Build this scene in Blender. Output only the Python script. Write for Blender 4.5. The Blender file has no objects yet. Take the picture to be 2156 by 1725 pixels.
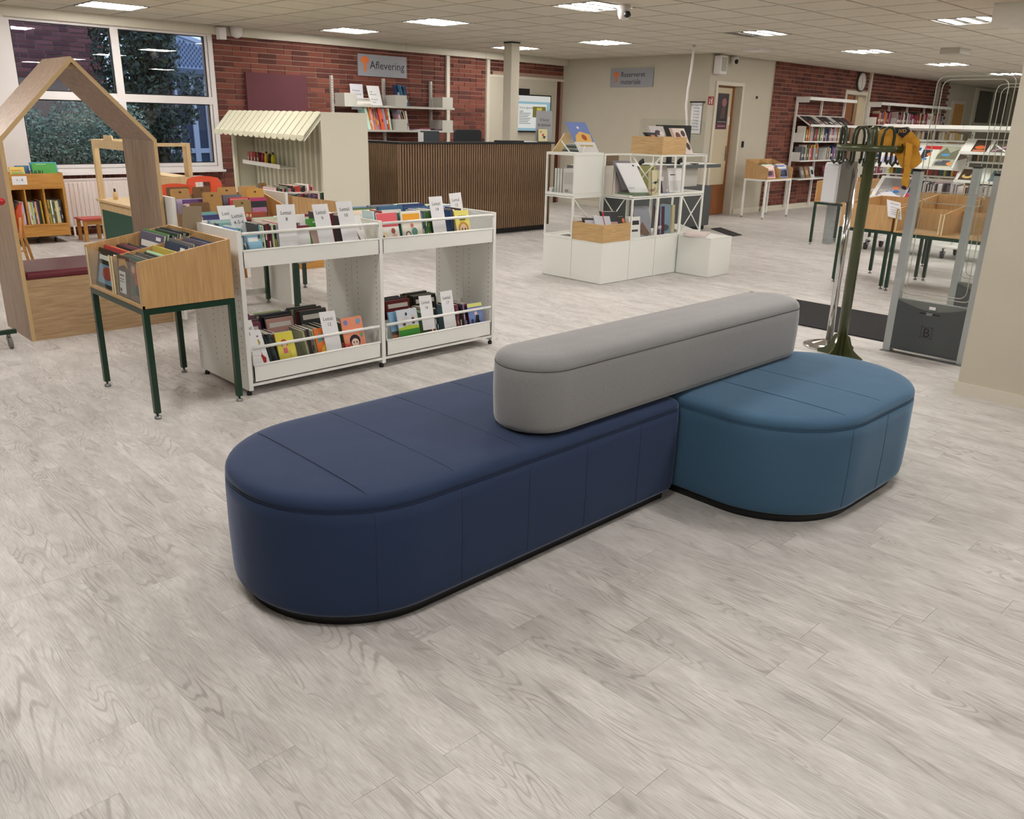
import bpy, math, random
from mathutils import Matrix, Vector
random.seed(11)
PI = math.pi
S = bpy.context.scene
COL = S.collection
# ------------------------------------------------------------------ camera
HC, CEIL = 1.44, 2.495
FPX = 1757.7437782875782
yaw, pit, roll = math.radians(45.87314812), math.radians(19.09777314), math.radians(1.40946894)
FW = Vector((math.cos(yaw)*math.cos(pit), math.sin(yaw)*math.cos(pit), -math.sin(pit)))
r0 = Vector((math.sin(yaw), -math.cos(yaw), 0)); u0 = r0.cross(FW)
RT = math.cos(roll)*r0 + math.sin(roll)*u0
UP = -math.sin(roll)*r0 + math.cos(roll)*u0
cam = bpy.data.cameras.new('camera'); co = bpy.data.objects.new('camera', cam); COL.objects.link(co)
co.matrix_world = Matrix(((RT.x, UP.x, -FW.x, 0), (RT.y, UP.y, -FW.y, 0), (RT.z, UP.z, -FW.z, HC), (0, 0, 0, 1)))
cam.sensor_fit = 'HORIZONTAL'; cam.sensor_width = 36; cam.lens = 36*FPX/2156; cam.clip_start = .05; cam.clip_end = 200
S.camera = co
# ------------------------------------------------------------------ world, exposure
w = bpy.data.worlds.new('world'); S.world = w; w.use_nodes = True
bg = w.node_tree.nodes['Background']; bg.inputs[0].default_value = (.50, .62, .90, 1); bg.inputs[1].default_value = 1.9
S.view_settings.view_transform = 'Standard'; S.view_settings.look = 'None'
S.view_settings.exposure = 0.0; S.view_settings.gamma = 1; S.view_settings.use_curve_mapping = False
LAMP = 73.0           # radiance of the ceiling tubes
# ------------------------------------------------------------------ helpers
def ray(x, y): return (x-1078)*RT/FPX - (y-862.5)*UP/FPX + FW
def PY(x, y, Y): d = ray(x, y); return Vector((0, 0, HC)) + d*(Y/d.y)
def PX(x, y, X): d = ray(x, y); return Vector((0, 0, HC)) + d*(X/d.x)
def PZ(x, y, z=0.): d = ray(x, y); return Vector((0, 0, HC)) + d*((z-HC)/d.z)

MATS = {}
def s2l(c): return tuple(((v/255)/12.92 if v <= 10 else (((v/255)+.055)/1.055)**2.4) for v in c)
def mat(name, rgb=(200, 200, 200), rough=.5, metal=0., spec=.5, emit=0, noise=0., nscale=20, bump=0., bscale=200, attr=False, trans=0, coat=0, alpha=1, sheen=0):
    if name in MATS: return MATS[name]
    m = bpy.data.materials.new(name); m.use_nodes = True; MATS[name] = m
    nt = m.node_tree; b = nt.nodes['Principled BSDF']
    c = (*s2l(rgb), 1)
    b.inputs['Base Color'].default_value = c; b.inputs['Roughness'].default_value = rough
    b.inputs['Metallic'].default_value = metal; b.inputs['Specular IOR Level'].default_value = spec
    m.diffuse_color = c
    if coat: b.inputs['Coat Weight'].default_value = coat
    if sheen: b.inputs['Sheen Weight'].default_value = sheen
    if trans: b.inputs['Transmission Weight'].default_value = trans; b.inputs['IOR'].default_value = 1.45
    if emit: b.inputs['Emission Color'].default_value = c; b.inputs['Emission Strength'].default_value = emit
    src = None
    if attr:
        a = nt.nodes.new('ShaderNodeAttribute'); a.attribute_name = 'Col'; src = a.outputs['Color']
        nt.links.new(src, b.inputs['Base Color'])
    tc = None
    if noise or bump:
        tc = nt.nodes.new('ShaderNodeTexCoord')
    if noise:
        n = nt.nodes.new('ShaderNodeTexNoise'); n.inputs['Scale'].default_value = nscale; n.inputs['Detail'].default_value = 6
        nt.links.new(tc.outputs['Object'], n.inputs['Vector'])
        mr = nt.nodes.new('ShaderNodeMapRange'); mr.inputs['From Min'].default_value = .25; mr.inputs['From Max'].default_value = .75
        mr.inputs['To Min'].default_value = 1-noise; mr.inputs['To Max'].default_value = 1+noise
        nt.links.new(n.outputs['Fac'], mr.inputs['Value'])
        mx = nt.nodes.new('ShaderNodeVectorMath'); mx.operation = 'SCALE'
        if src: nt.links.new(src, mx.inputs[0])
        else: mx.inputs[0].default_value = c[:3]
        nt.links.new(mr.outputs[0], mx.inputs['Scale']); nt.links.new(mx.outputs[0], b.inputs['Base Color'])
    if bump:
        n = nt.nodes.new('ShaderNodeTexNoise'); n.inputs['Scale'].default_value = bscale; n.inputs['Detail'].default_value = 3
        nt.links.new(tc.outputs['Object'], n.inputs['Vector'])
        bp = nt.nodes.new('ShaderNodeBump'); bp.inputs['Strength'].default_value = bump; bp.inputs['Distance'].default_value = .002
        nt.links.new(n.outputs['Fac'], bp.inputs['Height']); nt.links.new(bp.outputs[0], b.inputs['Normal'])
    return m
def wood(name, rgb, rgb2, axis='Y', scale=6., rough=.45, stretch=14):
    """veneer: stretched noise grain along one axis"""
    if name in MATS: return MATS[name]
    m = mat(name, rgb, rough); nt = m.node_tree; b = nt.nodes['Principled BSDF']
    tc = nt.nodes.new('ShaderNodeTexCoord'); mp = nt.nodes.new('ShaderNodeMapping')
    sc = [scale*stretch]*3; sc['XYZ'.index(axis)] = scale*.8
    mp.inputs['Scale'].default_value = sc
    nt.links.new(tc.outputs['Object'], mp.inputs['Vector'])
    n = nt.nodes.new('ShaderNodeTexNoise'); n.inputs['Scale'].default_value = 1; n.inputs['Detail'].default_value = 8; n.inputs['Distortion'].default_value = .6
    nt.links.new(mp.outputs[0], n.inputs['Vector'])
    cr = nt.nodes.new('ShaderNodeValToRGB'); cr.color_ramp.elements[0].position = .32; cr.color_ramp.elements[1].position = .68
    cr.color_ramp.elements[0].color = (*s2l(rgb2), 1); cr.color_ramp.elements[1].color = (*s2l(rgb), 1)
    nt.links.new(n.outputs['Fac'], cr.inputs[0]); nt.links.new(cr.outputs[0], b.inputs['Base Color'])
    return m
def glass(name, tint=(235, 245, 245), refl=.08, rough=.0):
    """thin clear pane: mostly straight-through with a gloss"""
    if name in MATS: return MATS[name]
    m = bpy.data.materials.new(name); m.use_nodes = True; MATS[name] = m; nt = m.node_tree; nt.nodes.clear()
    o = nt.nodes.new('ShaderNodeOutputMaterial'); t = nt.nodes.new('ShaderNodeBsdfTransparent'); g = nt.nodes.new('ShaderNodeBsdfGlossy')
    t.inputs[0].default_value = (*s2l(tint), 1); g.inputs['Roughness'].default_value = rough
    f = nt.nodes.new('ShaderNodeFresnel'); f.inputs[0].default_value = 1.5
    mm = nt.nodes.new('ShaderNodeMath'); mm.operation = 'MAXIMUM'; mm.inputs[1].default_value = refl
    x = nt.nodes.new('ShaderNodeMixShader'); nt.links.new(f.outputs[0], mm.inputs[0])
    gm = nt.nodes.new('ShaderNodeNewGeometry'); iv = nt.nodes.new('ShaderNodeMath'); iv.operation = 'SUBTRACT'; iv.inputs[0].default_value = 1; nt.links.new(gm.outputs['Backfacing'], iv.inputs[1])
    m2 = nt.nodes.new('ShaderNodeMath'); m2.operation = 'MULTIPLY'; nt.links.new(mm.outputs[0], m2.inputs[0]); nt.links.new(iv.outputs[0], m2.inputs[1]); nt.links.new(m2.outputs[0], x.inputs[0])
    nt.links.new(t.outputs[0], x.inputs[1]); nt.links.new(g.outputs[0], x.inputs[2]); nt.links.new(x.outputs[0], o.inputs[0])
    return m

class MB:
    """mesh builder; coordinates are world ones (or local to the thing with loc=1)"""
    def __init__(s, local=0): s.v = []; s.f = []; s.c = []; s.sm = []; s.local = local; s.col = (1, 1, 1)
    def face(s, idx, smooth=False): s.f.append(tuple(idx)); s.c.append(s.col); s.sm.append(smooth)
    def rgb(s, c): s.col = s2l(c); return s
    def add(s, vs): n = len(s.v); s.v += [Vector(v) for v in vs]; return n
    def box(s, x0, x1, y0, y1, z0, z1, bev=0):
        if x0 > x1: x0, x1 = x1, x0
        if y0 > y1: y0, y1 = y1, y0
        if bev:
            b = bev; return s.prism([(x0+b, y0), (x1-b, y0), (x1, y0+b), (x1, y1-b), (x1-b, y1), (x0+b, y1), (x0, y1-b), (x0, y0+b)], z0, z1)
        n = s.add([(x0, y0, z0), (x1, y0, z0), (x1, y1, z0), (x0, y1, z0), (x0, y0, z1), (x1, y0, z1), (x1, y1, z1), (x0, y1, z1)])
        for q in ((0, 3, 2, 1), (4, 5, 6, 7), (0, 1, 5, 4), (1, 2, 6, 5), (2, 3, 7, 6), (3, 0, 4, 7)): s.face([n+i for i in q])
        return s
    def obox(s, o, ux, uy, uz):
        """box from corner o with edge vectors"""
        o, ux, uy, uz = map(Vector, (o, ux, uy, uz))
        n = s.add([o, o+ux, o+ux+uy, o+uy, o+uz, o+ux+uz, o+ux+uy+uz, o+uy+uz])
        flip = ux.cross(uy).dot(uz) < 0
        for q in ((0, 3, 2, 1), (4, 5, 6, 7), (0, 1, 5, 4), (1, 2, 6, 5), (2, 3, 7, 6), (3, 0, 4, 7)):
            s.face([n+i for i in (q[::-1] if flip else q)])
        return s
    def prism(s, poly, z0, z1, axis='Z'):
        """extrude a 2D polygon; axis Z: (x,y); Y: poly is (x,z) extruded y0..y1; X: poly is (y,z)"""
        a = sum(poly[i][0]*poly[(i+1) % len(poly)][1]-poly[(i+1) % len(poly)][0]*poly[i][1] for i in range(len(poly)))
        if a < 0: poly = poly[::-1]
        if axis == 'Y': poly = poly[::-1]
        def P(p, t): return (p[0], p[1], t) if axis == 'Z' else ((p[0], t, p[1]) if axis == 'Y' else (t, p[0], p[1]))
        k = len(poly); n = s.add([P(q, z0) for q in poly]+[P(q, z1) for q in poly])
        s.face([n+i for i in range(k)][::-1]); s.face([n+k+i for i in range(k)])
        for i in range(k): j = (i+1) % k; s.face((n+i, n+j, n+k+j, n+k+i))
        return s
    def quad(s, a, b, c, d): n = s.add([a, b, c, d]); s.face((n, n+1, n+2, n+3)); return s
    def poly(s, pts): n = s.add(pts); s.face(range(n, n+len(pts))); return s
    def tube(s, pts, r, n=8, cap=True, closed=False):
        pts = [Vector(p) for p in pts]; rings = []; up = None; m = len(pts)
        rr = r if isinstance(r, (list, tuple)) else [r]*m
        for i, p in enumerate(pts):
            if closed: t = pts[(i+1) % m]-pts[i-1]
            else: t = pts[min(i+1, m-1)]-pts[max(i-1, 0)]
            t.normalize()
            if up is None: up = Vector((0, 0, 1)) if abs(t.z) < .9 else Vector((1, 0, 0))
            a = t.cross(up); a.normalize(); b = a.cross(t); up = b
            rings.append(s.add([p+rr[i]*(math.cos(2*PI*k/n)*a+math.sin(2*PI*k/n)*b) for k in range(n)]))
        R_ = list(range(m))+([0] if closed else [])
        for i in range(len(R_)-1):
            A, B = rings[R_[i]], rings[R_[i+1]]
            for k in range(n): l = (k+1) % n; s.face((A+k, B+k, B+l, A+l), True)
        if cap and not closed:
            s.face([rings[0]+k for k in range(n)]); s.face([rings[-1]+k for k in range(n)][::-1])
        return s
    def lathe(s, c, prof, n=24, cap=True, smooth=True):
        c = Vector(c); rings = []
        for r, z in prof: rings.append(s.add([c+Vector((r*math.cos(2*PI*k/n), r*math.sin(2*PI*k/n), z)) for k in range(n)]))
        for i in range(len(rings)-1):
            A, B = rings[i], rings[i+1]
            for k in range(n): l = (k+1) % n; s.face((A+k, A+l, B+l, B+k), smooth)
        if cap: s.face([rings[0]+k for k in range(n)][::-1]); s.face([rings[-1]+k for k in range(n)])
        return s
    def build(s, name, m, parent=None, label=None, kind=None):
        me = bpy.data.meshes.new(name)
        vs = s.v
        if parent is not None and not s.local:
            inv = wm(parent).inverted(); vs = [inv @ v for v in vs]
        me.from_pydata([tuple(v) for v in vs], [], s.f); me.materials.append(m)
        if any(s.sm): me.polygons.foreach_set('use_smooth', s.sm)
        if len(set(s.c)) > 1 or s.col != (1, 1, 1):
            at = me.color_attributes.new('Col', 'FLOAT_COLOR', 'CORNER'); d = []
            for f, c in zip(s.f, s.c): d += [c[0], c[1], c[2], 1.]*len(f)
            at.data.foreach_set('color', d)
        me.update()
        o = bpy.data.objects.new(name, me); COL.objects.link(o)
        if parent is not None: o.parent = parent; WM[o.name] = wm(parent)
        if label: o['label'] = label
        if kind: o['kind'] = kind
        return o
WM = {}
def wm(o):
    return WM.get(o.name, Matrix.Identity(4))
def thing(name, label, cat, loc=(0, 0, 0), rz=0, group=None):
    o = bpy.data.objects.new(name, None); COL.objects.link(o); o.location = loc; o.rotation_euler = (0, 0, rz)
    o.empty_display_size = .1
    o['label'] = label; o['category'] = cat
    if group: o['group'] = group
    WM[o.name] = Matrix.Translation(loc) @ Matrix.Rotation(rz, 4, 'Z')
    return o
def tag(o, label, cat, group=None):
    o['label'] = label; o['category'] = cat
    if group: o['group'] = group
    return o
def kids(o): return KIDS.get(o.name, [c for c in bpy.data.objects if c.parent == o])
KIDS = {}
def copy_tree(o, parent=None, loc=None, rz=None, label=None):
    c = o.copy(); COL.objects.link(c)
    if parent is not None: c.parent = parent
    if loc is not None: c.location = loc
    if rz is not None: c.rotation_euler = (0, 0, rz)
    if label: c['label'] = label
    if loc is not None: WM[c.name] = Matrix.Translation(loc) @ Matrix.Rotation(rz or o.rotation_euler.z, 4, 'Z')
    if o.name not in KIDS: KIDS[o.name] = [k for k in bpy.data.objects if k.parent == o]
    for k in KIDS[o.name]: copy_tree(k, c)
    return c
def struct(name, mb, m, parent=None):
    o = mb.build(name, m, parent)
    if parent is None: o['kind'] = 'structure'
    return o
TC = {}
def text(s, size, m, parent, o, ux, uy, name='lettering', align='CENTER', label=None, ext=.0004):
    """flat lettering: o = anchor, ux = reading direction, uy = up direction (world)"""
    cu = bpy.data.curves.new('t', 'FONT'); cu.body = s; cu.size = size; cu.align_x = align; cu.resolution_u = 2
    ob = bpy.data.objects.new('t', cu); me = bpy.data.meshes.new_from_object(ob)
    bpy.data.objects.remove(ob); bpy.data.curves.remove(cu)
    ux, uy = Vector(ux).normalized(), Vector(uy).normalized(); nn = ux.cross(uy)
    M = Matrix(((ux.x, uy.x, nn.x, o[0]+nn.x*ext), (ux.y, uy.y, nn.y, o[1]+nn.y*ext), (ux.z, uy.z, nn.z, o[2]+nn.z*ext), (0, 0, 0, 1)))
    me.transform((wm(parent).inverted() if parent is not None else Matrix.Identity(4)) @ M)
    me.materials.clear(); me.materials.append(m)
    t = bpy.data.objects.new(name, me); COL.objects.link(t); t.parent = parent
    if label: t['label'] = label
    return t
def rrect(x0, x1, y0, y1, r, n=5):
    r = [r]*4 if not isinstance(r, (list, tuple)) else r   # bl, br, tr, tl
    out = []
    for (cx, cy, a0, rr) in ((x0+r[0], y0+r[0], PI, r[0]), (x1-r[1], y0+r[1], 1.5*PI, r[1]), (x1-r[2], y1-r[2], 0, r[2]), (x0+r[3], y1-r[3], .5*PI, r[3])):
        for i in range(n+1): a = a0+i*PI/2/n; out.append((cx+rr*math.cos(a), cy+rr*math.sin(a)))
    return out
# ------------------------------------------------------------------ materials
WHITE = mat('white_lacquer', (236, 236, 231), .4)
WALLM = mat('painted_wall', (192, 185, 168), .85, noise=.03, nscale=3, bump=.3, bscale=120)
TRIM = mat('painted_trim', (208, 202, 186), .6)
FRAMEW = mat('window_paint', (225, 220, 218), .4)
BLACK = mat('black_plastic', (18, 18, 20), .5)
GREENM = mat('green_metal', (14, 50, 32), .35)
BEECH = wood('beech_veneer', (203, 164, 113), (182, 141, 92), 'Z', 5, .42)
BEECHY = wood('beech_veneer_flat', (206, 168, 118), (186, 146, 96), 'X', 5, .42)
OAK = wood('oak_veneer', (196, 166, 128), (166, 136, 100), 'X', 7, .45, 10)
OAKZ = wood('oak_veneer_upright', (176, 152, 130), (148, 122, 102), 'Z', 5, .45, 10)
GOLD = wood('golden_pine', (206, 152, 78), (182, 126, 56), 'X', 5, .45)
PINE = wood('pale_plywood', (222, 196, 152), (202, 174, 128), 'Z', 5, .5)
PRINT = mat('printed_paper', (255, 255, 255), .45, attr=True)
VCOL = mat('coloured_surface', (255, 255, 255), .6, attr=True)
INK = mat('black_ink', (25, 22, 25), .6)
CHROME = mat('chrome', (210, 210, 210), .12, 1.)
STEEL = mat('brushed_steel', (150, 152, 152), .35, 1.)
ALU = mat('grey_aluminium', (150, 155, 155), .4, .6)
ACRYL = glass('clear_acrylic', (250, 252, 251), .05)
DGREY = mat('dark_grey_laminate', (72, 76, 76), .5)
CARD = mat('card_stock', (236, 236, 238), .6)
GUNP = mat('brown_fibreboard', (186, 142, 82), .6, noise=.06, nscale=40)
GUNPD = mat('dark_fibreboard', (120, 84, 42), .6, noise=.06, nscale=40)
PAL = [(30, 32, 40), (52, 40, 44), (120, 30, 38), (170, 60, 50), (32, 60, 100), (60, 96, 140), (120, 160, 190), (206, 200, 190), (228, 224, 214),
       (186, 170, 140), (90, 84, 60), (42, 74, 50), (80, 120, 70), (200, 170, 60), (220, 120, 50), (96, 60, 100), (150, 90, 130), (110, 110, 112), (64, 66, 70), (20, 20, 22), (190, 120, 130), (140, 60, 90)]
CNAME = {0: 'charcoal', 1: 'dark brown', 2: 'dark red', 3: 'brick red', 4: 'navy', 5: 'steel blue', 6: 'pale blue', 7: 'light grey', 8: 'cream', 9: 'tan', 10: 'olive', 11: 'dark green', 12: 'leaf green', 13: 'mustard', 14: 'orange', 15: 'purple', 16: 'mauve', 17: 'mid grey', 18: 'slate grey', 19: 'black', 20: 'dusty pink', 21: 'plum'}
ORD = lambda n: ('%d%s' % (n, 'th' if 10 <= n % 100 <= 20 else {1: 'st', 2: 'nd', 3: 'rd'}.get(n % 10, 'th')))
def book(o, ux, uy, uz, rgb, label, group=None, cat='book', art=None, page=(225, 220, 205), title=None, name='book'):
    """one book: o = lower front corner, ux across the cover, uy thickness (away from the front cover), uz up.
    The front cover is the ux-uz face at o; cover boards, page block and spine are one closed mesh with printed colours"""
    o, ux, uy, uz = map(Vector, (o, ux, uy, uz))
    t = uy.length; mb = MB(); b = min(.0025, t*.2)/t; e = .0025
    eu, ez = ux.normalized()*e, uz.normalized()*e
    mb.rgb(rgb); mb.obox(o, ux, uy*b, uz); mb.obox(o+uy*(1-b), ux, uy*b, uz); mb.obox(o, eu, uy, uz)
    mb.rgb(page); mb.obox(o+eu+ez+uy*b, ux-eu*2, uy*(1-2*b), uz-ez*2)
    M = wm_o = None
    ob = mb.build(name, PRINT)
    me = ob.data
    c = o+ux*.5+uy*.5
    me.transform(Matrix.Translation(-c)); ob.location = c
    WM[ob.name] = Matrix.Translation(c)
    tag(ob, label, cat, group)
    n = -uy.normalized()
    if art:
        am = MB()
        k = 0
        for it in art:
            k += 1; am.rgb(it[-1]); off = n*(.0004+.0003*k)
            kind_ = it[0]
            if kind_ == 'r':
                _, x0, x1, z0, z1, _c = it; am.quad(o+ux*x0+uz*z0+off, o+ux*x1+uz*z0+off, o+ux*x1+uz*z1+off, o+ux*x0+uz*z1+off)
            elif kind_ == 'e':
                _, cx, cz, rx, rz_, _c = it
                am.poly([o+ux*(cx+rx*math.cos(a*PI/6))+uz*(cz+rz_*math.sin(a*PI/6))+off for a in range(12)])
            elif kind_ == 'p':
                am.poly([o+ux*a+uz*b_+off for a, b_ in it[1]])
        am.build('cover_print', PRINT, ob, kind='stuff' if len(art) > 1 else None)
    if title:
        for (s_, sz, px_, pz_, m_) in title:
            text(s_, sz, m_, ob, o+ux*px_+uz*pz_+n*.0035, ux, uz, 'cover_lettering')
    return ob
def spines(o, d, up, depth, n, wid, h, where, group, lean=0., hv=.03, pal=None, tmin=.006, tmax=.016, seed=0, cap=200, name='book'):
    """n books standing side by side along d (unit), spines toward -depth direction; each its own thing"""
    rnd = random.Random(seed); o, d, up, depth = map(Vector, (o, d, up, depth)); x = 0.; k = 0
    while x < wid and k < min(n, cap):
        t = rnd.uniform(tmin, tmax)
        if x+t > wid: break
        ci = rnd.choice(pal or range(len(PAL))); c = tuple(max(0, min(255, int(v*rnd.uniform(.85, 1.15)))) for v in PAL[ci])
        hh = h*rnd.uniform(1-hv*2, 1+hv); k += 1
        ln = lean*rnd.uniform(.7, 1.2)
        upv = (up+d*ln).normalized()*hh
        mb = MB(); base = o+d*x; dep = depth*rnd.uniform(.9, 1.)
        mb.rgb(c); mb.obox(base, d*(t*.94), dep, upv)
        mb.rgb((222, 216, 200)); mb.obox(base+d*(t*.15)+upv*.99+dep*.03, d*(t*.64), dep*.94, upv.normalized()*.0006+upv*.0101)
        if rnd.random() < .55 and t > .009:
            lc = rnd.choice([(235, 235, 230), (30, 30, 34), (220, 190, 90)])
            mb.rgb(lc); a = rnd.uniform(.15, .6); mb.obox(base+d*(t*.2)+upv*a-dep.normalized()*.0006, d*(t*.55), dep.normalized()*.001, upv*rnd.uniform(.1, .25))
        ob = mb.build(name, PRINT)
        c0 = base+dep*.5; ob.data.transform(Matrix.Translation(-c0)); ob.location = c0; WM[ob.name] = Matrix.Translation(c0)
        tag(ob, '%s book, %s %s' % (CNAME[ci], ORD(k), where), 'book', group)
        x += t
    return k
# ------------------------------------------------------------------ floor of narrow vinyl planks along Y
def plank_mat():
    m = bpy.data.materials.new('limed_oak_vinyl'); m.use_nodes = True; nt = m.node_tree; b = nt.nodes['Principled BSDF']
    N = nt.nodes.new; L = nt.links.new
    a = N('ShaderNodeAttribute'); a.attribute_name = 'Col'
    g = N('ShaderNodeNewGeometry')
    # each plank shifts the pattern by its own random amount
    sc = N('ShaderNodeVectorMath'); sc.operation = 'MULTIPLY'; sc.inputs[1].default_value = (37, 53, 0); L(a.outputs['Color'], sc.inputs[0])
    ad = N('ShaderNodeVectorMath'); ad.operation = 'ADD'; L(g.outputs['Position'], ad.inputs[0]); L(sc.outputs[0], ad.inputs[1])
    # warped rings for cathedral grain
    mp = N('ShaderNodeMapping'); mp.inputs['Scale'].default_value = (9, 1.5, 1); L(ad.outputs[0], mp.inputs['Vector'])
    n0 = N('ShaderNodeTexNoise'); n0.inputs['Scale'].default_value = 1; n0.inputs['Detail'].default_value = 1.2; n0.inputs['Distortion'].default_value = .7; L(mp.outputs[0], n0.inputs['Vector'])
    mul = N('ShaderNodeMath'); mul.operation = 'MULTIPLY'; mul.inputs[1].default_value = 120; L(n0.outputs['Fac'], mul.inputs[0])
    si = N('ShaderNodeMath'); si.operation = 'SINE'; L(mul.outputs[0], si.inputs[0])
    pw = N('ShaderNodeMapRange'); pw.inputs['From Min'].default_value = .35; pw.inputs['From Max'].default_value = 1; pw.inputs['To Min'].default_value = 0; pw.inputs['To Max'].default_value = 1; L(si.outputs[0], pw.inputs['Value'])
    # fine streaks
    mp2 = N('ShaderNodeMapping'); mp2.inputs['Scale'].default_value = (330, 16, 1); L(ad.outputs[0], mp2.inputs['Vector'])
    n1 = N('ShaderNodeTexNoise'); n1.inputs['Scale'].default_value = 1; n1.inputs['Detail'].default_value = 4; L(mp2.outputs[0], n1.inputs['Vector'])
    # blotches
    mp3 = N('ShaderNodeMapping'); mp3.inputs['Scale'].default_value = (10, 3.6, 1); L(ad.outputs[0], mp3.inputs['Vector'])
    n2 = N('ShaderNodeTexNoise'); n2.inputs['Scale'].default_value = 1; n2.inputs['Detail'].default_value = 8; n2.inputs['Roughness'].default_value = .62; n2.inputs['Distortion'].default_value = .5; L(mp3.outputs[0], n2.inputs['Vector'])
    cr = N('ShaderNodeValToRGB'); e = cr.color_ramp.elements
    e[0].position = .3; e[0].color = (*s2l((193, 188, 185)), 1); e[1].position = .66; e[1].color = (*s2l((226, 222, 218)), 1); L(n2.outputs['Fac'], cr.inputs[0])
    mx = N('ShaderNodeMix'); mx.data_type = 'RGBA'; mx.blend_type = 'MULTIPLY'; L(cr.outputs[0], mx.inputs['A'])
    cr2 = N('ShaderNodeValToRGB'); cr2.color_ramp.elements[0].color = (*s2l((232, 230, 227)), 1); cr2.color_ramp.elements[1].color = (1, 1, 1, 1)
    cr2.color_ramp.elements[0].position = .35; cr2.color_ramp.elements[1].position = .6; L(n1.outputs['Fac'], cr2.inputs[0])
    L(cr2.outputs[0], mx.inputs['B']); mx.inputs['Factor'].default_value = 1
    # rings, present in part of each plank
    n3 = N('ShaderNodeTexNoise'); n3.inputs['Scale'].default_value = 1; mp4 = N('ShaderNodeMapping'); mp4.inputs['Scale'].default_value = (7, 2.2, 1); mp4.inputs['Location'].default_value = (4, 9, 0); L(ad.outputs[0], mp4.inputs['Vector']); L(mp4.outputs[0], n3.inputs['Vector'])
    r3 = N('ShaderNodeMapRange'); r3.inputs['From Min'].default_value = .42; r3.inputs['From Max'].default_value = .62; L(n3.outputs['Fac'], r3.inputs['Value'])
    mm = N('ShaderNodeMath'); mm.operation = 'MULTIPLY'; L(pw.outputs[0], mm.inputs[0]); L(r3.outputs[0], mm.inputs[1])
    mm2 = N('ShaderNodeMath'); mm2.operation = 'MULTIPLY'; mm2.inputs[1].default_value = .55; L(mm.outputs[0], mm2.inputs[0])
    m3 = N('ShaderNodeMix'); m3.data_type = 'RGBA'; m3.blend_type = 'MULTIPLY'; L(mm2.outputs[0], m3.inputs['Factor']); L(mx.outputs['Result'], m3.inputs['A']); m3.inputs['B'].default_value = (*s2l((186, 179, 174)), 1)
    # plank tone
    tone = N('ShaderNodeMapRange'); tone.inputs['To Min'].default_value = .83; tone.inputs['To Max'].default_value = 1.05; L(a.outputs['Fac'], tone.inputs['Value'])
    v = N('ShaderNodeVectorMath'); v.operation = 'SCALE'; L(m3.outputs['Result'], v.inputs[0]); L(tone.outputs[0], v.inputs['Scale'])
    L(v.outputs[0], b.inputs['Base Color']); b.inputs['Roughness'].default_value = .5
    rr = N('ShaderNodeMapRange'); rr.inputs['To Min'].default_value = .5; rr.inputs['To Max'].default_value = .38; L(n1.outputs['Fac'], rr.inputs['Value']); L(rr.outputs[0], b.inputs['Roughness'])
    bp = N('ShaderNodeBump'); bp.inputs['Strength'].default_value = .25; bp.inputs['Distance'].default_value = .001; L(n1.outputs['Fac'], bp.inputs['Height']); L(bp.outputs[0], b.inputs['Normal'])
    return m
PLK = plank_mat()
fl = struct('floor', MB().box(-3, 27, -4, 12, -.06, -.004), mat('floor_joint', (150, 144, 138), .8))
rnd = random.Random(5); pl = []; PW = .1215
for k in range(-28, 220):
    x0 = .414+PW*k
    if x0 < -3 or x0 > 26.8: continue
    y = -4+rnd.uniform(0, .9)*-1
    while y < 11.1:
        ln = rnd.choice([.62, .8, .98, 1.2])
        if y > 8.3 and x0 > 11.9: break
        pl.append((x0, max(y, -4), min(y+ln, 11.12), (rnd.random(), rnd.random(), rnd.random()))); y += ln
def pxy(x, y, z=0):
    d = Vector((x, y, z-HC)); q = d.dot(FW)
    return (1078+FPX*d.dot(RT)/q, 862.5-FPX*d.dot(UP)/q, q) if q > .1 else None
def big(r):
    p = pxy(r[0]+.06, (r[1]+r[2])/2)
    if not p or not (-60 < p[0] < 2216 and 200 < p[1] < 1900): return 99+abs(r[0])
    return p[2]
pl.sort(key=big)
for i, (x0, y0, y1, c) in enumerate(pl[:300]):
    mb = MB(); mb.col = c; mb.box(x0+.0002, x0+PW-.0002, y0+.0004, y1-.0004, -.004, 0); mb.build('plank', PLK, fl)
mb = MB()
for (x0, y0, y1, c) in pl[300:]: mb.col = c; mb.box(x0+.0002, x0+PW-.0002, y0+.0004, y1-.0004, -.004, 0)
mb.build('plank_field', PLK, fl, kind='stuff')
# ------------------------------------------------------------------ ceiling: 600 mm tiles, lamps sit in cells
OX, OY = 7.63848, 17.34527
LC = [(i, j) for i in (-7, -2, 3, 8, 13, 18, 23) for j in (-1, -4, -8, -12, -16, -20) if not (i > 8 and j > -5)]
ce = struct('ceiling', MB().box(-3, 27, -4, 11.2, CEIL+.014, CEIL+.06), mat('grid_bar_shadow', (56, 52, 46), .9))  # dark backing colour stands in for the shadow along the grid bars
TILE = mat('mineral_tile', (212, 205, 190), .9, noise=.03, nscale=60, bump=.2, bscale=300)
tl = []
for i in range(-18, 38):
    for j in range(-24, 2):
        if (i, j) in LC: continue
        x0, y0 = (i+OX)*.6, (j+OY)*.6; x1, y1 = min(x0+.6, 27), min(y0+.6, 11.11)
        if x0 < -3 or y0 < -4 or x0 > 26.9 or y0 > 11.03: continue
        if x0 > 11.9 and y0 > 8.0: continue
        if x0 > 11.2 and y1 > 8.05 and x1 > 11.95: x1 = 11.9
        if x0 >= 11.9 and y1 > 8.0: y1 = 8.0
        p = pxy((x0+x1)/2, (y0+y1)/2, CEIL)
        tl.append((p[2] if p and -80 < p[0] < 2236 and p[1] > -40 else 99, x0, x1, y0, y1))
tl.sort()
tm = {}
def tile_bm(x0, x1, y0, y1, mb):
    g = .012; mb.box(x0+g, x1-g, y0+g, y1-g, CEIL, CEIL+.013)
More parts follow.
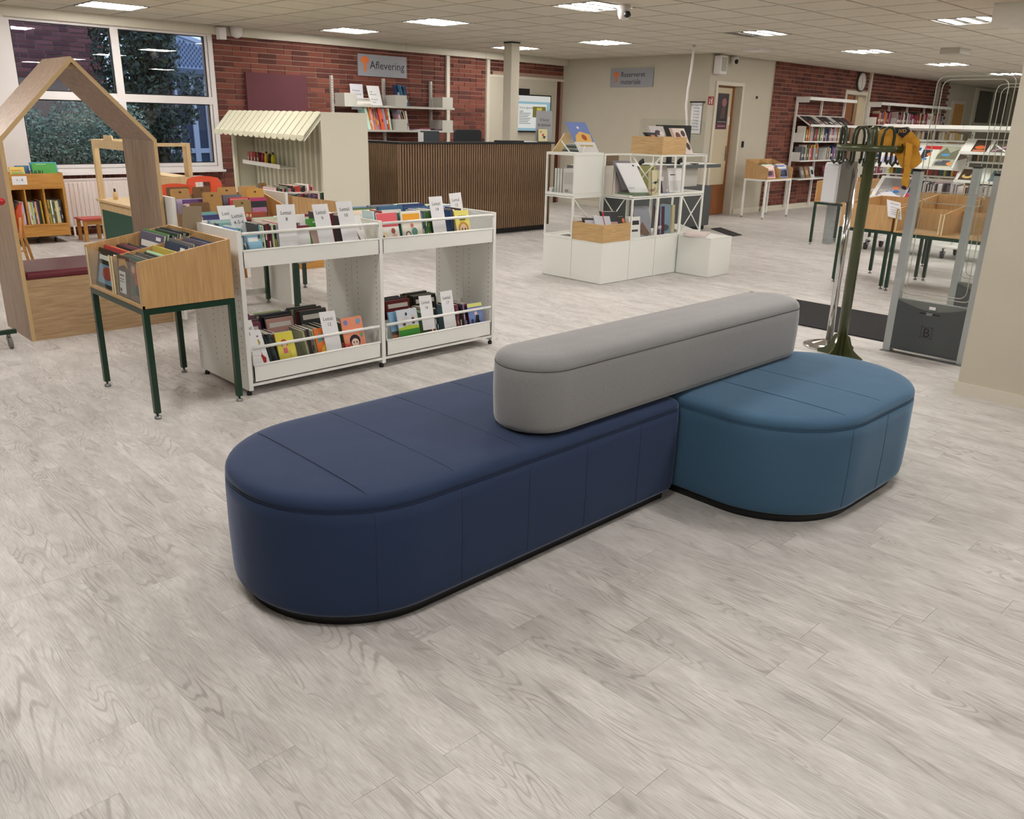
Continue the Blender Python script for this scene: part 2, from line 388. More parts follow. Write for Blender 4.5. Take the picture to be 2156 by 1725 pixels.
for k, (_, x0, x1, y0, y1) in enumerate(tl[:300]):
    key = (round(x1-x0, 3), round(y1-y0, 3))
    if key not in tm:
        mb = MB(); tile_bm(-(x1-x0)/2, (x1-x0)/2, -(y1-y0)/2, (y1-y0)/2, mb); o = mb.build('ceiling_tile', TILE, ce); tm[key] = o
    else: o = tm[key].copy(); COL.objects.link(o); o.parent = ce
    o.location = ((x0+x1)/2, (y0+y1)/2, 0)
mb = MB()
for (_, x0, x1, y0, y1) in tl[300:]: tile_bm(x0, x1, y0, y1, mb)
mb.build('ceiling_tiles', TILE, ce, kind='stuff')
# lamps
TUBE = mat('lit_tube', (255, 251, 247), .5, emit=LAMP)
LTRAY = mat('lamp_louvre', (118, 114, 106), .5)
def lamp(i, j, lab, off=()):
    cx, cy = (i+.5+OX)*.6, (j+.5+OY)*.6
    t = thing('ceiling_light', lab, 'ceiling light', (cx, cy, CEIL), 0, 'recessed square ceiling lights')
    e = .292; mb = MB(1)
    for s_ in (-1, 1): mb.box(-e, e, s_*e, s_*(e-.012), -.003, .03); mb.box(s_*e, s_*(e-.012), -e+.012, e-.012, -.003, .03)
    mb.build('lamp_housing', mat('lamp_frame', (150, 146, 136), .5), t)
    MB(1).box(-e+.012, e-.012, -e+.012, e-.012, .004, .012).build('louvre', LTRAY, t)
    for k, y in enumerate((-.18, 0, .18)):
        MB(1).box(-.262, .262, y-.03, y+.03, -.002, .004).build('tube', LTRAY if k in off else TUBE, t)
    return t
W9 = 'first second third fourth fifth sixth seventh eighth'.split()
def outlab(i, j): return 'out of view, %s row, %s from the left' % (W9[[-20, -16, -12, -8, -4, -1].index(j)], W9[[-7, -2, 3, 8, 13, 18, 23].index(i)])
names = {(-2, -1): 'over the left window', (3, -1): 'over the red brick wall, left of the grey sign', (3, -4): 'above the awning stall and desk', (8, -1): 'behind the white column top',
         (3, -8): 'beside the dome camera', (8, -4): 'right of the white column', (8, -8): 'centre right, with one dark tube', (8, -12): 'near the top right corner',
         (13, -8): 'above the far bookcases', (18, -8): 'second farthest on the right', (23, -8): 'farthest on the right above the grille gates'}
for (i, j) in LC:
    lamp(i, j, 'recessed lit ceiling light '+names.get((i, j), outlab(i, j)), off=(2,) if (i, j) == (8, -8) else ())
# ------------------------------------------------------------------ brick walls
BRK = []
rb = random.Random(3)
BM = mat('red_brick', (255, 255, 255), .85, attr=True, noise=.2, nscale=60, bump=.5, bscale=90)
MORT = mat('mortar', (168, 142, 124), .95, noise=.1, nscale=30)
BC = [(112, 58, 46), (104, 52, 42), (120, 64, 50), (92, 46, 38), (110, 60, 48), (84, 42, 36), (126, 70, 56)]
def brick_field(x0, x1, z0, z1, holes=(), L=.238, H=.055, J=.0117, off=0.):
    out = []; row = 0; z = z0
    while z < z1-.01:
        x = x0-(L+J)*(.5 if row % 2 else 0)-off
        zt = min(z+H, z1)
        while x < x1:
            half = rb.random() < .16
            Lb = L*.48 if half else L
            a, b = max(x, x0), min(x+Lb, x1)
            if b-a > .02 and not any(a < h[1] and b > h[0] and z < h[3] and zt > h[2] for h in holes): out.append((a, b, z, zt))
            else:
                for h in holes:
                    if z < h[3] and zt > h[2] and a < h[1] and b > h[0]:
                        if a < h[0]-.03: out.append((a, h[0]-.003, z, zt))
                        if b > h[1]+.03: out.append((h[1]+.003, b, z, zt))
            x += Lb+J
        z += H+J; row += 1
    return out
def brick_wall(parent, bricks, Y, pick, nmax=300, dep=.012):
    bricks.sort(key=pick); cache = {}
    for (a, b, z0, z1) in bricks[:nmax]:
        ci = rb.randrange(7); key = (round(b-a, 2), round(z1-z0, 3), ci)
        d = rb.uniform(-.003, .003)
        if key not in cache:
            mb = MB(1); mb.rgb(BC[ci]); hw, hh = (b-a)/2, (z1-z0)/2; mb.box(-hw, hw, 0, dep+.004, -hh, hh); o = mb.build('brick', BM, parent); cache[key] = o
        else: o = cache[key].copy(); COL.objects.link(o); o.parent = parent
        o.location = ((a+b)/2, Y-dep+d, (z0+z1)/2)
    mb = MB()
    for (a, b, z0, z1) in bricks[nmax:]:
        d = rb.uniform(-.003, .003); mb.rgb(rb.choice(BC)); mb.box(a, b, Y-dep+d, Y+.004, z0, z1)
    mb.build('brick_courses', BM, parent, kind='stuff')
# wall with the window (Y = 11.12)
YB = 11.12
WX0, WX1, WZ0, WZ1 = 2.86, 5.25, .73, 2.40
wb = MB(); wb.box(-3, WX0, YB, YB+.3, 0, CEIL); wb.box(WX0, WX1, YB, YB+.3, 0, WZ0); wb.box(WX0, WX1, YB, YB+.3, WZ1, CEIL); wb.box(WX1, 12.1, YB, YB+.3, 0, CEIL)
wback = struct('wall_back', wb, MORT)
bl = brick_field(5.27, 11.85, .02, 2.385, holes=[(10.03, 11.86, 0, 2.16), (9.11, 9.18, 0, 3), (9.975, 10.04, 0, 3)])
bl += brick_field(WX0, 5.27, .0, .655)
def soldier():
    out = []; x = WX0
    while x < 5.26: out.append((x, min(x+.055, 5.268), .66, .727)); x += .0667
    return out
bl += soldier()
def pk(b):
    p = pxy((b[0]+b[1])/2, YB, (b[2]+b[3])/2); ok = b[2] > 1.2 or (b[0] < 5.6 and b[2] > .6) or (b[0] > 9.1 and b[2] > 1.17)
    if b[2] > 1.45 and 5.66 < b[0] and b[1] < 6.55 and b[2] < 1.9: ok = False
    return (p[2] if ok else 50+p[2])
brick_wall(wback, bl, YB, pk)
# white plastered part left of the window
struct('wall_back_left', MB().box(-3, 2.55, YB-.06, YB, 0, CEIL), WALLM)
struct('trim_1', MB().box(2.55, 2.86, YB-.09, YB, 0, 2.39), FRAMEW)
struct('trim_2', MB().box(-3, 8.28, 11.03, YB, 2.387, CEIL).box(8.284, 9.9, 11.03, YB, 2.387, CEIL).box(9.904, 11.88, 11.03, YB, 2.387, CEIL), TRIM)
struct('trim_3', MB().box(9.11, 9.175, YB-.05, YB+.01, 0, 2.387), TRIM)
struct('trim_4', MB().box(9.975, 10.04, YB-.05, YB+.01, 0, 2.387), TRIM)
# white panelled recess behind the desk
struct('trim_5', MB().box(10.04, 11.88, YB-.03, YB, 2.12, 2.16), TRIM)
rp = struct('door_1', MB().box(10.05, 11.7, YB-.02, YB, 0, 2.12), WALLM)
struct('trim_6', MB().box(11.7, 11.78, YB-.03, YB, 0, 2.12), mat('dark_red_wood', (78, 30, 18), .5))
# window
wn = struct('window_1', MB().box(WX0, WX1, YB-.02, YB+.05, WZ0, WZ0+.045).box(WX0, WX1, YB-.02, YB+.05, WZ1-.03, WZ1).box(WX0, WX0+.045, YB-.02, YB+.05, WZ0+.045, WZ1-.03).box(WX1-.06, WX1, YB-.02, YB+.05, WZ0+.045, WZ1-.03), FRAMEW)
mb = MB(); mb.box(3.99, 4.08, YB-.03, YB+.05, WZ0+.045, WZ1-.03); mb.box(WX0+.045, 3.99, YB-.028, YB+.05, 1.545, 1.635); mb.box(4.08, WX1-.06, YB-.028, YB+.05, 1.545, 1.635); mb.build('mullion', FRAMEW, wn)
GAS = mat('black_gasket', (30, 30, 34), .6)
WGL = glass('window_glass', (246, 250, 252), .05)
for (a, b, z0, z1) in ((2.93, 3.99, 1.635, 2.36), (4.08, 5.15, 1.635, 2.36), (2.93, 3.99, .82, 1.545), (4.08, 5.15, .82, 1.545)):
    fr = MB(); g = .012
    fr.box(a-.03, b+.03, YB-.012, YB+.04, z0-.04, z0); fr.box(a-.03, b+.03, YB-.012, YB+.04, z1, z1+.01); fr.box(a-.03, a, YB-.012, YB+.04, z0, z1); fr.box(b, b+.03, YB-.012, YB+.04, z0, z1)
    s = fr.build('sash', FRAMEW, wn)
    MB().box(a, b, YB+.02, YB+.024, z0, z1).build('pane', WGL, s)
    MB().box(a, b, YB+.0, YB+.01, z0, z0+g).box(a, b, YB, YB+.01, z1-g, z1).box(a, a+g, YB, YB+.01, z0+g, z1-g).box(b-g, b, YB, YB+.01, z0+g, z1-g).build('gasket', GAS, s)
struct('trim_7', MB().box(WX0-.02, WX1+.02, YB-.07, YB, WZ0-.028, WZ0), FRAMEW)
# ------------------------------------------------------------------ white walls
struct('wall_right', MB().box(11.88, 12.0, 8.0, YB, 0, CEIL), WALLM)
DX0, DX1 = 12.11, 12.82
wd = MB(); wd.box(12.0, DX0-.03, 8, 8.18, 0, CEIL); wd.box(DX0-.03, DX1+.03, 8, 8.18, 2.08, CEIL); wd.box(DX1+.03, 13.79, 8, 8.14, 0, CEIL)
struct('wall_middle', wd, WALLM)
struct('baseboard_middle', MB().box(12.93, 13.79, 7.985, 8, 0, .09), TRIM)
struct('baseboard_right', MB().box(11.865, 11.88, 8.0, YB, 0, .09), TRIM)
# far brick wall (Y = 8)
D2X0, D2X1 = 16.5, 17.32
wf = MB(); wf.box(13.79, D2X0-.04, 7.98, 8.2, 0, CEIL); wf.box(D2X0-.04, D2X1+.04, 7.98, 8.2, 2.11, CEIL); wf.box(D2X1+.04, 21.5, 7.98, 8.2, 0, CEIL)
wfar = struct('wall_far', wf, MORT)
bf = brick_field(13.79, 21.5, .1, CEIL, holes=[(D2X0-.07, D2X1+.07, 0, 2.16)], off=.05)
for k in range(0, 36, 2): bf.append((21.5, 21.6, .1+k*.0667, .155+k*.0667))
brick_wall(wfar, bf, 7.98, lambda b: b[0] if b[2] > .2 else 30+b[0])
struct('trim_8', MB().box(17.36, 17.43, 7.93, 7.98, 0, CEIL), TRIM)
struct('trim_9', MB().box(20.83, 20.9, 7.93, 7.98, 0, CEIL), TRIM)
struct('baseboard_far', MB().box(13.79, 16.4, 7.94, 7.966, 0, .09).box(17.45, 21.5, 7.94, 7.966, 0, .09), TRIM)
# beyond: white wall with a door and two dark windows
we = struct('wall_end', MB().box(21.5, 27, 8.0, 8.2, 0, CEIL), WALLM)
d3 = struct('door_3', MB().box(21.9, 22.7, 7.95, 8, 0, 2.12), TRIM)
MB().box(21.99, 22.55, 7.93, 7.95, 0, 2.05).build('door_leaf', GOLD, d3)
w2 = struct('window_2', MB().box(23.3, 25.75, 7.95, 8, 1.58, 2.46), TRIM)
for (a, b) in ((23.46, 24.4), (24.62, 25.6)): MB().box(a, b, 7.935, 7.95, 1.66, 2.4).build('pane', mat('night_glass', (22, 18, 20), .1), w2)
# shell behind the camera
struct('wall_left', MB().box(-3.2, -3, -4, 11.4, 0, CEIL+.06), WALLM)
struct('wall_front', MB().box(-3, 27, -4.2, -4, 0, CEIL+.06), WALLM)
struct('wall_far_end', MB().box(27, 27.2, -4.2, 8.2, 0, CEIL+.06), WALLM)
# near wall end at the right of the picture
struct('wall_near', MB().box(5.09, 5.32, -2.5, 1.54, 0, CEIL), WALLM)
struct('baseboard_near', MB().box(5.078, 5.09, -2.5, 1.552, 0, .07).box(5.09, 5.32, 1.54, 1.552, 0, .07), TRIM)
# square column in front of the desk wall
cl = struct('column', MB().box(8.84, 9.0, 9.3, 9.46, 0, 2.475), WALLM)
MB().box(8.835, 9.005, 9.295, 9.465, 2.475, CEIL).build('column_cap', BLACK, cl)
# ------------------------------------------------------------------ doors
def door_frame(n, x0, x1, Y, zt, w=.055):
    return struct(n, MB().box(x0-w, x0, Y-.02, Y+.14, 0, zt+w).box(x1, x1+w, Y-.02, Y+.14, 0, zt+w).box(x0, x1, Y-.02, Y+.14, zt, zt+w), TRIM)
d1 = door_frame('door_2', DX0, DX1, 8, 2.05)
DL = thing('door_leaf', 'wooden door with dark poster and pale lower panel in the white door frame', 'door', (12.14, 8.0, 0))
DW = wood('teak_veneer', (150, 92, 44), (126, 72, 32), 'Z', 5)
MB().box(12.112, 12.818, 8.125, 8.165, .01, 2.045).build('door_slab', DW, DL)
def dx(px_, y_): return PY(px_, y_, 8.12)
MB().box(12.13, dx(1531, 300).x, 8.119, 8.125, .5, 2.02).build('kick_plate', mat('cream_panel', (196, 184, 156), .5), DL)
pa, pb = dx(1513, 196), dx(1535.5, 196); zb_ = dx(1505, 272).z
MB().box(pa.x, pb.x, 8.114, 8.119, zb_, pa.z).build('poster', mat('poster_black', (30, 24, 28), .4), DL)
mb = MB(); cx, W_, H_ = (pa.x+pb.x)/2, pb.x-pa.x, pa.z-zb_
mb.rgb((150, 90, 90)); mb.poly([(cx+.03+W_*.22*math.cos(a*PI/6), 8.113, zb_+H_*.75+H_*.12*math.sin(a*PI/6)) for a in range(12)]); mb.rgb((86, 60, 58)); mb.quad((cx-.06, 8.1128, zb_+H_*.3), (cx+.08, 8.1128, zb_+H_*.3), (cx+.08, 8.1128, zb_+H_*.62), (cx-.02, 8.1128, zb_+H_*.62)); mb.rgb((90, 34, 56)); mb.quad((pa.x, 8.113, zb_), (pb.x, 8.113, zb_), (pb.x, 8.113, zb_+H_*.17), (pa.x, 8.113, zb_+H_*.17))
mb.rgb((150, 120, 130)); mb.quad((pa.x+.04, 8.1126, zb_+.04), (pb.x-.04, 8.1126, zb_+.04), (pb.x-.04, 8.1126, zb_+.06), (pa.x+.04, 8.1126, zb_+.06)); mb.rgb((150, 150, 150)); mb.quad((pa.x+.03, 8.1126, zb_+H_*.2), (pb.x-.03, 8.1126, zb_+H_*.2), (pb.x-.03, 8.1126, zb_+H_*.22), (pa.x+.03, 8.1126, zb_+H_*.22))
mb.build('poster_print', PRINT, DL)
MB().box(12.70, 12.73, 8.115, 8.125, .88, 1.12).tube([(12.715, 8.12, 1.0), (12.715, 8.07, 1.0), (12.63, 8.07, 1.0)], .008).build('door_handle', STEEL, DL)
MB().box(12.70, 12.74, 8.117, 8.125, 1.45, 1.58).build('key_panel', FRAMEW, DL)
d2 = door_frame('door_4', D2X0, D2X1, 7.98, 2.07, .07)
MB().box(16.52, 16.86, 8.0, 8.04, .01, 2.05).build('door_leaf', DW, d2)
struct('wall_room_behind', MB().box(12.0, 21, 9.6, 9.7, 0, CEIL), mat('back_room_paint', (206, 186, 140), .8))
struct('wall_room_behind_side', MB().box(13.3, 13.4, 8.2, 9.6, 0, CEIL), mat('back_room_paint', (206, 186, 140), .8))
struct('floor_room_behind', MB().box(12.1, 21, 8.14, 9.6, -.05, -.001), mat('back_room_floor', (170, 160, 146), .6))
struct('ceiling_room_behind', MB().box(12.1, 21, 8.2, 9.7, CEIL, CEIL+.06), TILE)

lb_ = thing('ceiling_light', 'ceiling light of the back room behind the far door, out of view', 'ceiling light', (16.6, 8.9, CEIL))
MB(1).box(-.3, .3, -.3, .3, -.02, -.001).build('lamp_housing', LTRAY, lb_); MB(1).box(-.26, .26, -.26, .26, -.026, -.0205).build('tube', mat('back_room_lamp', (255, 236, 200), .5, emit=14), lb_)
# ------------------------------------------------------------------ upholstered island
def fabric(name, rgb, rgb2=None, tw=900):
    m = mat(name, rgb, .85, sheen=.7); nt = m.node_tree; b = nt.nodes['Principled BSDF']; N = nt.nodes.new; L = nt.links.new
    b.inputs['Sheen Roughness'].default_value = .35; b.inputs['Sheen Tint'].default_value = (*[.35+.65*v for v in s2l([min(255, q*1.7) for q in rgb])], 1); b.inputs['Specular IOR Level'].default_value = .2
    tc = N('ShaderNodeTexCoord'); n = N('ShaderNodeTexNoise'); n.inputs['Scale'].default_value = tw; n.inputs['Detail'].default_value = 2; L(tc.outputs['Object'], n.inputs['Vector'])
    cr = N('ShaderNodeValToRGB'); cr.color_ramp.elements[0].position = .3; cr.color_ramp.elements[1].position = .7
    cr.color_ramp.elements[0].color = (*s2l(rgb2 or tuple(int(v*.8) for v in rgb)), 1); cr.color_ramp.elements[1].color = (*s2l(rgb), 1)
    L(n.outputs['Fac'], cr.inputs[0]); L(cr.outputs[0], b.inputs['Base Color'])
    n2 = N('ShaderNodeTexNoise'); n2.inputs['Scale'].default_value = 5; L(tc.outputs['Object'], n2.inputs['Vector'])
    bp2 = N('ShaderNodeBump'); bp2.inputs['Strength'].default_value = .25; bp2.inputs['Distance'].default_value = .01; L(n2.outputs['Fac'], bp2.inputs['Height'])
    bp = N('ShaderNodeBump'); bp.inputs['Strength'].default_value = .3; bp.inputs['Distance'].default_value = .0008; L(n.outputs['Fac'], bp.inputs['Height']); L(bp2.outputs[0], bp.inputs['Normal']); L(bp.outputs[0], b.inputs['Normal'])
    return m
def outline(x0, x1, y0, y1, r, ins, n=14, m=10):
    """rounded rectangle sampled with a fixed number of points: n per corner, m per straight side"""
    cs = ((x0+r[0], y0+r[0], PI, r[0]), (x1-r[1], y0+r[1], 1.5*PI, r[1]), (x1-r[2], y1-r[2], 0, r[2]), (x0+r[3], y1-r[3], .5*PI, r[3]))
    out = []
    for k, (cx, cy, a0, rr) in enumerate(cs):
        r2 = max(rr-ins, .0005)
        arc = [(cx+r2*math.cos(a0+i*PI/2/n), cy+r2*math.sin(a0+i*PI/2/n)) for i in range(n+1)]
        out += arc
        nx = cs[(k+1) % 4]; r3 = max(nx[3]-ins, .0005); e = (nx[0]+r3*math.cos(nx[2]), nx[1]+r3*math.sin(nx[2]))
        a = arc[-1]
        for i in range(1, m): out.append((a[0]+(e[0]-a[0])*i/m, a[1]+(e[1]-a[1])*i/m))
    return out
def cushion(mb, x0, x1, y0, y1, r, prof):
    rings = []
    for ins, z in prof:
        o = outline(x0, x1, y0, y1, r, ins) if ins >= 0 else outline(x0+ins, x1-ins, y0+ins, y1-ins, [q-ins for q in r], 0)
        rings.append(mb.add([(a, b, z) for a, b in o]))
    k = len(o)
    for i in range(len(rings)-1):
        for j in range(k): l = (j+1) % k; mb.face((rings[i]+j, rings[i]+l, rings[i+1]+l, rings[i+1]+j), True)
    mb.face([rings[0]+j for j in range(k)][::-1]); mb.face([rings[-1]+j for j in range(k)])
def inset_prof(r, n, d0, z0):
    pass
def ottoman(label, x0, x1, y0, y1, r, seams, M, MD):
    t = thing('ottoman', label, 'ottoman', ((x0+x1)/2, (y0+y1)/2, 0))
    p = [(.03, .034), (.012, .04), (.003, .055), (0, .075), (-.003, .2), (-.002, .34), (0, .378), (.005, .3815), (.0005, .385), (.005, .3885), (.001, .392), (.002, .402), (.007, .411), (.016, .418), (.032, .4225), (.05, .425)]
    mb = MB(); cushion(mb, x0, x1, y0, y1, r, p[:])
    # crown: grid fan instead of a flat cap
    mb.f.pop(); mb.c.pop(); mb.sm.pop()
    last = len(mb.v)
    k = 4*15+4*9
    ring0 = last-k
    cx, cy = (x0+x1)/2, (y0+y1)/2
    prev = ring0; base = [Vector(v) for v in mb.v[ring0:last]]
    for s, z in ((.9, .4275), (.6, .43), (.25, .431)):
        cur = mb.add([(cx+(v.x-cx)*(1-(1-s)), cy+(v.y-cy)*(1-(1-s)), z) for v in base])
        for j in range(k): l = (j+1) % k; mb.face((prev+j, prev+l, cur+l, cur+j), True)
        prev = cur
    mb.face([prev+j for j in range(k)], True)
    mb.build('upholstery', M, t)
    mb = MB(); mb.tube([(a, b, .3815) for a, b in outline(x0, x1, y0, y1, r, .0024)], .0015, 6, closed=True); mb.tube([(a, b, .3885) for a, b in outline(x0, x1, y0, y1, r, .0028)], .0013, 6, closed=True); mb.build('piping', MD, t)
    mb = MB()
    def ylim(x):
        lo, hi = y0, y1
        for (cx_, r_, s) in ((x0+r[0], r[0], -1), (x1-r[1], r[1], 1)):
            if (x-cx_)*s > 0:
                h = math.sqrt(max(r_*r_-(x-cx_)**2, 0)); lo = y0+r_-h; hi = y1-r_+h
        return lo, hi
    for x in seams:
        lo, hi = ylim(x)
        mb.tube([(x, lo+.0015, .06), (x, lo-.0005, .075), (x, lo-.0032, .2), (x, lo-.0022, .34), (x, lo-.0002, .376)], .0013, 5)
        mb.tube([(x, lo+.005, .4035), (x, lo+.014, .4140), (x, lo+.045, .4245), (x, lo+.09, .4282)]+[(x, lo+.09+(hi-lo-.18)*q/8, .4285+.0026*math.sin(PI*q/8)) for q in range(1, 8)]+[(x, hi-.09, .4282), (x, hi-.045, .4245), (x, hi-.014, .4140)], .0012, 5)
    mb.build('stitched_seam', MD, t)
    mb = MB(); cushion(mb, x0+.035, x1-.035, y0+.035, y1-.035, [max(q-.035, .01) for q in r], [(0, 0), (0, .036)]); mb.build('plinth', BLACK, t)
    return t
NAVY = fabric('navy_wool', (47, 62, 93), (38, 51, 78)); NAVYD = mat('navy_seam', (37, 49, 76), .8)
TEAL = fabric('petrol_wool', (74, 106, 133), (60, 90, 116)); TEALD = mat('petrol_seam', (48, 78, 106), .8)
GREY = fabric('grey_wool', (152, 151, 152), (122, 121, 122), 700); GREYD = mat('grey_seam', (88, 86, 85), .8)
ottoman('long navy blue upholstered bench with a half round left end', .985, 2.655, 1.765, 2.555, [.39, .05, .05, .39], [1.215, 1.51, 1.80, 2.085, 2.385], NAVY, NAVYD)
tt = ottoman('petrol blue oval upholstered bench joined to the right of the navy one', 2.662, 3.815, 1.205, 2.005, [.385, .4, .4, .06], [2.96, 3.24], TEAL, TEALD)
MB().box(3.816, 3.822, 1.5, 1.53, .33, .36).build('fabric_tag', mat('tag_navy', (30, 40, 70), .7), tt)
t = thing('backrest_bolster', 'grey upholstered bolster lying across both blue benches', 'bolster', (2.75, 1.94, .43))
mb = MB(); cushion(mb, 1.85, 3.65, 1.785, 2.09, [.15]*4, [(.028, .437), (.012, .441), (.004, .45), (0, .465), (-.003, .55), (-.002, .62), (.001, .655), (.0035, .66), (.001, .665), (.006, .678), (.018, .69), (.036, .697), (.07, .7005), (.12, .702)])
mb.build('upholstery', GREY, t)
MB().tube([(a, b, .66) for a, b in outline(1.85, 3.65, 1.785, 2.09, [.15]*4, .0018)], .0017, 6, closed=True).build('piping', GREYD, t)
mb = MB(); cushion(mb, 1.88, 3.62, 1.815, 2.06, [.12]*4, [(0, .4315), (0, .438)]); mb.build('base_pad', BLACK, t)
# ------------------------------------------------------------------ wooden browser box on metal legs
def bin_table(label, loc, rz, w=.72, d=.46, cols=2, fm=None, wm_=None, legz=.555, zf=.775, zb=.85, acrylic=True, rows=1, group=None, divs=0, base=.0, wheels=False):
    """front (low) edge faces local -x; w along local y; local origin at floor, front-left corner (y=0)"""
    fm = fm or GREENM; wd_ = wm_ or BEECH
    t = thing('book_browser_table', label, 'browser table', loc, rz, group)
    s = .028
    for (x, y) in ((0, 0), (0, w-s), (d-s, 0), (d-s, w-s)):
        l = MB(1).box(x, x+s, y, y+s, .03, legz-.003).build('leg', fm, t)
        MB(1).lathe((x+s/2, y+s/2, 0), [(.016, 0), (.018, .004), (.016, .012), (.006, .013), (.006, .03)], 10).build('foot', STEEL, l)
    for (a, b, c, e) in ((s, d-s, 0, s), (s, d-s, w-s, w), (0, s, s, w-s), (d-s, d, s, w-s)): MB(1).box(a, b, c, e, legz-s-.003, legz-.003).build('rail', fm, t)
    th = .014
    for y in (0, w-th): MB(1).prism([(0, legz), (d, legz), (d, zb), (0, zf)], y, y+th, 'Y').build('side_panel', wd_, t)
    MB(1).box(0, d, th, w-th, legz, legz+.012).build('bottom_panel', wd_, t)
    MB(1).box(d-th, d, th, w-th, legz+.012, zb).build('back_panel', wd_, t)
    for k in range(1, cols):
        y = w*k/cols; MB(1).prism([(0, legz+.012), (d-th, legz+.012), (d-th, zb-.015), (0, zf-.02)], y-.005, y+.005, 'Y').build('divider', wd_, t)
    for k in range(1, rows): MB(1).box(d*k/rows-.005, d*k/rows+.005, th, w-th, legz+.012, legz+.2).build('cross_divider', wd_, t)
    if acrylic:
        for k in range(cols):
            y0, y1 = w*k/cols+th*.8, w*(k+1)/cols-th*.8
            MB(1).box(.004, .008, y0, y1, legz+.012, zf-.012).build('acrylic_front', ACRYL, t)
            MB(1).box(.0, .004, y0, y0+.008, legz+.012, zf-.012).build('pane_bead', mat('cream_bead', (232, 220, 180), .5), t); MB(1).box(.0, .004, y1-.008, y1, legz+.012, zf-.012).build('pane_bead', mat('cream_bead', (232, 220, 180), .5), t)
        MB(1).box(-.002, .012, 0, w, legz, legz+.014).build('front_lip', wd_, t)
    return t
def L2W(t, x, y, z): return wm(t) @ Vector((x, y, z))
def LV(t, x, y, z): return wm(t).to_3x3() @ Vector((x, y, z))
def bin_books(t, y0, y1, x0, x1, z, h, where, group, seed=0, pal=None, lean=.2, tmin=.008, tmax=.016, n=40, skip_art=False):
    """books stacked one behind the other along local x, covers to local -x"""
    rnd = random.Random(seed); x = x0; k = 0
    while x < x1-.016-lean*h*1.05 and k < n:
        tk = rnd.uniform(tmin, tmax); ci = rnd.choice(pal or range(len(PAL))); c = tuple(int(v*rnd.uniform(.85, 1.1)) for v in PAL[ci]); k += 1
        c = tuple(min(255, v) for v in c); ww = (y1-y0)*rnd.uniform(.82, .98); hh = h*rnd.uniform(.9, 1.04); o = rnd.uniform(0, (y1-y0)-ww)
        up = LV(t, lean, 0, 1).normalized(); c2 = rnd.choice(PAL); c3 = rnd.choice(PAL)
        art = [('r', .08, .92, .72, .84, (235, 232, 224)), ('r', .1, .9, .1, .6, c2), ('e', .5, .38, .25, .18, c3), ('r', .7, .9, .88, .95, (240, 240, 240))] if (k == 1 or rnd.random() < .25) and not skip_art else None
        book(L2W(t, x, y1-o, z), -LV(t, 0, ww, 0), LV(t, tk*.92, 0, 0), up*hh, c, '%s book, %s %s' % (CNAME[ci], ORD(k), where), group, art=art)
        x += tk
gt = bin_table('wooden two-compartment book browser on green metal legs with acrylic front panes', (1.434, 4.0, 0), 0)
bin_books(gt, .37, .70, .024, .23, .57, .2, 'from the front, far front stack of the near browser table', 'books in the far half of the near browser table', 1, [3, 14, 4, 0, 21, 14, 19])
bin_books(gt, .37, .70, .235, .46, .57, .27, 'from the front, far back stack of the near browser table', 'books in the far half of the near browser table', 2, [1, 19, 11, 2, 12, 0, 17])
bin_books(gt, .02, .35, .024, .22, .57, .205, 'from the front, near front stack of the near browser table', 'books in the near half of the near browser table', 3, [19, 0, 18, 10, 17, 8])
bin_books(gt, .02, .35, .222, .46, .57, .26, 'from the front, near back stack of the near browser table', 'books in the near half of the near browser table', 4, [4, 0, 17, 19, 18, 1, 13])
MB(1).box(.21, .216, .016, .352, .567, .80).build('cross_divider', mat('yellow_divider', (214, 190, 90), .5), gt)
book(L2W(gt, .014, .33, .572), -LV(gt, 0, .16, 0), LV(gt, .006, 0, 0), LV(gt, .012, 0, .2), (72, 52, 50), 'brown book with white text panel behind the near acrylic pane', art=[('r', .1, .62, .08, .62, (225, 225, 225)), ('r', .15, .5, .5, .54, (60, 60, 60)), ('r', .15, .5, .42, .44, (60, 60, 60)), ('r', .15, .5, .36, .38, (60, 60, 60)), ('r', .15, .3, .12, .2, (40, 40, 40)), ('p', [(.1, .7), (.6, .8), (.9, .72), (.7, .95), (.2, .92)], (190, 140, 60))])
book(L2W(gt, .014, .17, .572), -LV(gt, 0, .15, 0), LV(gt, .006, 0, 0), LV(gt, .012, 0, .19), (110, 90, 80), 'mottled brown and green book behind the near acrylic pane, right half', art=[('p', [(.1, .1), (.5, .2), (.4, .7), (.1, .6)], (60, 90, 60)), ('p', [(.4, .3), (.8, .5), (.7, .9), (.3, .8)], (170, 60, 40)), ('e', .6, .3, .2, .15, (40, 40, 70)), ('e', .3, .8, .15, .1, (200, 150, 110))])
book(L2W(gt, .03, .55, .572), -LV(gt, 0, .18, 0), LV(gt, .006, 0, 0), LV(gt, .05, 0, .17), (120, 60, 90), 'purple magazine leaning behind the far acrylic pane', cat='magazine', art=[('p', [(.1, .0), (.9, .1), (.8, .6), (.3, .8)], (60, 40, 80)), ('r', .1, .8, .3, .36, (190, 170, 200)), ('e', .6, .7, .14, .1, (220, 190, 170))])
# brown marker in the back corner
o = MB().obox(PY(408, 446, 4.52)+Vector((-.09, 0, -.28)), (.1, -.015, 0), (0, .004, 0), (.03, .0, .31)).build('marker_board', mat('grey_fibreboard', (146, 128, 104), .6), None)
tag(o, 'grey brown fibreboard marker standing in the near browser table', 'marker')
text('KLASSIKERE', .014, mat('pale_ink', (90, 84, 78), .6), o, PY(403, 458, 4.515), (1, -.15, -.06), (.09, 0, 1), 'lettering')
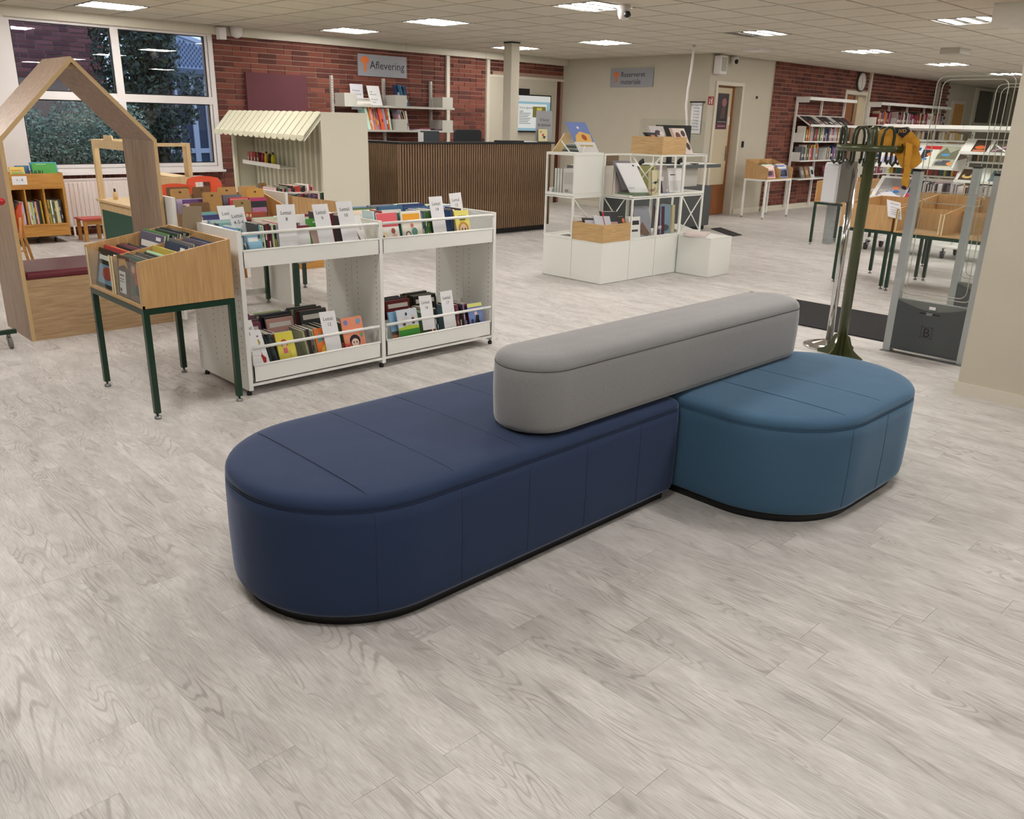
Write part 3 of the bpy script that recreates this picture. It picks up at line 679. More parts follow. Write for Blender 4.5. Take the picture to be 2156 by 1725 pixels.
# ------------------------------------------------------------------ double sided white shelving, two bays
FX, FY0, FY1, FH = (1.955, 2.822, 3.715), 4.045, 4.64, .877
t = thing('bookshelf', 'low white double-sided metal bookshelf with tilted trays of picture books', 'bookshelf', (2.85, 4.34, 0))
HOLE = mat('hole_grey', (110, 108, 104), .8)
for x in FX:
    e = MB().box(x, x+.024, FY0, (FY0+FY1)/2-.001, .03, FH).box(x, x+.024, (FY0+FY1)/2+.001, FY1, .03, FH).build('end_panel', WHITE, t)
    mb = MB()
    for y in (FY0+.04, FY0+.235, FY1-.235, FY1-.04):
        for k in range(18): mb.box(x-.0006, x+.0246, y, y+.005, .13+k*.032, .137+k*.032)
    mb.build('shelf_hole', HOLE, e, kind='stuff')
    for y in (FY0+.03, FY1-.05): MB().lathe((x+.012, y, 0), [(.014, 0), (.014, .018), (.008, .019), (.008, .032)], 10).build('foot', BLACK, e)
def tray(x0, x1, side, zr, zt, zb, floor_z):
    ys = FY0 if side < 0 else FY1; s = -side
    y = lambda v: ys+s*v
    tr = MB().box(x0, x1, y(.0), y(.008), zb, zt).box(x0, x1, y(.008), y(.285), floor_z, floor_z+.006).box(x0, x1, y(.279), y(.285), floor_z+.006, floor_z+.12)
    for xx in (x0, x1-.004): tr.prism([(y(.008), floor_z+.006), (y(.285), floor_z+.006), (y(.285), zr+.012), (y(.0), zr-.02), (y(0), zb)], xx, xx+.004, 'X')
    tr = tr.build('tray', WHITE, t)
    MB().tube([(x0+.004, y(.004), zr), (x1-.004, y(.004), zr)], .0085, 10).build('rail', WHITE, tr)
    MB().tube([(x0, y(.004), zt), (x1, y(.004), zt)], .0065, 10).build('lip', WHITE, tr)
    return tr
for b in (0, 1):
    x0, x1 = FX[b]+.025, FX[b+1]-.001
    for side in (-1, 1):
        tray(x0, x1, side, .862, .775, .69, .70); tray(x0+.01, x1-.01, side, .262, .164, .075, .085)
    MB().box(x0, x1, FY0+.002, FY0+.012, .052, .066).build('base_rail', WHITE, t)
YF = FY0+.02
def card(px, Y, s, n, lab, w=.095, lean=.14, hgt=.3):
    """px = top-left, top-right pixel of the card"""
    Y = Y+.06*hgt
    a, b = PY(*px[0], Y), PY(*px[1], Y); ux = (b-a); W_ = ux.length; ux.normalize()
    uz = Vector((-lean, .06, 1)).normalized(); 
    ob = MB().obox(a-uz*hgt, ux*W_, Vector((0, .0008, 0)), uz*hgt).build('sign_card', CARD)
    tag(ob, lab, 'sign')
    c = a+ux*W_*.5-uz*hgt*.0
    text('Lettal:', .027, INK, ob, a+ux*W_*.5-uz*.052, ux, uz); text(n, .027, INK, ob, a+ux*W_*.5-uz*.085, ux, uz)
    return ob
card(((456, 434), (494, 432)), 4.5, 1, '', 'white card reading Lettal, half hidden behind the 4-5-6 card')
card(((479, 439), (512, 435)), 4.2, 1, '4-5-6', 'white card reading Lettal: 4-5-6, top left of the white shelf', hgt=.32)
card(((581, 431), (620, 430)), YF-.004, 1, '8', 'grey-white card reading Lettal: 8 in the upper left tray', lean=0)
card(((656, 431), (689, 429)), YF-.004, 1, '9', 'white card reading Lettal: 9 in the upper left tray')
card(((706, 425), (739, 423)), YF-.004, 1, '10', 'white card reading Lettal: 10 near the middle upright')
card(((902, 415), (930, 413)), YF, 1, '14', 'white card reading Lettal: 14 in the upper right tray', hgt=.24)
card(((945, 408), (970, 405)), YF+.14, 1, '15', 'white card reading Lettal: 15 at the upper right end', hgt=.2)
card(((500, 677), (529, 674)), YF-.002, 1, '11', 'white card reading Lettal: 11, lower left behind the green leg', hgt=.2, lean=.2)
card(((671, 658), (704, 654)), YF-.002, 1, '12', 'white card reading Lettal: 12 in the lower left tray', hgt=.24)
card(((881, 624), (907, 621)), YF-.002, 1, '16', 'white card reading Lettal: 16, left one in the lower right tray', hgt=.22, lean=.12)
card(((926, 615), (951, 611)), YF-.002, 1, '17', 'white card reading Lettal: 17, right one in the lower right tray', hgt=.24, lean=.12)
def face(px, Y, h, rgb, label, art, tk=.008, lean=.12, tilt=.12, title=None):
    """book facing the aisle: px = top-left, top-right pixels in plane Y"""
    Y = Y+lean*h
    a, b = PY(*px[0], Y), PY(*px[1], Y); ux = b-a; ux.z = 0; uz = Vector((-tilt, lean, 1)).normalized()*h
    return book(a-uz, ux, Vector((0, tk, 0)), uz, rgb, label, art=art, title=title, name='picture_book', cat='picture book')
DKR = mat('dark_red_ink', (110, 30, 45), .6); YEL = mat('yellow_ink', (240, 200, 60), .5); WHI = mat('white_ink', (240, 240, 240), .5); BLU = mat('blue_ink', (50, 60, 140), .5); REDI = mat('red_ink', (190, 40, 40), .5)
def stack(x0, w, z, h, n, tk, where, seed, pal, y0, y1=None, lean=.14):
    """picture books one behind the other, covers to the aisle"""
    r = random.Random(seed); y = y0; k = 0
    while k < n and y < FY1-.03-lean*h:
        t_ = tk*r.uniform(.7, 1.3); ci = r.choice(pal); c = tuple(min(255, int(v*r.uniform(.85, 1.1))) for v in PAL[ci]); hh = h*r.uniform(.92, 1.04); ww = w*r.uniform(.84, 1.); k += 1
        x = x0+r.uniform(0, w-ww); c2 = r.choice(PAL)
        book((x, y, z), (ww, 0, 0), (0, t_*.9, 0), Vector((-.04, lean, 1)).normalized()*hh, c, '%s picture book, %s %s' % (CNAME[ci], ORD(k), where), 'stacked books in the rear trays of the white shelf', cat='picture book', art=[('r', .1, .9, .78, .9, (226, 222, 214)), ('r', .1, .9, .1, .6, c2)] if k == 1 else None, name='picture_book')
        y += t_
DK_ = [19, 0, 18, 19, 1, 2, 19, 21]
stack(2.03, .2, .1, .235, 9, .017, 'from the front, lower left rear tray, left pile', 81, DK_, FY0+.30)
stack(2.25, .2, .1, .235, 9, .017, 'from the front, lower left rear tray, middle pile', 82, [19, 2, 10, 9, 1, 18, 0], FY0+.30)
stack(2.47, .2, .1, .24, 9, .017, 'from the front, lower left rear tray, right pile', 83, [10, 9, 2, 18, 0, 19], FY0+.30)
stack(2.87, .2, .1, .215, 9, .017, 'from the front, lower right rear tray, left pile', 84, [0, 10, 19, 18], FY0+.30)
stack(3.09, .2, .1, .22, 9, .017, 'from the front, lower right rear tray, middle pile', 85, [2, 19, 1, 0], FY0+.30)
stack(3.31, .2, .1, .225, 9, .017, 'from the front, lower right rear tray, right pile', 86, [19, 1, 13, 10, 2], FY0+.30)
PL_ = [8, 6, 7, 8, 20, 5, 7, 17]
stack(2.02, .19, .71, .17, 8, .018, 'from the front, upper left rear tray, first pile', 87, [4, 6, 7, 3], FY0+.31)
stack(2.22, .19, .71, .18, 8, .018, 'from the front, upper left rear tray, second pile', 88, [3, 8, 7, 2], FY0+.31)
stack(2.42, .19, .71, .18, 8, .018, 'from the front, upper left rear tray, third pile', 89, [8, 20, 7, 2], FY0+.31)
stack(2.62, .18, .71, .18, 8, .018, 'from the front, upper left rear tray, fourth pile', 90, [12, 8, 2, 20], FY0+.31)
stack(2.86, .19, .71, .2, 8, .018, 'from the front, upper right rear tray, first pile', 91, [12, 8, 6, 18], FY0+.31)
stack(3.06, .2, .71, .205, 8, .018, 'from the front, upper right rear tray, second pile', 92, [17, 6, 5, 20], FY0+.31)
stack(3.28, .2, .71, .2, 8, .018, 'from the front, upper right rear tray, third pile', 93, [4, 8, 13, 5], FY0+.31)
stack(3.49, .19, .71, .19, 8, .018, 'from the front, upper right rear tray, fourth pile', 94, PL_, FY0+.31)
# upper left tray
g = 'spines in the upper left tray of the white shelf'
UPL = (0, 0, 1)
spines((2.10, FY0+.045, .708), (1, 0, 0), UPL, (0, .17, 0), 26, .26, .19, 'from the left, upper left tray front row', g, lean=-.06, seed=11, pal=[17, 6, 7, 2, 8, 1, 21, 11, 18, 7, 9], tmin=.008, tmax=.013, name='picture_book')
spines((2.50, FY0+.05, .708), (1, 0, 0), UPL, (0, .15, 0), 8, .07, .22, 'from the left, just left of the card for nine', g, lean=-.08, seed=12, pal=[2, 11, 18], tmin=.007, tmax=.011, name='picture_book')
spines((2.655, FY0+.045, .708), (1, 0, 0), UPL, (0, .17, 0), 8, .05, .2, 'from the left, between the nine and ten cards', g, lean=-.14, seed=13, pal=[10, 1, 10, 9, 0], tmin=.008, tmax=.014, name='picture_book')
spines((1.995, FY0+.05, .708), (1, 0, 0), UPL, (0, .15, 0), 5, .075, .18, 'from the left, left end of the upper left tray', g, lean=-.14, seed=14, pal=[6, 6, 5, 21], tmin=.008, tmax=.012, name='picture_book')
face(((516, 495), (545, 492)), YF+.01, .15, (150, 200, 225), 'pale blue picture book at the left end of the upper left tray', [('r', .1, .8, .75, .9, (240, 240, 240)), ('r', .5, 1, 0, .22, (110, 60, 60))], tilt=.2)
face(((620, 452), (641, 451)), YF+.02, .22, (236, 234, 230), 'white picture book right of the card for 8', [], tilt=.0, title=[('r', .06, .05, .13, DKR)])
face(((618, 476), (650, 474)), YF+.0, .2, (226, 226, 226), 'white picture book with a black top hat drawing and red spine strip', [('r', 0, 1, .88, 1, (120, 34, 50)), ('r', .34, .58, .18, .42, (16, 16, 18)), ('r', .22, .75, .13, .19, (16, 16, 18))], tilt=.0, title=[('Her er', .026, .07, .135, DKR), ('Der Kat', .03, .07, .1, DKR)])
face(((640, 462), (668, 459)), YF+.02, .22, (84, 156, 66), 'green picture book reading Le e, left of the card for 9', [('r', .6, .95, .9, .94, (200, 230, 190))], title=[('Le e', .034, .085, .14, WHI)], tilt=.03)
face(((650, 480), (668, 479)), YF+.02, .17, (240, 208, 196), 'pale pink picture book with a small drawn figure', [('e', .6, .2, .22, .12, (196, 130, 70)), ('e', .55, .38, .2, .1, (246, 232, 214))], tilt=.2)
face(((740, 455), (757, 452)), YF+.05, .15, (240, 240, 238), 'white picture book with a brown kangaroo drawing, top words Oda', [('p', [(.5, .25), (.62, .5), (.8, .2), (.9, .02), (.6, .0)], (120, 66, 40)), ('r', .56, .6, .45, .72, (90, 60, 40))], tilt=.25, title=[('Oda', .026, .045, .11, DKR)])
face(((742, 485), (762, 482)), YF+.0, .1, (236, 236, 236), 'white booklet with a brown running animal beside the middle upright', [('p', [(.4, .9), (.5, .5), (.9, .1), (.6, .0), (.35, .5)], (124, 70, 44))], tilt=.3)
# upper right tray
g = 'spines in the upper right tray of the white shelf'
spines((3.17, FY0+.05, .708), (1, 0, 0), UPL, (0, .16, 0), 14, .145, .2, 'from the left, beside the card for fourteen', g, lean=-.06, seed=18, pal=[18, 11, 5, 12, 11, 9, 12], tmin=.008, tmax=.013, name='picture_book')
spines((3.42, FY0+.05, .708), (1, 0, 0), UPL, (0, .16, 0), 10, .1, .2, 'from the left, right of the card for fourteen', g, lean=-.12, seed=19, pal=[8, 9, 1, 19, 5, 6], tmin=.008, tmax=.013, name='picture_book')
spines((2.87, FY0+.1, .708), (1, 0, 0), UPL, (0, .12, 0), 8, .09, .21, 'from the left, behind the pink cover', g, lean=-.1, seed=20, pal=[9, 8, 3, 17, 11], tmin=.008, tmax=.012, name='picture_book')
face(((791, 450), (834, 447)), YF+.0, .21, (238, 236, 228), 'white and pink picture book reading Otto with a cartoon animal', [('r', 0, 1, .62, 1, (232, 104, 112)), ('e', .25, .3, .2, .2, (244, 226, 190)), ('e', .75, .25, .16, .18, (226, 190, 170)), ('e', .2, .34, .05, .06, (40, 30, 30)), ('e', .7, .5, .1, .08, (170, 90, 80))], tilt=.1, title=[('Otto', .05, .11, .13, mat('plum_ink', (90, 40, 90), .5))])
face(((842, 446), (884, 443)), YF+.0, .21, (234, 230, 216), 'cream picture book with an orange title panel and a child on a bicycle', [('r', .08, .92, .70, .93, (240, 170, 50)), ('e', .28, .36, .13, .09, (40, 36, 34)), ('e', .28, .36, .09, .06, (234, 230, 216)), ('e', .6, .42, .15, .12, (100, 150, 140)), ('e', .5, .6, .08, .06, (210, 120, 100)), ('e', .6, .16, .13, .1, (70, 50, 50)), ('e', .6, .16, .09, .07, (234, 230, 216)), ('r', .25, .7, .28, .31, (60, 50, 50))], tilt=.06, title=[('Palle på cykeltur', .0175, .1, .162, INK)])
face(((832, 449), (843, 447)), YF+.02, .21, (40, 120, 100), 'narrow teal picture book between the two large covers', [], tilt=.1)
face(((955, 444), (985, 441)), YF+.0, .2, (232, 222, 120), 'yellow picture book with a lion face at the upper right end', [('r', 0, 1, 0, .52, (238, 226, 196)), ('e', .5, .42, .36, .24, (206, 150, 60)), ('e', .5, .4, .26, .18, (246, 214, 180)), ('e', .4, .42, .04, .04, (60, 40, 30)), ('e', .6, .42, .04, .04, (60, 40, 30)), ('r', .2, .8, .8, .84, (110, 120, 60)), ('r', .3, .7, .7, .74, (110, 120, 60))], tilt=.12)
# lower left tray
g = 'spines in the lower left tray of the white shelf'
LB = [19, 0, 18, 19, 1, 0, 2, 17]
spines((2.12, FY0+.05, .1), (1, 0, 0), UPL, (0, .15, 0), 12, .1, .21, 'from the left, beside the card for eleven', g, lean=-.2, seed=21, pal=[18, 17, 4, 2, 19, 0], tmin=.008, tmax=.013, name='picture_book')
spines((2.36, FY0+.05, .1), (1, 0, 0), UPL, (0, .15, 0), 24, .18, .2, 'from the left, middle of the lower left tray', g, lean=-.2, seed=22, pal=[18, 0, 9, 1, 10, 17, 8, 0], tmin=.007, tmax=.011, name='picture_book')
spines((2.62, FY0+.055, .1), (1, 0, 0), UPL, (0, .16, 0), 8, .075, .2, 'from the left, right of the card for twelve', g, lean=-.14, seed=23, pal=[8, 10, 12, 9, 7], tmin=.007, tmax=.011, name='picture_book')
book((2.0, FY1-.06, .1), (.12, 0, 0), (0, .01, 0), (-.03, .04, .26), (38, 74, 44), 'dark green book standing alone at the lower left back')
face(((515, 700), (548, 698)), YF+.0, .2, (240, 240, 242), 'white picture book with a red hen tail drawing at the lower left', [('p', [(.55, .32), (.62, .42), (.7, .3), (.85, .22), (.8, .12), (.7, .02), (.6, .1)], (176, 40, 34)), ('r', .45, .75, .82, .86, (150, 60, 90)), ('e', .6, .68, .16, .09, (190, 160, 60)), ('r', .6, .63, .35, .6, (40, 40, 40))], tilt=.18)
face(((571, 703), (612, 699)), YF+.025, .22, (166, 190, 204), 'pale blue picture book behind the yellow one', [('r', .1, .9, .8, .9, (220, 228, 232))], tilt=.12)
face(((577, 703), (614, 699)), YF+.0, .19, (222, 210, 84), 'yellow picture book reading Find selv, with a red-haired child', [('e', .42, .68, .2, .12, (176, 60, 50)), ('e', .42, .64, .13, .08, (240, 200, 170)), ('r', .3, .54, .38, .54, (206, 100, 120)), ('r', 0, 1, 0, .2, (120, 150, 70)), ('e', .8, .32, .14, .14, (236, 220, 110)), ('e', .5, .12, .14, .07, (150, 80, 60)), ('e', .78, .1, .08, .1, (240, 230, 220))], tilt=.12, title=[('Find selv, Bob!', .012, .058, .166, INK)])
face(((659, 694), (678, 692)), YF+.0, .17, (230, 120, 50), 'orange and blue picture book left of the card for 12', [('p', [(.3, 0), (1, 0), (1, .5), (.5, .3)], (240, 190, 50)), ('p', [(.2, .5), (.9, .6), (.6, .9)], (90, 160, 160))], tilt=.12)
face(((716, 672), (760, 668)), YF+.0, .19, (236, 152, 118), 'salmon picture book reading Ena with a dark-haired girl', [('e', .5, .26, .26, .2, (40, 30, 44)), ('e', .5, .2, .18, .14, (244, 216, 200)), ('e', .43, .22, .03, .03, (30, 24, 30)), ('e', .57, .22, .03, .03, (30, 24, 30)), ('e', .2, .86, .1, .08, (120, 130, 190)), ('e', .8, .86, .12, .09, (130, 160, 190)), ('e', .85, .42, .08, .07, (120, 160, 120)), ('e', .5, .03, .14, .05, (60, 50, 70)), ('r', .1, .2, .1, .16, (200, 90, 80))], tilt=.1, title=[('Ena!', .042, .085, .115, REDI)])
# lower right tray
g = 'spines in the lower right tray of the white shelf'
spines((3.19, FY0+.05, .1), (1, 0, 0), UPL, (0, .15, 0), 14, .2, .2, 'from the left, behind the card for sixteen', g, lean=-.16, seed=26, pal=[8, 12, 0, 3, 19, 2], tmin=.008, tmax=.012, name='picture_book')
spines((3.42, FY0+.05, .1), (1, 0, 0), UPL, (0, .15, 0), 16, .15, .2, 'from the left, right of the card for seventeen', g, lean=-.16, seed=27, pal=[21, 1, 19, 0, 11, 6, 2], tmin=.008, tmax=.012, name='picture_book')
face(((816, 659), (834, 656)), YF+.02, .22, (130, 174, 206), 'blue picture book at the left end of the lower right tray', [('r', 0, 1, 0, .35, (170, 120, 70)), ('r', 0, 1, .35, .45, (90, 70, 60))], tilt=.14)
face(((833, 655), (876, 649)), YF+.0, .215, (206, 214, 222), 'grey and green picture book reading Jeppe laver en tunnel', [('r', 0, 1, 0, .42, (52, 140, 46)), ('p', [(0, .42), (1, .42), (1, .5), (.5, .54), (0, .48)], (170, 190, 50)), ('e', .3, .62, .08, .09, (96, 50, 48)), ('e', .75, .66, .08, .11, (80, 44, 50)), ('e', .3, .72, .05, .05, (236, 200, 170)), ('e', .75, .79, .05, .05, (236, 200, 170)), ('e', .45, .87, .05, .05, (40, 40, 50))], tilt=.1, title=[('Jeppe laver', .024, .088, .052, WHI), ('en tunnel', .024, .084, .026, WHI)])
face(((983, 641), (1013, 636)), YF+.0, .17, (120, 140, 196), 'blue picture book with a dark dancing figure at the lower right end', [('r', .0, 1, .86, 1, (230, 230, 130)), ('e', .5, .6, .1, .08, (236, 200, 180)), ('p', [(.3, .1), (.5, .55), (.7, .5), (.6, .1), (.9, .0), (.5, .2)], (24, 22, 28)), ('e', .2, .3, .1, .1, (50, 60, 120)), ('r', .1, .9, .74, .82, (150, 120, 190))], tilt=.12)
# ------------------------------------------------------------------ plywood house nook
HX0, HX1, HY0, HY1, HE, HA = 1.416, 2.372, 5.98, 6.545, 1.262, 1.755
t = thing('house_nook', 'open plywood house shaped reading nook with bench box and burgundy cushion', 'reading nook', ((HX0+HX1)/2, 6.25, 0))
tk = .024
MB().box(HX0, HX0+tk, HY0, HY1, 0, HE-.0).build('side_wall', OAKZ, t); MB().box(HX1-tk, HX1, HY0, HY1, 0, HE).build('side_wall', OAKZ, t)
HM = (HX0+HX1)/2
MB().prism([(HX0, HE), (HM, HA), (HM, HA-.034), (HX0+tk, HE-.01)], HY0, HY1, 'Y').build('roof_board', OAKZ, t)
MB().prism([(HX1, HE), (HM, HA), (HM, HA-.034), (HX1-tk, HE-.01)], HY0, HY1, 'Y').build('roof_board', OAKZ, t)
MB().prism([(HM-.035, HA-.07), (HM+.035, HA-.07), (HM, HA-.034)], HY0+.03, HY0+.05, 'Y').build('ridge_block', OAK, t)
ED = mat('plywood_edge', (206, 176, 128), .5)
for (a, b) in (((HX0, 0), (HX0, HE)), ((HX1, 0), (HX1, HE))):
    s = 1 if a[0] == HX0 else -1; MB().box(a[0], a[0]+s*tk, HY0-.0015, HY0, 0, HE-.012).build('edge_band', ED, t)
MB().prism([(HX0, HE-.012), (HX0, HE), (HM, HA), (HM, HA-.034), (HX0+tk, HE-.012)], HY0-.0015, HY0, 'Y').build('edge_band', ED, t)
MB().prism([(HX1, HE-.012), (HX1, HE), (HM, HA), (HM, HA-.034), (HX1-tk, HE-.012)], HY0-.0015, HY0, 'Y').build('edge_band', ED, t)
MB().box(HX0+tk, HX1-tk, HY0+.001, HY0+.02, 0, .398).build('bench_front', OAK, t); MB().box(HX0+tk, HX1-tk, HY1-.02, HY1, 0, .398).build('bench_back', OAK, t)
MB().box(HX0+tk, HX1-tk, HY0+.02, HY1-.02, .38, .398).build('bench_top', OAK, t)
cu = MB()
cushion(cu, HX0+tk+.006, HX1-tk-.006, HY0+.012, HY1-.01, [.02]*4, [(.006, .3985), (0, .405), (0, .432), (.004, .439), (.012, .443), (.04, .447)])
co_ = cu.build('seat_cushion', mat('burgundy_vinyl', (108, 40, 52), .35)); tag(co_, 'burgundy vinyl seat cushion on the bench of the plywood house', 'cushion')
# ------------------------------------------------------------------ trolley at the left edge
rt_ = PY(10, 424, 5.96)
t = thing('trolley', 'green metal trolley with casters and red tube rail at the left edge', 'trolley', (1.05, 5.95, 0))
GR = MB().box(.72, 1.315, 5.88, 5.91, .092, .118).build('base_bar', GREENM, t)
MB().box(.9, 1.29, 6.25, 6.28, .092, .118).build('base_bar', GREENM, t)
MB().box(1.0, 1.03, 5.91, 6.25, .092, .118).build('base_bar', GREENM, t)
for (x, y) in ((1.27, 5.9), (1.25, 6.26), (.8, 5.9)):
    c = MB().lathe((x, y, .07), [(.012, 0), (.012, .022)], 10).box(x-.012, x+.012, y-.02, y+.02, .05, .07).build('caster', STEEL, t)
    MB().prism([(y-.02+.034*math.cos(a*PI/8), .034+.034*math.sin(a*PI/8)) for a in range(16)], x-.009, x+.009, 'X').build('wheel', mat('grey_tyre', (120, 118, 112), .5), c)
MB().box(.9, .93, 6.05, 6.08, .118, .82).build('upright', GREENM, t)
rt_ = PY(10, 424, 5.96); MB().tube([(rt_.x-.6, 5.96, rt_.z), (rt_.x-.015, 5.96, rt_.z), (rt_.x, 5.96, rt_.z)], [.022, .022, .012], 14).build('tube_rail', mat('red_plastic', (190, 30, 40), .35), t)
# ------------------------------------------------------------------ children's chairs
def kid_chair(label, loc, rz, hole=True, H=.66):
    t = thing('childs_chair', label, 'chair', loc, rz)
    OR = mat('orange_shell', (214, 74, 22), .4); W = GOLD
    sh = MB(1); n = 12
    # back shell: rounded panel with handle opening, curved in plan; local -y is the front
    def bk(u, v):   # u -1..1 across, v 0..1 up
        return (u*.17, .15+.03*v-.035*(u*u), H-.26+v*.26)
    rows = 10; cols = 14; th = .01
    def inside(u, v):
        if hole and abs(u) < .42 and .45 < v < .82: return False
        return (abs(u) > .8 and v > .86) and (abs(u)-.8)/.2+(v-.86)/.14 > 1.05
    for side in (0, 1):
        idx = {}
        for i in range(cols+1):
            for j in range(rows+1):
                u, v = -1+2*i/cols, j/rows; x, y, z = bk(u*(1 if v < .85 else 1-.12*(v-.85)/.15), v); idx[i, j] = sh.add([(x, y+side*th, z-.02*u*u*(v > .8))])
        for i in range(cols):
            for j in range(rows):
                u, v = -1+2*(i+.5)/cols, (j+.5)/rows
                if hole and abs(u) < .42 and .45 < v < .82: continue
                q = (idx[i, j], idx[i+1, j], idx[i+1, j+1], idx[i, j+1]); sh.face(q if side == 0 else q[::-1], True)
    sh.build('backrest', OR, t)
    st = MB(1); cushion(st, -.16, .16, -.16, .15, [.05]*4, [(0, H-.28-.012), (0, H-.28), (.01, H-.276)]); st.build('seat', OR, t)
    for sx in (-1, 1):
        MB(1).tube([(sx*.17, -.15, 0), (sx*.15, -.13, H-.29)], .013, 8).build('leg', W, t)
        MB(1).tube([(sx*.18, .2, 0), (sx*.15, .15, H-.3), (sx*.15, .168, H-.12)], .013, 8).build('leg', W, t)
        MB(1).tube([(sx*.16, -.14, .2), (sx*.17, .18, .2)], .009, 6).build('stretcher', W, t)
    return t
kid_chair('orange child chair with a handle hole, nearest the awning stall', (3.40, 7.42, 0), .1, True, .90)
kid_chair('orange child chair half hidden behind the plywood house', (2.98, 7.12, 0), -.1, False, .865)
t = kid_chair('wooden child chair with orange back seen through the plywood house', (2.02, 8.9, 0), -1.9, False, .62)
# ------------------------------------------------------------------ bookcase on casters under the window
t = thing('bookcase', 'golden wood bookcase on casters with slots of thin books and label 1 - Å', 'bookcase', (2.55, 10.7, 0))
BX0, BX1, BY0, BY1 = 1.95, 3.07, 10.5, 10.98
for x in (BX0, BX1-.022): MB().box(x, x+.022, BY0, BY1, .075, .77).build('side_panel', GOLD, t)
MB().box(BX0+.022, BX1-.022, BY0, BY0+.018, .62, .765).build('front_board', GOLD, t)
MB().box(BX0+.022, BX1-.022, BY0-.006, BY1, .6, .618).build('shelf', GOLD, t); MB().box(BX0+.022, BX1-.022, BY0-.004, BY1, .2, .218).build('shelf', GOLD, t)
MB().box(BX0+.022, BX1-.022, BY0, BY0+.018, .085, .198).build('plinth_board', GOLD, t)
MB().box(BX0+.022, BX1-.022, BY1-.015, BY1, .085, .76).build('back_panel', GOLD, t)
sl = [2.28, 2.47, 2.66, 2.85]
for x in sl: MB().box(x-.008, x+.008, BY0, BY1-.015, .219, .6).build('divider', GOLD, t)
for x in (2.1, 2.75, 2.93):
    c = MB().lathe((x, 10.62, .05), [(.01, 0), (.01, .03)], 8).build('caster', STEEL, t)
    MB().prism([(10.62+.025*math.cos(a*PI/6), .025+.025*math.sin(a*PI/6)) for a in range(12)], x-.009, x+.009, 'X').build('wheel', BLACK, c)
o = MB().box(2.554, 2.7, 10.496, 10.4985, .652, .742).build('label_card', CARD, t); text('1 - Å', .035, INK, t, (2.63, 10.4955, .69), (1, 0, 0), (0, 0, 1))
for k, (a, b) in enumerate(zip([2.48, 2.67, 2.86], [2.65, 2.84, 3.04])):
    spines((a, BY0+.03, .219), (1, 0, 0), (0, 0, 1), (0, .28, 0), 12, b-a, .25, 'from the left, %s slot of the golden bookcase' % ('first', 'second', 'third')[k], 'thin books in the slots of the golden bookcase', lean=-.03, seed=40+k, pal=[8, 12, 13, 1, 18, 10, 7, 3], tmin=.01, tmax=.017)
def cover(px, Y, h, rgb, label, art=None, title=None, lean=.25, tk=.01, tilt=0., cat='book', wmul=1):
    a, b = PY(*px[0], Y), PY(*px[1], Y); ux = b-a; ux.z = 0; uz = Vector((-tilt, lean, 1)).normalized()*h
    return book(a-uz, ux*wmul, Vector((0, tk, 0)), uz, rgb, label, art=art, title=title, cat=cat)
cover(((65, 344), (116, 345)), 10.62, .13, (66, 158, 60), 'green picture book reading CARL on top of the golden bookcase', [('r', .2, .6, .9, .93, (210, 230, 200)), ('e', .55, .05, .12, .06, (230, 210, 150))], title=[('CARL', .068, .155, .05, INK)])
cover(((61, 342), (118, 342)), 10.66, .14, (66, 160, 190), 'blue edged picture book behind the green CARL book', [])
cover(((18, 352), (50, 354)), 10.6, .1, (226, 196, 90), 'yellow picture book at the left on the golden bookcase', [('r', .1, .9, .1, .5, (150, 176, 90)), ('r', .1, .8, .6, .66, (180, 60, 50))])
cover(((30, 349), (60, 351)), 10.7, .12, (60, 110, 150), 'stack end blue picture book between yellow and green ones', [])
# ------------------------------------------------------------------ radiator, pipe and stool
t = thing('radiator', 'white ribbed panel radiator under the window', 'radiator', (3.6, 11.02, 0))
MB().box(3.2, 4.9, 11.03, 11.05, .11, .66).build('back_plate', FRAMEW, t)
RW = mat('radiator_white', (232, 222, 218), .45)
mb = MB(); x = 3.2
rk = MB().box(3.2, 4.9, 10.975, 10.99, .11, .65).build('front_plate', RW, t)
while x < 4.88:
    MB().prism([(x, 10.975), (x+.012, 10.96), (x+.028, 10.96), (x+.04, 10.975)], .125, .62).build('rib', RW, t); x += .05
MB().box(3.195, 4.905, 10.965, 11.05, .648, .662).build('top_grille', RW, t)
MB().lathe((3.24, 10.93, 0), [(.03, 0), (.026, .012), (.012, .014), (.012, .13)], 10).build('foot_pipe', RW, t)
t = thing('stool', 'small wooden child stool with a red seat beside the radiator', 'stool', (3.33, 10.5, 0))
MB().box(3.17, 3.45, 10.38, 10.66, .245, .262, .01).build('seat', mat('red_linoleum', (186, 76, 66), .5), t)
for (x, y) in ((3.19, 10.4), (3.4, 10.4), (3.19, 10.62), (3.4, 10.62)): MB().box(x, x+.035, y, y+.035, 0, .245).build('leg', GOLD, t)
MB().box(3.2, 3.43, 10.41, 10.43, .19, .243).build('apron', GOLD, t)
# ------------------------------------------------------------------ play kitchen / puppet counter
t = thing('play_counter', 'pale plywood play counter with window frames and a dark green front panel', 'play counter', (3.25, 8.7, 0))
KX, KY0, KY1 = 3.0, 8.0, 9.21
MB().box(KX, KX+.05, KY1-.05, KY1, 0, 1.17).build('corner_post', PINE, t); MB().box(KX, KX+.05, KY0, KY0+.05, 0, 1.17).build('corner_post', PINE, t)
MB().box(3.44, 3.48, KY0, KY0+.09, .87, 1.17).build('corner_post', PINE, t); MB().box(3.44, 3.48, KY1-.05, KY1, 0, 1.17).build('corner_post', PINE, t)
MB().box(KX, KX+.02, KY0+.05, KY1-.05, 1.09, 1.17).build('top_rail', PINE, t); MB().box(KX+.05, 3.44, KY0, KY0+.02, 1.14, 1.17).build('top_rail', PINE, t); MB().box(KX+.05, 3.44, KY1-.02, KY1, 1.14, 1.17).build('top_rail', PINE, t)
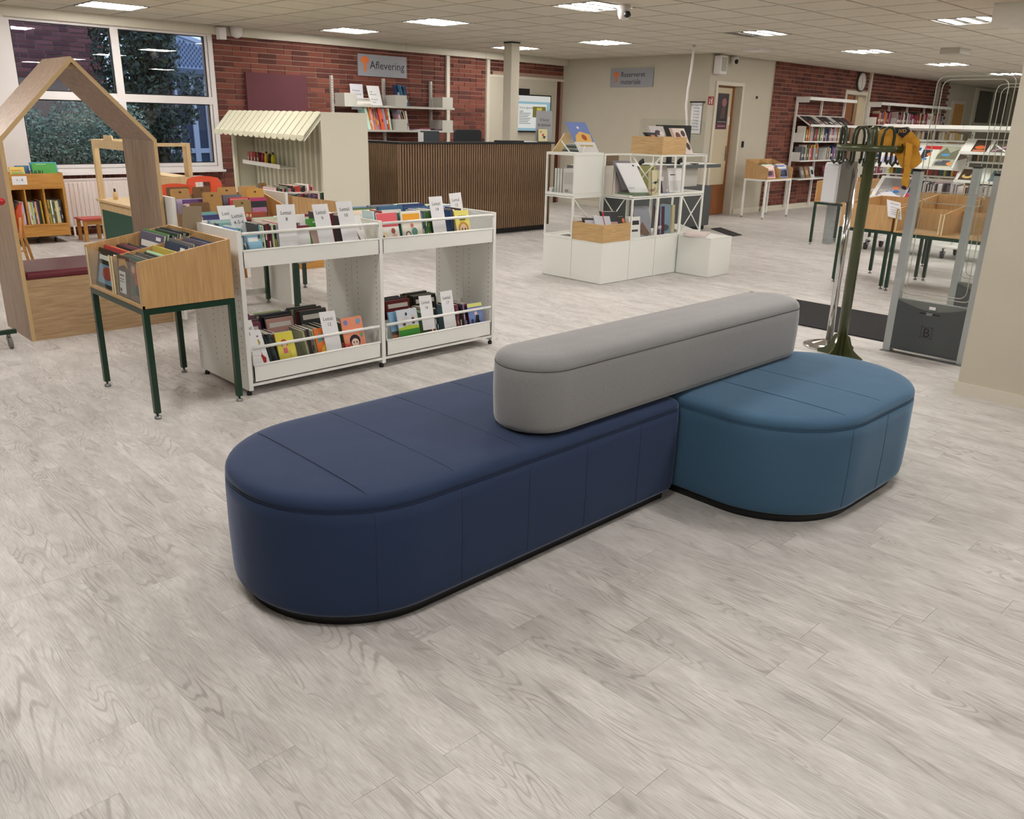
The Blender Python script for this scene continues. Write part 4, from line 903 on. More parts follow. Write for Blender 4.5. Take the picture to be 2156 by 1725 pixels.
MB().box(KX-.03, KX+.40, KY0, KY1, .572, .592).build('counter_top', PINE, t)
MB().box(KX, KX+.02, KY0+.05, KY1-.05, .49, .571).build('front_rail', PINE, t)
MB().box(KX+.004, KX+.016, KY0+.05, KY1-.05, .03, .49).build('front_panel', mat('bottle_green_board', (30, 84, 70), .55), t)
MB().box(3.3, 3.48, KY0, KY1-.05, .84, .868).build('back_shelf', PINE, t); MB().box(3.44, 3.478, KY0+.0, KY1-.05, 0, .84).build('back_panel', PINE, t)
MB().box(KX+.05, 3.478, KY0-.001, KY0+.02, 0, .868).build('end_panel', PINE, t)
o = MB().prism([(8.62, 1.171), (8.86, 1.171), (8.845, 1.215), (8.635, 1.215)], KX, KX+.012, 'X').box(KX-.001, KX, 8.735, 8.765, 1.195, 1.203).build('card_box', PINE); tag(o, 'small pale wood plate with a notch standing on the play counter frame', 'plate')
t = thing('bottle', 'small bottle with black cap on the play counter', 'bottle', (3.1, 9.02, .592))
MB(1).lathe((0, 0, 0), [(.022, 0), (.023, .05), (.018, .075)], 12).build('bottle_body', mat('cream_bottle', (222, 190, 140), .4), t); MB(1).lathe((0, 0, .075), [(.011, 0), (.011, .032)], 10).build('cap', BLACK, t)
# ------------------------------------------------------------------ children's browser boxes behind the white shelf
U2 = thing('bookshelf', 'second low white bookshelf with end panels holding the wooden picture-book boxes', 'bookshelf', (2.8, 6.15, 0))
for x in (2.385, 3.245): MB().box(x, x+.022, 5.86, 6.24, .03, .885).build('end_panel', WHITE, U2)
for x in (2.385, 3.25): MB().box(x, x+.022, 6.26, 6.52, .03, .885).build('end_panel', WHITE, U2)
MB().box(2.41, 3.244, 6.24, 6.26, .06, .11).build('tie_bar', WHITE, U2)
K1 = bin_table('wooden picture-book browser with brown dividers behind the white shelf', (2.50, 6.19, 0), -PI/2, w=.72, d=.48, cols=2, zf=.775, zb=.875)
# rz -90: local -x -> world +y ... turn so the low front faces the camera side
K1.rotation_euler.z = PI/2; K1.location = (3.22, 5.70, 0)
WM[K1.name] = Matrix.Translation((3.22, 5.70, 0)) @ Matrix.Rotation(PI/2, 4, 'Z')
K2 = bin_table('wooden browser box on green legs left of the awning stall', (3.77, 5.86, 0), 0, w=.70, d=.48, cols=2, zf=.79, zb=.86)
K2.rotation_euler.z = PI; K2.location = (3.78, 6.56, 0); WM[K2.name] = Matrix.Translation((3.78, 6.56, 0)) @ Matrix.Rotation(PI, 4, 'Z')
def divider(px, Y, h, m, lab, lean=.14):
    a, b = PY(*px[0], Y), PY(*px[1], Y); W_ = b.x-a.x; h_ = h; r = .014
    mb = MB(); pts = rrect(0, W_, 0, h_, [0, 0, r, r], 3); uz = Vector((0, lean, 1)).normalized(); base = Vector((a.x, a.y, (a.z+b.z)/2))-uz*h_
    n = mb.add([base+Vector((x, 0, 0))+uz*z for x, z in pts]+[base+Vector((x, .005, 0))+uz*z for x, z in pts]); k = len(pts)
    mb.face([n+i for i in range(k)]); mb.face([n+k+i for i in range(k)][::-1])
    for i in range(k): j = (i+1) % k; mb.face((n+i, n+k+i, n+k+j, n+j))
    ob = mb.build('divider_card', m); tag(ob, lab, 'divider')
    e = base+Vector((W_/2-.009, -.0012, 0))+uz*(h_-.03)
    MB().obox(e, (.018, 0, 0), (0, .001, 0), uz*.012).build('finger_notch', mat('notch_brown', (90, 60, 30), .7), ob)
    return ob
divider(((357, 398), (398, 397)), 5.98, .17, GUNP, 'tan divider card, front left of the dark board in the picture-book box')
divider(((425, 405), (465, 404)), 5.82, .20, GUNP, 'tallest tan divider card in the middle of the picture-book box', .06)
divider(((399, 427), (440, 426)), 5.76, .13, GUNPD, 'brown divider card low at the front left of the picture-book box')
divider(((490, 421), (527, 420)), 5.80, .13, mat('olive_fibreboard', (156, 130, 84), .6), 'olive divider card at the front right of the picture-book box')
divider(((456, 394), (496, 394)), 6.1, .17, GUNP, 'tan divider card at the back, middle of the picture-book box')
divider(((501, 392), (540, 392)), 6.15, .18, GUNP, 'tan divider card at the back right of the picture-book box')
divider(((517, 397), (554, 397)), 6.02, .15, mat('ochre_fibreboard', (202, 152, 70), .6), 'ochre divider card in front of the back right one')
divider(((349, 395), (398, 393)), 6.16, .2, GUNPD, 'wide dark brown divider board at the back left')
divider(((404, 394), (442, 393)), 6.16, .2, GUNPD, 'dark brown divider board at the back, right of the wide one')
for i, (a, b) in enumerate((((546, 385), (562, 386)), ((569, 389), (603, 395)))): pass
divider(((543, 384), (561, 386)), 6.45, .17, GUNPD, 'narrow dark divider board before the awning stall, left one')
divider(((567, 389), (604, 394)), 6.35, .19, GUNPD, 'wide dark divider board before the awning stall')
divider(((622, 408), (645, 412)), 6.40, .1, GUNPD, 'small dark divider lying over the box left of the stall')
def kbook(px, Y, h, rgb, lab, art=None, title=None): return cover(px, Y, h, rgb, lab, art, title, lean=.14, tk=.014)
kbook(((385, 421), (427, 421)), 5.86, .11, (104, 66, 130), 'purple picture book with white swirls in the picture-book box', [('e', .2, .5, .12, .2, (240, 220, 220)), ('e', .15, .7, .2, .06, (236, 200, 190)), ('e', .25, .2, .08, .1, (230, 150, 190))])
kbook(((370, 420), (425, 419)), 5.92, .1, (196, 180, 206), 'lilac picture book behind the purple one')
kbook(((482, 417), (524, 416)), 5.9, .12, (206, 60, 76), 'red picture book in the picture-book box', [('r', .05, .95, .86, .95, (230, 130, 130))])
kbook(((524, 417), (560, 416)), 5.84, .12, (30, 24, 34), 'black and pink picture book reading LOVE-RUBES', [('r', 0, 1, .8, 1, (190, 50, 110)), ('r', .1, .95, .08, .42, (180, 120, 160))], [('LOVE-RUBES', .02, .09, .075, WHI)])
kbook(((468, 411), (508, 410)), 5.98, .1, (110, 110, 124), 'grey picture book behind the red one')
kbook(((414, 448), (455, 447)), 5.73, .1, (116, 176, 172), 'turquoise picture book at the front of the picture-book box')
kbook(((420, 454), (462, 453)), 5.725, .1, (50, 48, 120), 'navy picture book at the front of the picture-book box', [('e', .5, .2, .1, .1, (220, 220, 230))])
kbook(((513, 448), (560, 446)), 5.735, .1, (168, 68, 40), 'rust red box edge seen behind the card for 4-5-6')
spines((3.34, 5.93, .6), (1, 0, 0), (0, 0, 1), (0, .2, 0), 20, .3, .26, 'from the left, front of the box beside the stall', 'small books in the box beside the stall', seed=51, pal=[19, 8, 15, 2, 11, 5], tmin=.012, tmax=.02)
spines((3.34, 6.2, .6), (1, 0, 0), (0, 0, 1), (0, .2, 0), 22, .36, .3, 'from the left, back of the box beside the stall', 'small books at the back of the box beside the stall', seed=52, pal=[8, 1, 3, 12, 19, 20], tmin=.012, tmax=.02)
o = MB().box(4.22, 4.47, 7.372, 7.44, 0, .1).build('wooden_block', GOLD); tag(o, 'golden wooden step box on the floor under the awning stall', 'box')
# ------------------------------------------------------------------ market stall with scalloped awning
c8, s8 = math.cos(-.14), math.sin(-.14)
t = thing('market_stall', 'cream toy market stall with scalloped striped awning and corrugated back', 'market stall', (4.56, 7.46, 0), -.14)
# local: x = depth away (to the right), y = along the front; the front faces -x; origin at the near front corner
CRM = mat('cream_lacquer', (224, 222, 196), .45); CRM2 = mat('cream_panel_side', (214, 210, 192), .5); CRMG = mat('corrugated_grey', (178, 178, 162), .5)
SW, SD, SH = 2.72, .50, 1.475
MB(1).box(0, SD, 0, .02, 0, SH).build('side_panel', CRM2, t); MB(1).box(0, SD, SW-.02, SW, 0, SH).build('side_panel', CRM2, t)
MB(1).box(.0, SD, .02, SW-.02, SH-.02, SH).build('top_board', CRM, t)
MB(1).box(SD-.02, SD, .02, SW-.02, 0, SH-.02).build('back_board', CRMG, t)
y = .04
while y < SW-.06:
    MB(1).prism([(.27, y), (.255, y+.012), (.255, y+.05), (.27, y+.062)], .3, SH-.03).build('corrugated_strip', CRM, t); y += .14
MB(1).box(.262, .275, .02, SW-.02, .3, SH-.02).build('corrugated_back', CRMG, t)
MB(1).box(-.002, .03, SW-.09, SW-.02, 0, SH-.02).build('front_post', CRM, t); MB(1).box(.0, .255, .02, .03, .3, SH-.02).build('inner_panel', CRMG, t)
NS = 16; AW = SW+.04; st = AW/NS
for k in range(NS):
    y0 = -.02+k*st; x0, z0, x1, z1 = .0, SH, -.19, SH-.22; yc = y0+st/2
    mb = MB(1); n = 4; top = []; 
    for (xx, zz) in ((x0, z0), (x1, z1)):
        top.append(mb.add([(xx, y0+.011, zz), (xx, y0+st*.25, zz+.004), (xx, yc, zz+.006), (xx, y0+st*.75, zz+.004), (xx, y0+st-.011, zz), (xx, y0+st-.011, zz-.012), (xx, y0+.011, zz-.012)]))
    for i in range(7): j = (i+1) % 7; mb.face((top[0]+i, top[0]+j, top[1]+j, top[1]+i))
    mb.face([top[0]+i for i in range(7)][::-1]); mb.face([top[1]+i for i in range(7)])
    mb.build('awning_strip', CRM, t)
    pts = [(y0+.002, z1-.002)]+[(yc+math.cos(PI+a*PI/6)*(st/2-.002), z1-.02+math.sin(PI+a*PI/6)*.032) for a in range(7)]+[(y0+st-.002, z1-.002)]
    MB(1).prism(pts, x1-.004, x1+.004, 'X').build('scallop', CRM, t)
MB(1).prism([(-.185, SH-.235), (.0, SH-.02), (.0, SH-.035), (-.185, SH-.25)], -.018, AW-.03, 'Y').build('awning_board', CRMG, t); MB(1).prism([(-.18, SH-.255), (.0, SH-.04), (.0, SH-.07), (-.18, SH-.275)], -.01, .012, 'Y').build('awning_arm', CRM, t)
sh = MB(1).box(.06, .25, 1.30, 2.52, .87, .885).box(.055, .06, 1.30, 2.52, .87, .915).build('shelf', WHITE, t)
toy = [((196, 120, 112), (236, 226, 216)), ((200, 110, 104), (240, 220, 210)), ((176, 60, 60), (236, 230, 220)), ((120, 60, 62), (220, 210, 200)), ((180, 40, 56), (240, 220, 120)), ((226, 196, 60), (60, 40, 30)), ((60, 40, 34), (220, 190, 90)), ((220, 214, 40), (40, 40, 40))]
nm = ['pink toy carton, leftmost on the stall shelf', 'pink toy carton, second on the stall shelf', 'red and white toy carton on the stall shelf', 'brown toy carton on the stall shelf', 'red toy bottle on the stall shelf', 'orange toy bottle on the stall shelf', 'dark toy bottle on the stall shelf', 'lime yellow toy bottle, rightmost on the stall shelf']
for k in range(8):
    w_ = .062 if k < 4 else .052; yy = 2.44-k*.108; Lc = wm(t) @ Vector((.13, yy, .8855))
    q = thing('toy_carton' if k < 4 else 'toy_bottle', nm[k], 'toy groceries', tuple(Lc), -.14, 'toy groceries on the stall shelf')
    if k < 4:
        MB(1).box(-.03, .03, -w_/2, w_/2, 0, .125).build('carton_body', mat('carton_%d' % k, toy[k][0], .5), q)
        MB(1).box(-.0306, -.03, -w_/2+.01, w_/2-.01, .03, .07).build('carton_print', mat('carton_p%d' % k, toy[k][1], .5), q)
    else:
        MB(1).lathe((0, 0, 0), [(.024, 0), (.026, .06), (.022, .1), (.01, .125)], 12).build('bottle_body', mat('tbottle_%d' % k, toy[k][0], .4), q)
        MB(1).lathe((0, 0, .125), [(.01, 0), (.01, .02)], 10).build('cap', mat('tcap_%d' % k, toy[k][1], .4), q)
# ------------------------------------------------------------------ slatted service desk
t = thing('service_desk', 'long service desk clad in vertical brown wooden slats with black top edge', 'desk', (7.4, 8.7, 0))
SLAT = wood('walnut_slat', (148, 119, 91), (122, 95, 73), 'Z', 6, .55); FELT = mat('black_felt', (14, 11, 10), .95)
YD, XD0, XD1, ZD = 8.28, 6.08, 8.68, 1.15
MB().box(XD0+.02, XD1-.01, YD+.02, YD+.05, .08, ZD).build('front_panel', FELT, t)
MB().box(XD0+.02, XD0+.05, YD+.05, 9.4, .08, ZD).build('end_panel', FELT, t); MB().box(XD1-.03, XD1-.01, YD+.05, 8.95, .08, ZD).build('end_panel', FELT, t)
MB().box(XD0+.06, XD1-.04, YD+.06, YD+.09, 0, .08).box(XD1-.06, XD1-.04, YD+.09, 8.9, 0, .08).box(XD0+.06, XD0+.08, YD+.09, 9.4, 0, .08).build('plinth', BLACK, t)
MB().box(XD0, XD1+.04, YD-.012, YD+.16, ZD, ZD+.022).box(XD0, XD0+.18, YD+.16, 9.4, ZD, ZD+.022).box(XD1-.14, XD1+.04, YD+.16, 8.98, ZD, ZD+.022).build('top_edge', BLACK, t)
MB().box(XD0+.06, XD1-.04, YD+.06, YD+.8, .72, .75).build('worktop', WHITE, t)
sp = .0385
a = MB(1).box(0, .021, -.02, 0, .075, ZD-.004).build('slat', SLAT, t); a.location = (XD0-7.4+.02, YD+.02-8.7, 0)
x = XD0+.02+sp
while x < XD1-.02:
    b = a.copy(); COL.objects.link(b); b.parent = t; b.location = (x-7.4, YD+.02-8.7, 0); x += sp
e = MB(1).box(-.02, 0, 0, .0235, .075, ZD-.004).build('slat', SLAT, t); y = YD+.01; first = 1
while y < 9.38:
    b = e if first else e.copy()
    if not first: COL.objects.link(b); b.parent = t
    first = 0; b.location = (XD0+.02-7.4, y-8.7, 0); y += sp
y = YD+.03
e = MB(1).box(0, .02, 0, .0235, .075, ZD-.004).build('slat', SLAT, t); first = 1
while y < 8.93:
    b = e if first else e.copy()
    if not first: COL.objects.link(b); b.parent = t
    first = 0; b.location = (XD1-.01-7.4, y-8.7, 0); y += sp
# things on and behind the desk
t = thing('office_chair', 'black office chair with high square back behind the slatted desk', 'chair', (PY(985, 274, 9.25).x, 9.25, 0))
mb = MB(1); cw_ = (PY(1012, 274, 9.25).x-PY(957, 274, 9.25).x)/2; pts = rrect(-cw_, cw_, .62, PY(985, 273, 9.25).z, .05, 4)
mb.prism([(x, z) for x, z in pts], -.02, .025, 'Y').build('backrest', mat('black_fabric', (26, 30, 34), .8), t)
MB(1).box(-.24, .24, -.45, .0, .45, .52, .03).build('seat', mat('black_fabric', (26, 30, 34), .8), t)
MB(1).lathe((0, -.2, 0), [(.3, 0), (.3, .03), (.05, .08), (.03, .1), (.03, .45)], 16).box(-.03, .03, -.02, .045, .5, .64).build('base', BLACK, t)
t = thing('computer_monitor', 'dark computer monitor seen from behind over the slatted desk', 'monitor', (7.15, 9.05, .75))
MB().obox((7.0, 9.0, 1.0), (.34, .08, 0), (-.008, .035, 0), (0, 0, .285)).build('screen_back', mat('dark_teal_grey', (44, 52, 56), .5), t)
MB().obox((7.12, 9.06, .765), (.1, .02, 0), (0, .04, 0), (0, 0, .26)).lathe((7.17, 9.08, .75), [(.11, 0), (.11, .012), (.02, .02)], 14).build('stand', BLACK, t)
o = MB().obox((6.93, 8.9, 1.0), (.02, .13, 0), (.006, -.001, 0), (0, 0, .27)).obox((6.94, 8.96, .751), (.015, .0, 0), (0, .02, 0), (0, 0, .26)).build('tablet_screen', mat('white_edge', (210, 210, 208), .4)); tag(o, 'narrow white edged screen beside the dark monitor on the desk', 'screen')
t = thing('poster_stand', 'clear acrylic stand with grey notice reading Vi fornyr dit bibliotek on the desk', 'sign', (8.6, 8.37, ZD+.022))
MB().box(8.41, 8.75, 8.36, 8.3635, 1.172, 1.585).box(8.41, 8.75, 8.3, 8.42, 1.172, 1.176).build('acrylic_holder', ACRYL, t)
MB().box(8.425, 8.735, 8.3565, 8.3585, 1.185, 1.572).build('notice', mat('notice_grey', (166, 168, 174), .5), t)
text('Vi fornyr', .052, INK, t, (8.585, 8.356, 1.44), (1, 0, 0), (0, 0, 1)); text('dit bibliotek', .052, INK, t, (8.58, 8.356, 1.375), (1, 0, 0), (0, 0, 1)); text('Vær med', .022, INK, t, (8.58, 8.356, 1.30), (1, 0, 0), (0, 0, 1))
cover(((1134, 272), (1152, 272)), 8.32, .155, (236, 224, 170), 'cream yellow booklet with red and blue blot leaning on the notice stand', [('p', [(.35, .55), (.6, .65), (.6, .4), (.45, .4)], (190, 60, 80)), ('p', [(.5, .4), (.8, .45), (.7, .2), (.5, .25)], (40, 50, 110)), ('r', .15, .4, .8, .84, (30, 30, 30)), ('r', .15, .35, .7, .73, (30, 30, 30))], lean=.08)
o = MB().box(7.75, 8.15, 8.3, 8.45, ZD+.022, ZD+.04).build('document_tray', BLACK); tag(o, 'flat black tray lying on the desk edge before the column', 'tray')
o = MB().box(8.2, 8.40, 8.30, 8.42, ZD+.022, ZD+.03).build('leaflet_stack', CARD); tag(o, 'small white leaflet stack on the desk left of the notice stand', 'leaflets')
# ------------------------------------------------------------------ wall shelf system on the bricks
t = thing('wall_shelf', 'grey metal wall shelf system with three slotted uprights on the brick wall', 'shelf', (8.0, 11.05, 0))
UPR = mat('upright_grey', (196, 192, 182), .5); SHM = mat('shelf_grey', (188, 186, 176), .5)
for x in (6.98, 7.885, 8.785):
    u = MB().box(x-.015, x+.02, 11.06, 11.105, .2, 1.99).build('upright', UPR, t)
    mb = MB()
    for k in range(50): mb.box(x-.004, x+.008, 11.058, 11.0605, .25+k*.034, .27+k*.034)
    mb.build('slot', HOLE, u, kind='stuff')
for (x0, x1, z, nm) in ((7.0, 9.03, 1.575, 'upper'), (7.0, 9.03, 1.235, 'lower'), (7.0, 8.6, .93, 'low')):
    MB().box(x0, x1, 10.78, 11.06, z, z+.028).build('shelf_board', SHM, t)
for (x, z) in ((7.01, 1.603), (7.9, 1.603), (8.8, 1.603), (7.9, 1.263), (8.8, 1.263)):
    MB().prism([(x, 10.80), (x+.21, 10.80), (x+.21, 10.806), (x+.006, 10.806), (x+.006, 11.05), (x, 11.05)], z, z+.155).build('bookend', SHM, t)
def sheet(px, Y, h, name, lab, lines, lean=.1, rgb=(226, 226, 230), tilt=0., cat='sign'):
    a, b = PY(*px[0], Y), PY(*px[1], Y); ux = b-a; ux.z = 0; uz = Vector((-tilt, lean, 1)).normalized()
    ob = MB().obox(a-uz*h, ux, Vector((0, .003, 0)), uz*h).build(name, mat('sheet_%d_%d' % (rgb[0], rgb[2]), rgb, .5)); tag(ob, lab, cat)
    for (s_, sz, px_, dz, m_) in lines: text(s_, sz, m_, ob, a+ux.normalized()*px_-uz*dz, ux, uz)
    return ob
sheet(((736, 176), (763, 178)), 10.92, .35, 'notice_sheet', 'grey-white notice sheet standing on the upper wall shelf, left one', [('Vi fornyr', .036, .1, .1, INK), ('dit bibliotek', .036, .1, .15, INK), ('Vær med', .02, .1, .21, INK)], rgb=(206, 206, 212))
ob = sheet(((771, 180), (797, 180)), 10.90, .345, 'notice_sheet', 'white notice sheet with three orange dots on the upper wall shelf', [('Lige', .03, .06, .09, INK), ('afleveret...', .03, .095, .13, INK), ('Må gerne', .03, .095, .2, INK), ('lånes!', .03, .08, .24, INK)], rgb=(232, 232, 232), tilt=.18)
mb = MB(); a = PY(771, 180, 10.895)
for k in range(3): mb.rgb((200, 120, 50)); c = a+Vector((.075+k*.045+.05, -.002, -.29)); mb.poly([c+Vector((.018*math.cos(i*PI/5), -.003, .018*math.sin(i*PI/5))) for i in range(10)])
mb.build('orange_dot', PRINT, ob, kind='stuff')
rp_ = random.Random(8)
for k in range(6):
    cc = rp_.choice([(226, 222, 214), (210, 206, 200), (196, 190, 176)]); o = MB().obox((7.23+rp_.uniform(-.02, .02), 10.83, 1.6035+k*.016), (.24, rp_.uniform(-.03, .03), 0), (0, .18, 0), (0, 0, .0155)).build('paper_pile', mat('paper_%d' % cc[0], cc, .7)); tag(o, 'pale magazine, %s up in the pile on the upper wall shelf' % W9[k], 'magazine', 'pile of magazines on the upper wall shelf')
spines((8.06, 10.82, 1.604), (1, 0, 0), (0, 0, 1), (0, .2, 0), 6, .13, .3, 'from the left, upper wall shelf', 'books on the upper wall shelf', lean=-.3, seed=61, pal=[4, 8, 4, 18, 5], tmin=.018, tmax=.03)
book((7.96, 10.85, 1.604), (.13, 0, 0), (0, .02, 0), (-.04, .03, .3), (34, 40, 84), 'navy book with a pale square facing front on the upper wall shelf', art=[('r', .4, .8, .4, .65, (190, 196, 210))])
spines((7.42, 10.82, 1.264), (1, 0, 0), (0, 0, 1), (0, .2, 0), 22, .42, .31, 'from the left, lower wall shelf', 'books on the lower wall shelf', lean=-.22, seed=62, pal=[8, 8, 14, 6, 20, 7, 3], tmin=.018, tmax=.032)
spines((8.03, 10.82, 1.264), (1, 0, 0), (0, 0, 1), (0, .2, 0), 7, .14, .29, 'from the middle, lower wall shelf', 'books on the lower wall shelf, middle', lean=-.25, seed=63, pal=[11, 7, 8, 12, 9], tmin=.018, tmax=.03)
for k, (x, z, w_, c) in enumerate(((8.3, 1.264, .26, (200, 200, 204)), (8.34, 1.276, .3, (150, 90, 110)), (8.36, 1.288, .25, (120, 60, 70)), (8.56, 1.264, .22, (70, 60, 70)), (8.55, 1.276, .24, (110, 80, 90)))):
    o = MB().obox((x, 10.8, z), (w_, 0, 0), (0, .2, 0), (0, 0, .0115)).build('magazine', mat('mag_%d' % k, c, .5)); tag(o, '%s magazine lying flat on the lower wall shelf, %s' % (('grey', 'mauve', 'dark red', 'charcoal', 'plum')[k], ('lowest', 'middle', 'topmost', 'right pile bottom', 'right pile top')[k]), 'magazine')
for k in range(7):
    c = rp_.choice([(200, 198, 190), (150, 160, 150), (180, 130, 130), (226, 224, 220)]); o = MB().obox((7.95+rp_.uniform(0, .1), 10.82, .9585+k*.014), (.34+rp_.uniform(-.1, .05), 0, 0), (0, .18, 0), (0, 0, .0135)).build('magazine', mat('magl_%d_%d' % (c[0], c[2]), c, .5)); tag(o, 'pale magazine, %s up in the loose pile on the low wall shelf' % W9[k], 'magazine', 'loose pile on the low wall shelf')
# signs and board on the walls
GSIGN = mat('sign_grey', (150, 152, 158), .45); ORG = mat('sign_orange', (226, 118, 56), .5)
def mushroom(par, c, ux, s):
    ux = Vector(ux); uz = Vector((0, 0, 1)); n = ux.cross(uz)*.0008
    c = Vector(c)+n
    mb = MB(); mb.poly([c+ux*(s*.5*math.cos(a*PI/8))+uz*(s*.5*math.sin(a*PI/8)*.95+s*.08) for a in range(9)])
    mb.poly([c+ux*(-s*.5)+uz*s*.08, c+ux*(-s*.40)+uz*(-s*.06), c+ux*(-s*.25)+uz*(-s*.02), c+ux*(-s*.12)+uz*(-s*.1), c+ux*(s*.12)+uz*(-s*.1), c+ux*(s*.25)+uz*(-s*.02), c+ux*(s*.4)+uz*(-s*.06), c+ux*(s*.5)+uz*s*.08])
    mb.poly([c+ux*(-s*.18)+uz*(-s*.08), c+ux*(-s*.12)+uz*(-s*.85), c+ux*(s*.14)+uz*(-s*.85), c+ux*(s*.18)+uz*(-s*.08)])
    mb.build('mushroom_emblem', ORG, par)
t = thing('hanging_sign', 'grey sign reading Aflevering with an orange mushroom on the brick wall', 'sign', (7.89, 11.09, 2.0))
MB().box(7.45, 8.33, 11.085, 11.105, 2.01, 2.31).build('sign_board', GSIGN, t); text('Aflevering', .155, INK, t, (7.97, 11.084, 2.115), (1, 0, 0), (0, 0, 1)); mushroom(t, (7.57, 11.084, 2.2), (1, 0, 0), .15)
t = thing('wall_sign', 'grey sign reading Reserveret materiale on the white wall', 'sign', (11.87, 9.54, 2.0))
MB().box(11.86, 11.878, 9.09, 10.0, 2.02, 2.315).build('sign_board', GSIGN, t)
text('Reserveret', .115, INK, t, (11.859, 9.77, 2.18), (0, -1, 0), (0, 0, 1), align='LEFT'); text('materiale', .115, INK, t, (11.859, 9.77, 2.065), (0, -1, 0), (0, 0, 1), align='LEFT'); mushroom(t, (11.859, 9.87, 2.2), (0, -1, 0), .12)
o = MB().box(5.66, 6.57, 11.06, 11.1, 1.35, 1.965).build('acoustic_board', mat('aubergine_felt', (92, 46, 54), .8)); tag(o, 'aubergine felt board on the brick wall above the awning stall', 'pinboard')
# screen, camera on white panel
t = thing('wall_screen', 'large wall screen showing a pale web page behind the column', 'screen', (10.7, 11.05, 1.24))
MB().box(10.42, 11.51, 11.055, 11.095, 1.25, 1.875).build('screen_case', BLACK, t)
SCR = bpy.data.materials.new('lit_screen'); SCR.use_nodes = True; nt = SCR.node_tree; b = nt.nodes['Principled BSDF']; a = nt.nodes.new('ShaderNodeAttribute'); a.attribute_name = 'Col'
nt.links.new(a.outputs[0], b.inputs['Emission Color']); b.inputs['Emission Strength'].default_value = .75; b.inputs['Base Color'].default_value = (.02, .02, .02, 1)
mb = MB(); Ys = 11.0545
def R_(x0, x1, z0, z1, c, k=0): mb.rgb(c); mb.quad((x0, Ys-k*.0005, z0), (x1, Ys-k*.0005, z0), (x1, Ys-k*.0005, z1), (x0, Ys-k*.0005, z1))
R_(10.44, 11.49, 1.275, 1.855, (150, 190, 204)); R_(10.44, 11.49, 1.76, 1.855, (226, 226, 220), 1); R_(10.5, 10.62, 1.32, 1.72, (226, 230, 224), 1); R_(10.66, 11.4, 1.32, 1.72, (232, 234, 228), 1); R_(11.05, 11.38, 1.5, 1.68, (120, 112, 50), 2)
R_(11.15, 11.28, 1.54, 1.66, (206, 190, 80), 3)
for k in range(7): R_(10.72, 11.0-.03*(k % 3), 1.56-k*.028, 1.57-k*.028, (110, 116, 120), 2)
mb.build('screen_image', SCR, t); text('Find en lignende', .05, INK, t, (10.72, Ys-.002, 1.64), (1, 0, 0), (0, 0, 1), align='LEFT'); text('sager', .05, INK, t, (10.72, Ys-.002, 1.585), (1, 0, 0), (0, 0, 1), align='LEFT'); text('Aktører', .05, INK, t, (10.55, Ys-.002, 1.79), (1, 0, 0), (0, 0, 1), align='LEFT')
o = MB().box(10.72, 10.93, 11.02, 11.095, 1.877, 1.965).box(10.76, 10.82, 11.018, 11.02, 1.93, 1.955).build('screen_camera', BLACK); tag(o, 'black box camera on top of the wall screen', 'camera')
# small devices under the beam
o = MB().box(5.28, 5.37, 10.93, 11.03, 2.33, 2.47).build('motion_sensor', FRAMEW); tag(o, 'white boxy motion sensor at the end of the beam over the window', 'sensor')
t = thing('dome_camera', 'white dome camera beside the motion sensor on the beam', 'camera', (5.52, 10.95, 2.4)); MB().lathe((5.52, 10.95, 2.36), [(.02, 0), (.06, .02), (.075, .07), (.08, .135)], 16).build('camera_body', FRAMEW, t)
# ------------------------------------------------------------------ modular white display unit
t = thing('display_unit', 'white modular display unit of open frames on closed white cubes', 'display unit', (6.8, 5.3, 0))
X_ = [6.0, 6.405, 6.805, 7.19, 7.57]; Y_ = [5.04, 5.425, 5.80]; Z_ = [0, .385, .775, 1.16]; fr = .016
WH2 = mat('white_module', (234, 236, 230), .45)
def cube(x0, x1, y0, y1, z0=0, z1=.385, nm='base_cube'):
    g = .002
    o = MB().box(x0+g, x1-g, y0+g, y1-g, z0+.004, z1-.012).build(nm, WH2, t); MB().box(x0+g, x1-g, y0+g, y1-g, z1-.0105, z1).build('lid', WH2, o); return o
cube(X_[0], X_[1], Y_[0], Y_[1]); cube(X_[0], X_[1], Y_[1], Y_[2]); cube(X_[1], X_[2], Y_[0], Y_[1]); cube(X_[2], X_[3], Y_[0], Y_[1]); cube(X_[3], X_[4], Y_[0], Y_[1])
cube(7.17, 7.55, 4.64, 5.03)
def frame(x0, x1, y0, y1, z0, z1, floor=False, top=False):
    mb = MB()
    for (x, y) in ((x0, y0), (x1-fr, y0), (x0, y1-fr), (x1-fr, y1-fr)): mb.box(x, x+fr, y, y+fr, z0, z1)
    for z in (z0, z1-fr):
        for y in (y0, y1-fr): mb.box(x0+fr, x1-fr, y, y+fr, z, z+fr)
        for x in (x0, x1-fr): mb.box(x, x+fr, y0+fr, y1-fr, z, z+fr)
    o = mb.build('open_frame', WH2, t)
    if floor: MB().box(x0, x1, y0, y1, z0-.003, z0+.004).build('shelf_plate', WH2, o)
    if top: MB().box(x0, x1, y0, y1, z1-.004, z1+.003).build('shelf_plate', WH2, o)
    return o
def brace(o, p, q, r, s):
    for a, b in ((p, q), (r, s)): MB().tube([a, b], .006, 6).build('diagonal_brace', WH2, o)
frame(X_[0], X_[1]-.001, Y_[1]+.001, Y_[2], Z_[1]+.001, Z_[2]-.001); f = frame(X_[1], X_[2]-.001, Y_[0], Y_[1], Z_[1]+.001, Z_[2]-.001)
brace(f, (X_[1], Y_[1]-.01, Z_[1]), (X_[2], Y_[1]-.01, Z_[2]), (X_[1], Y_[1]-.01, Z_[2]), (X_[2], Y_[1]-.01, Z_[1]))
f = frame(X_[2], X_[3]-.001, Y_[0], Y_[1], Z_[1]+.001, Z_[2]-.001)
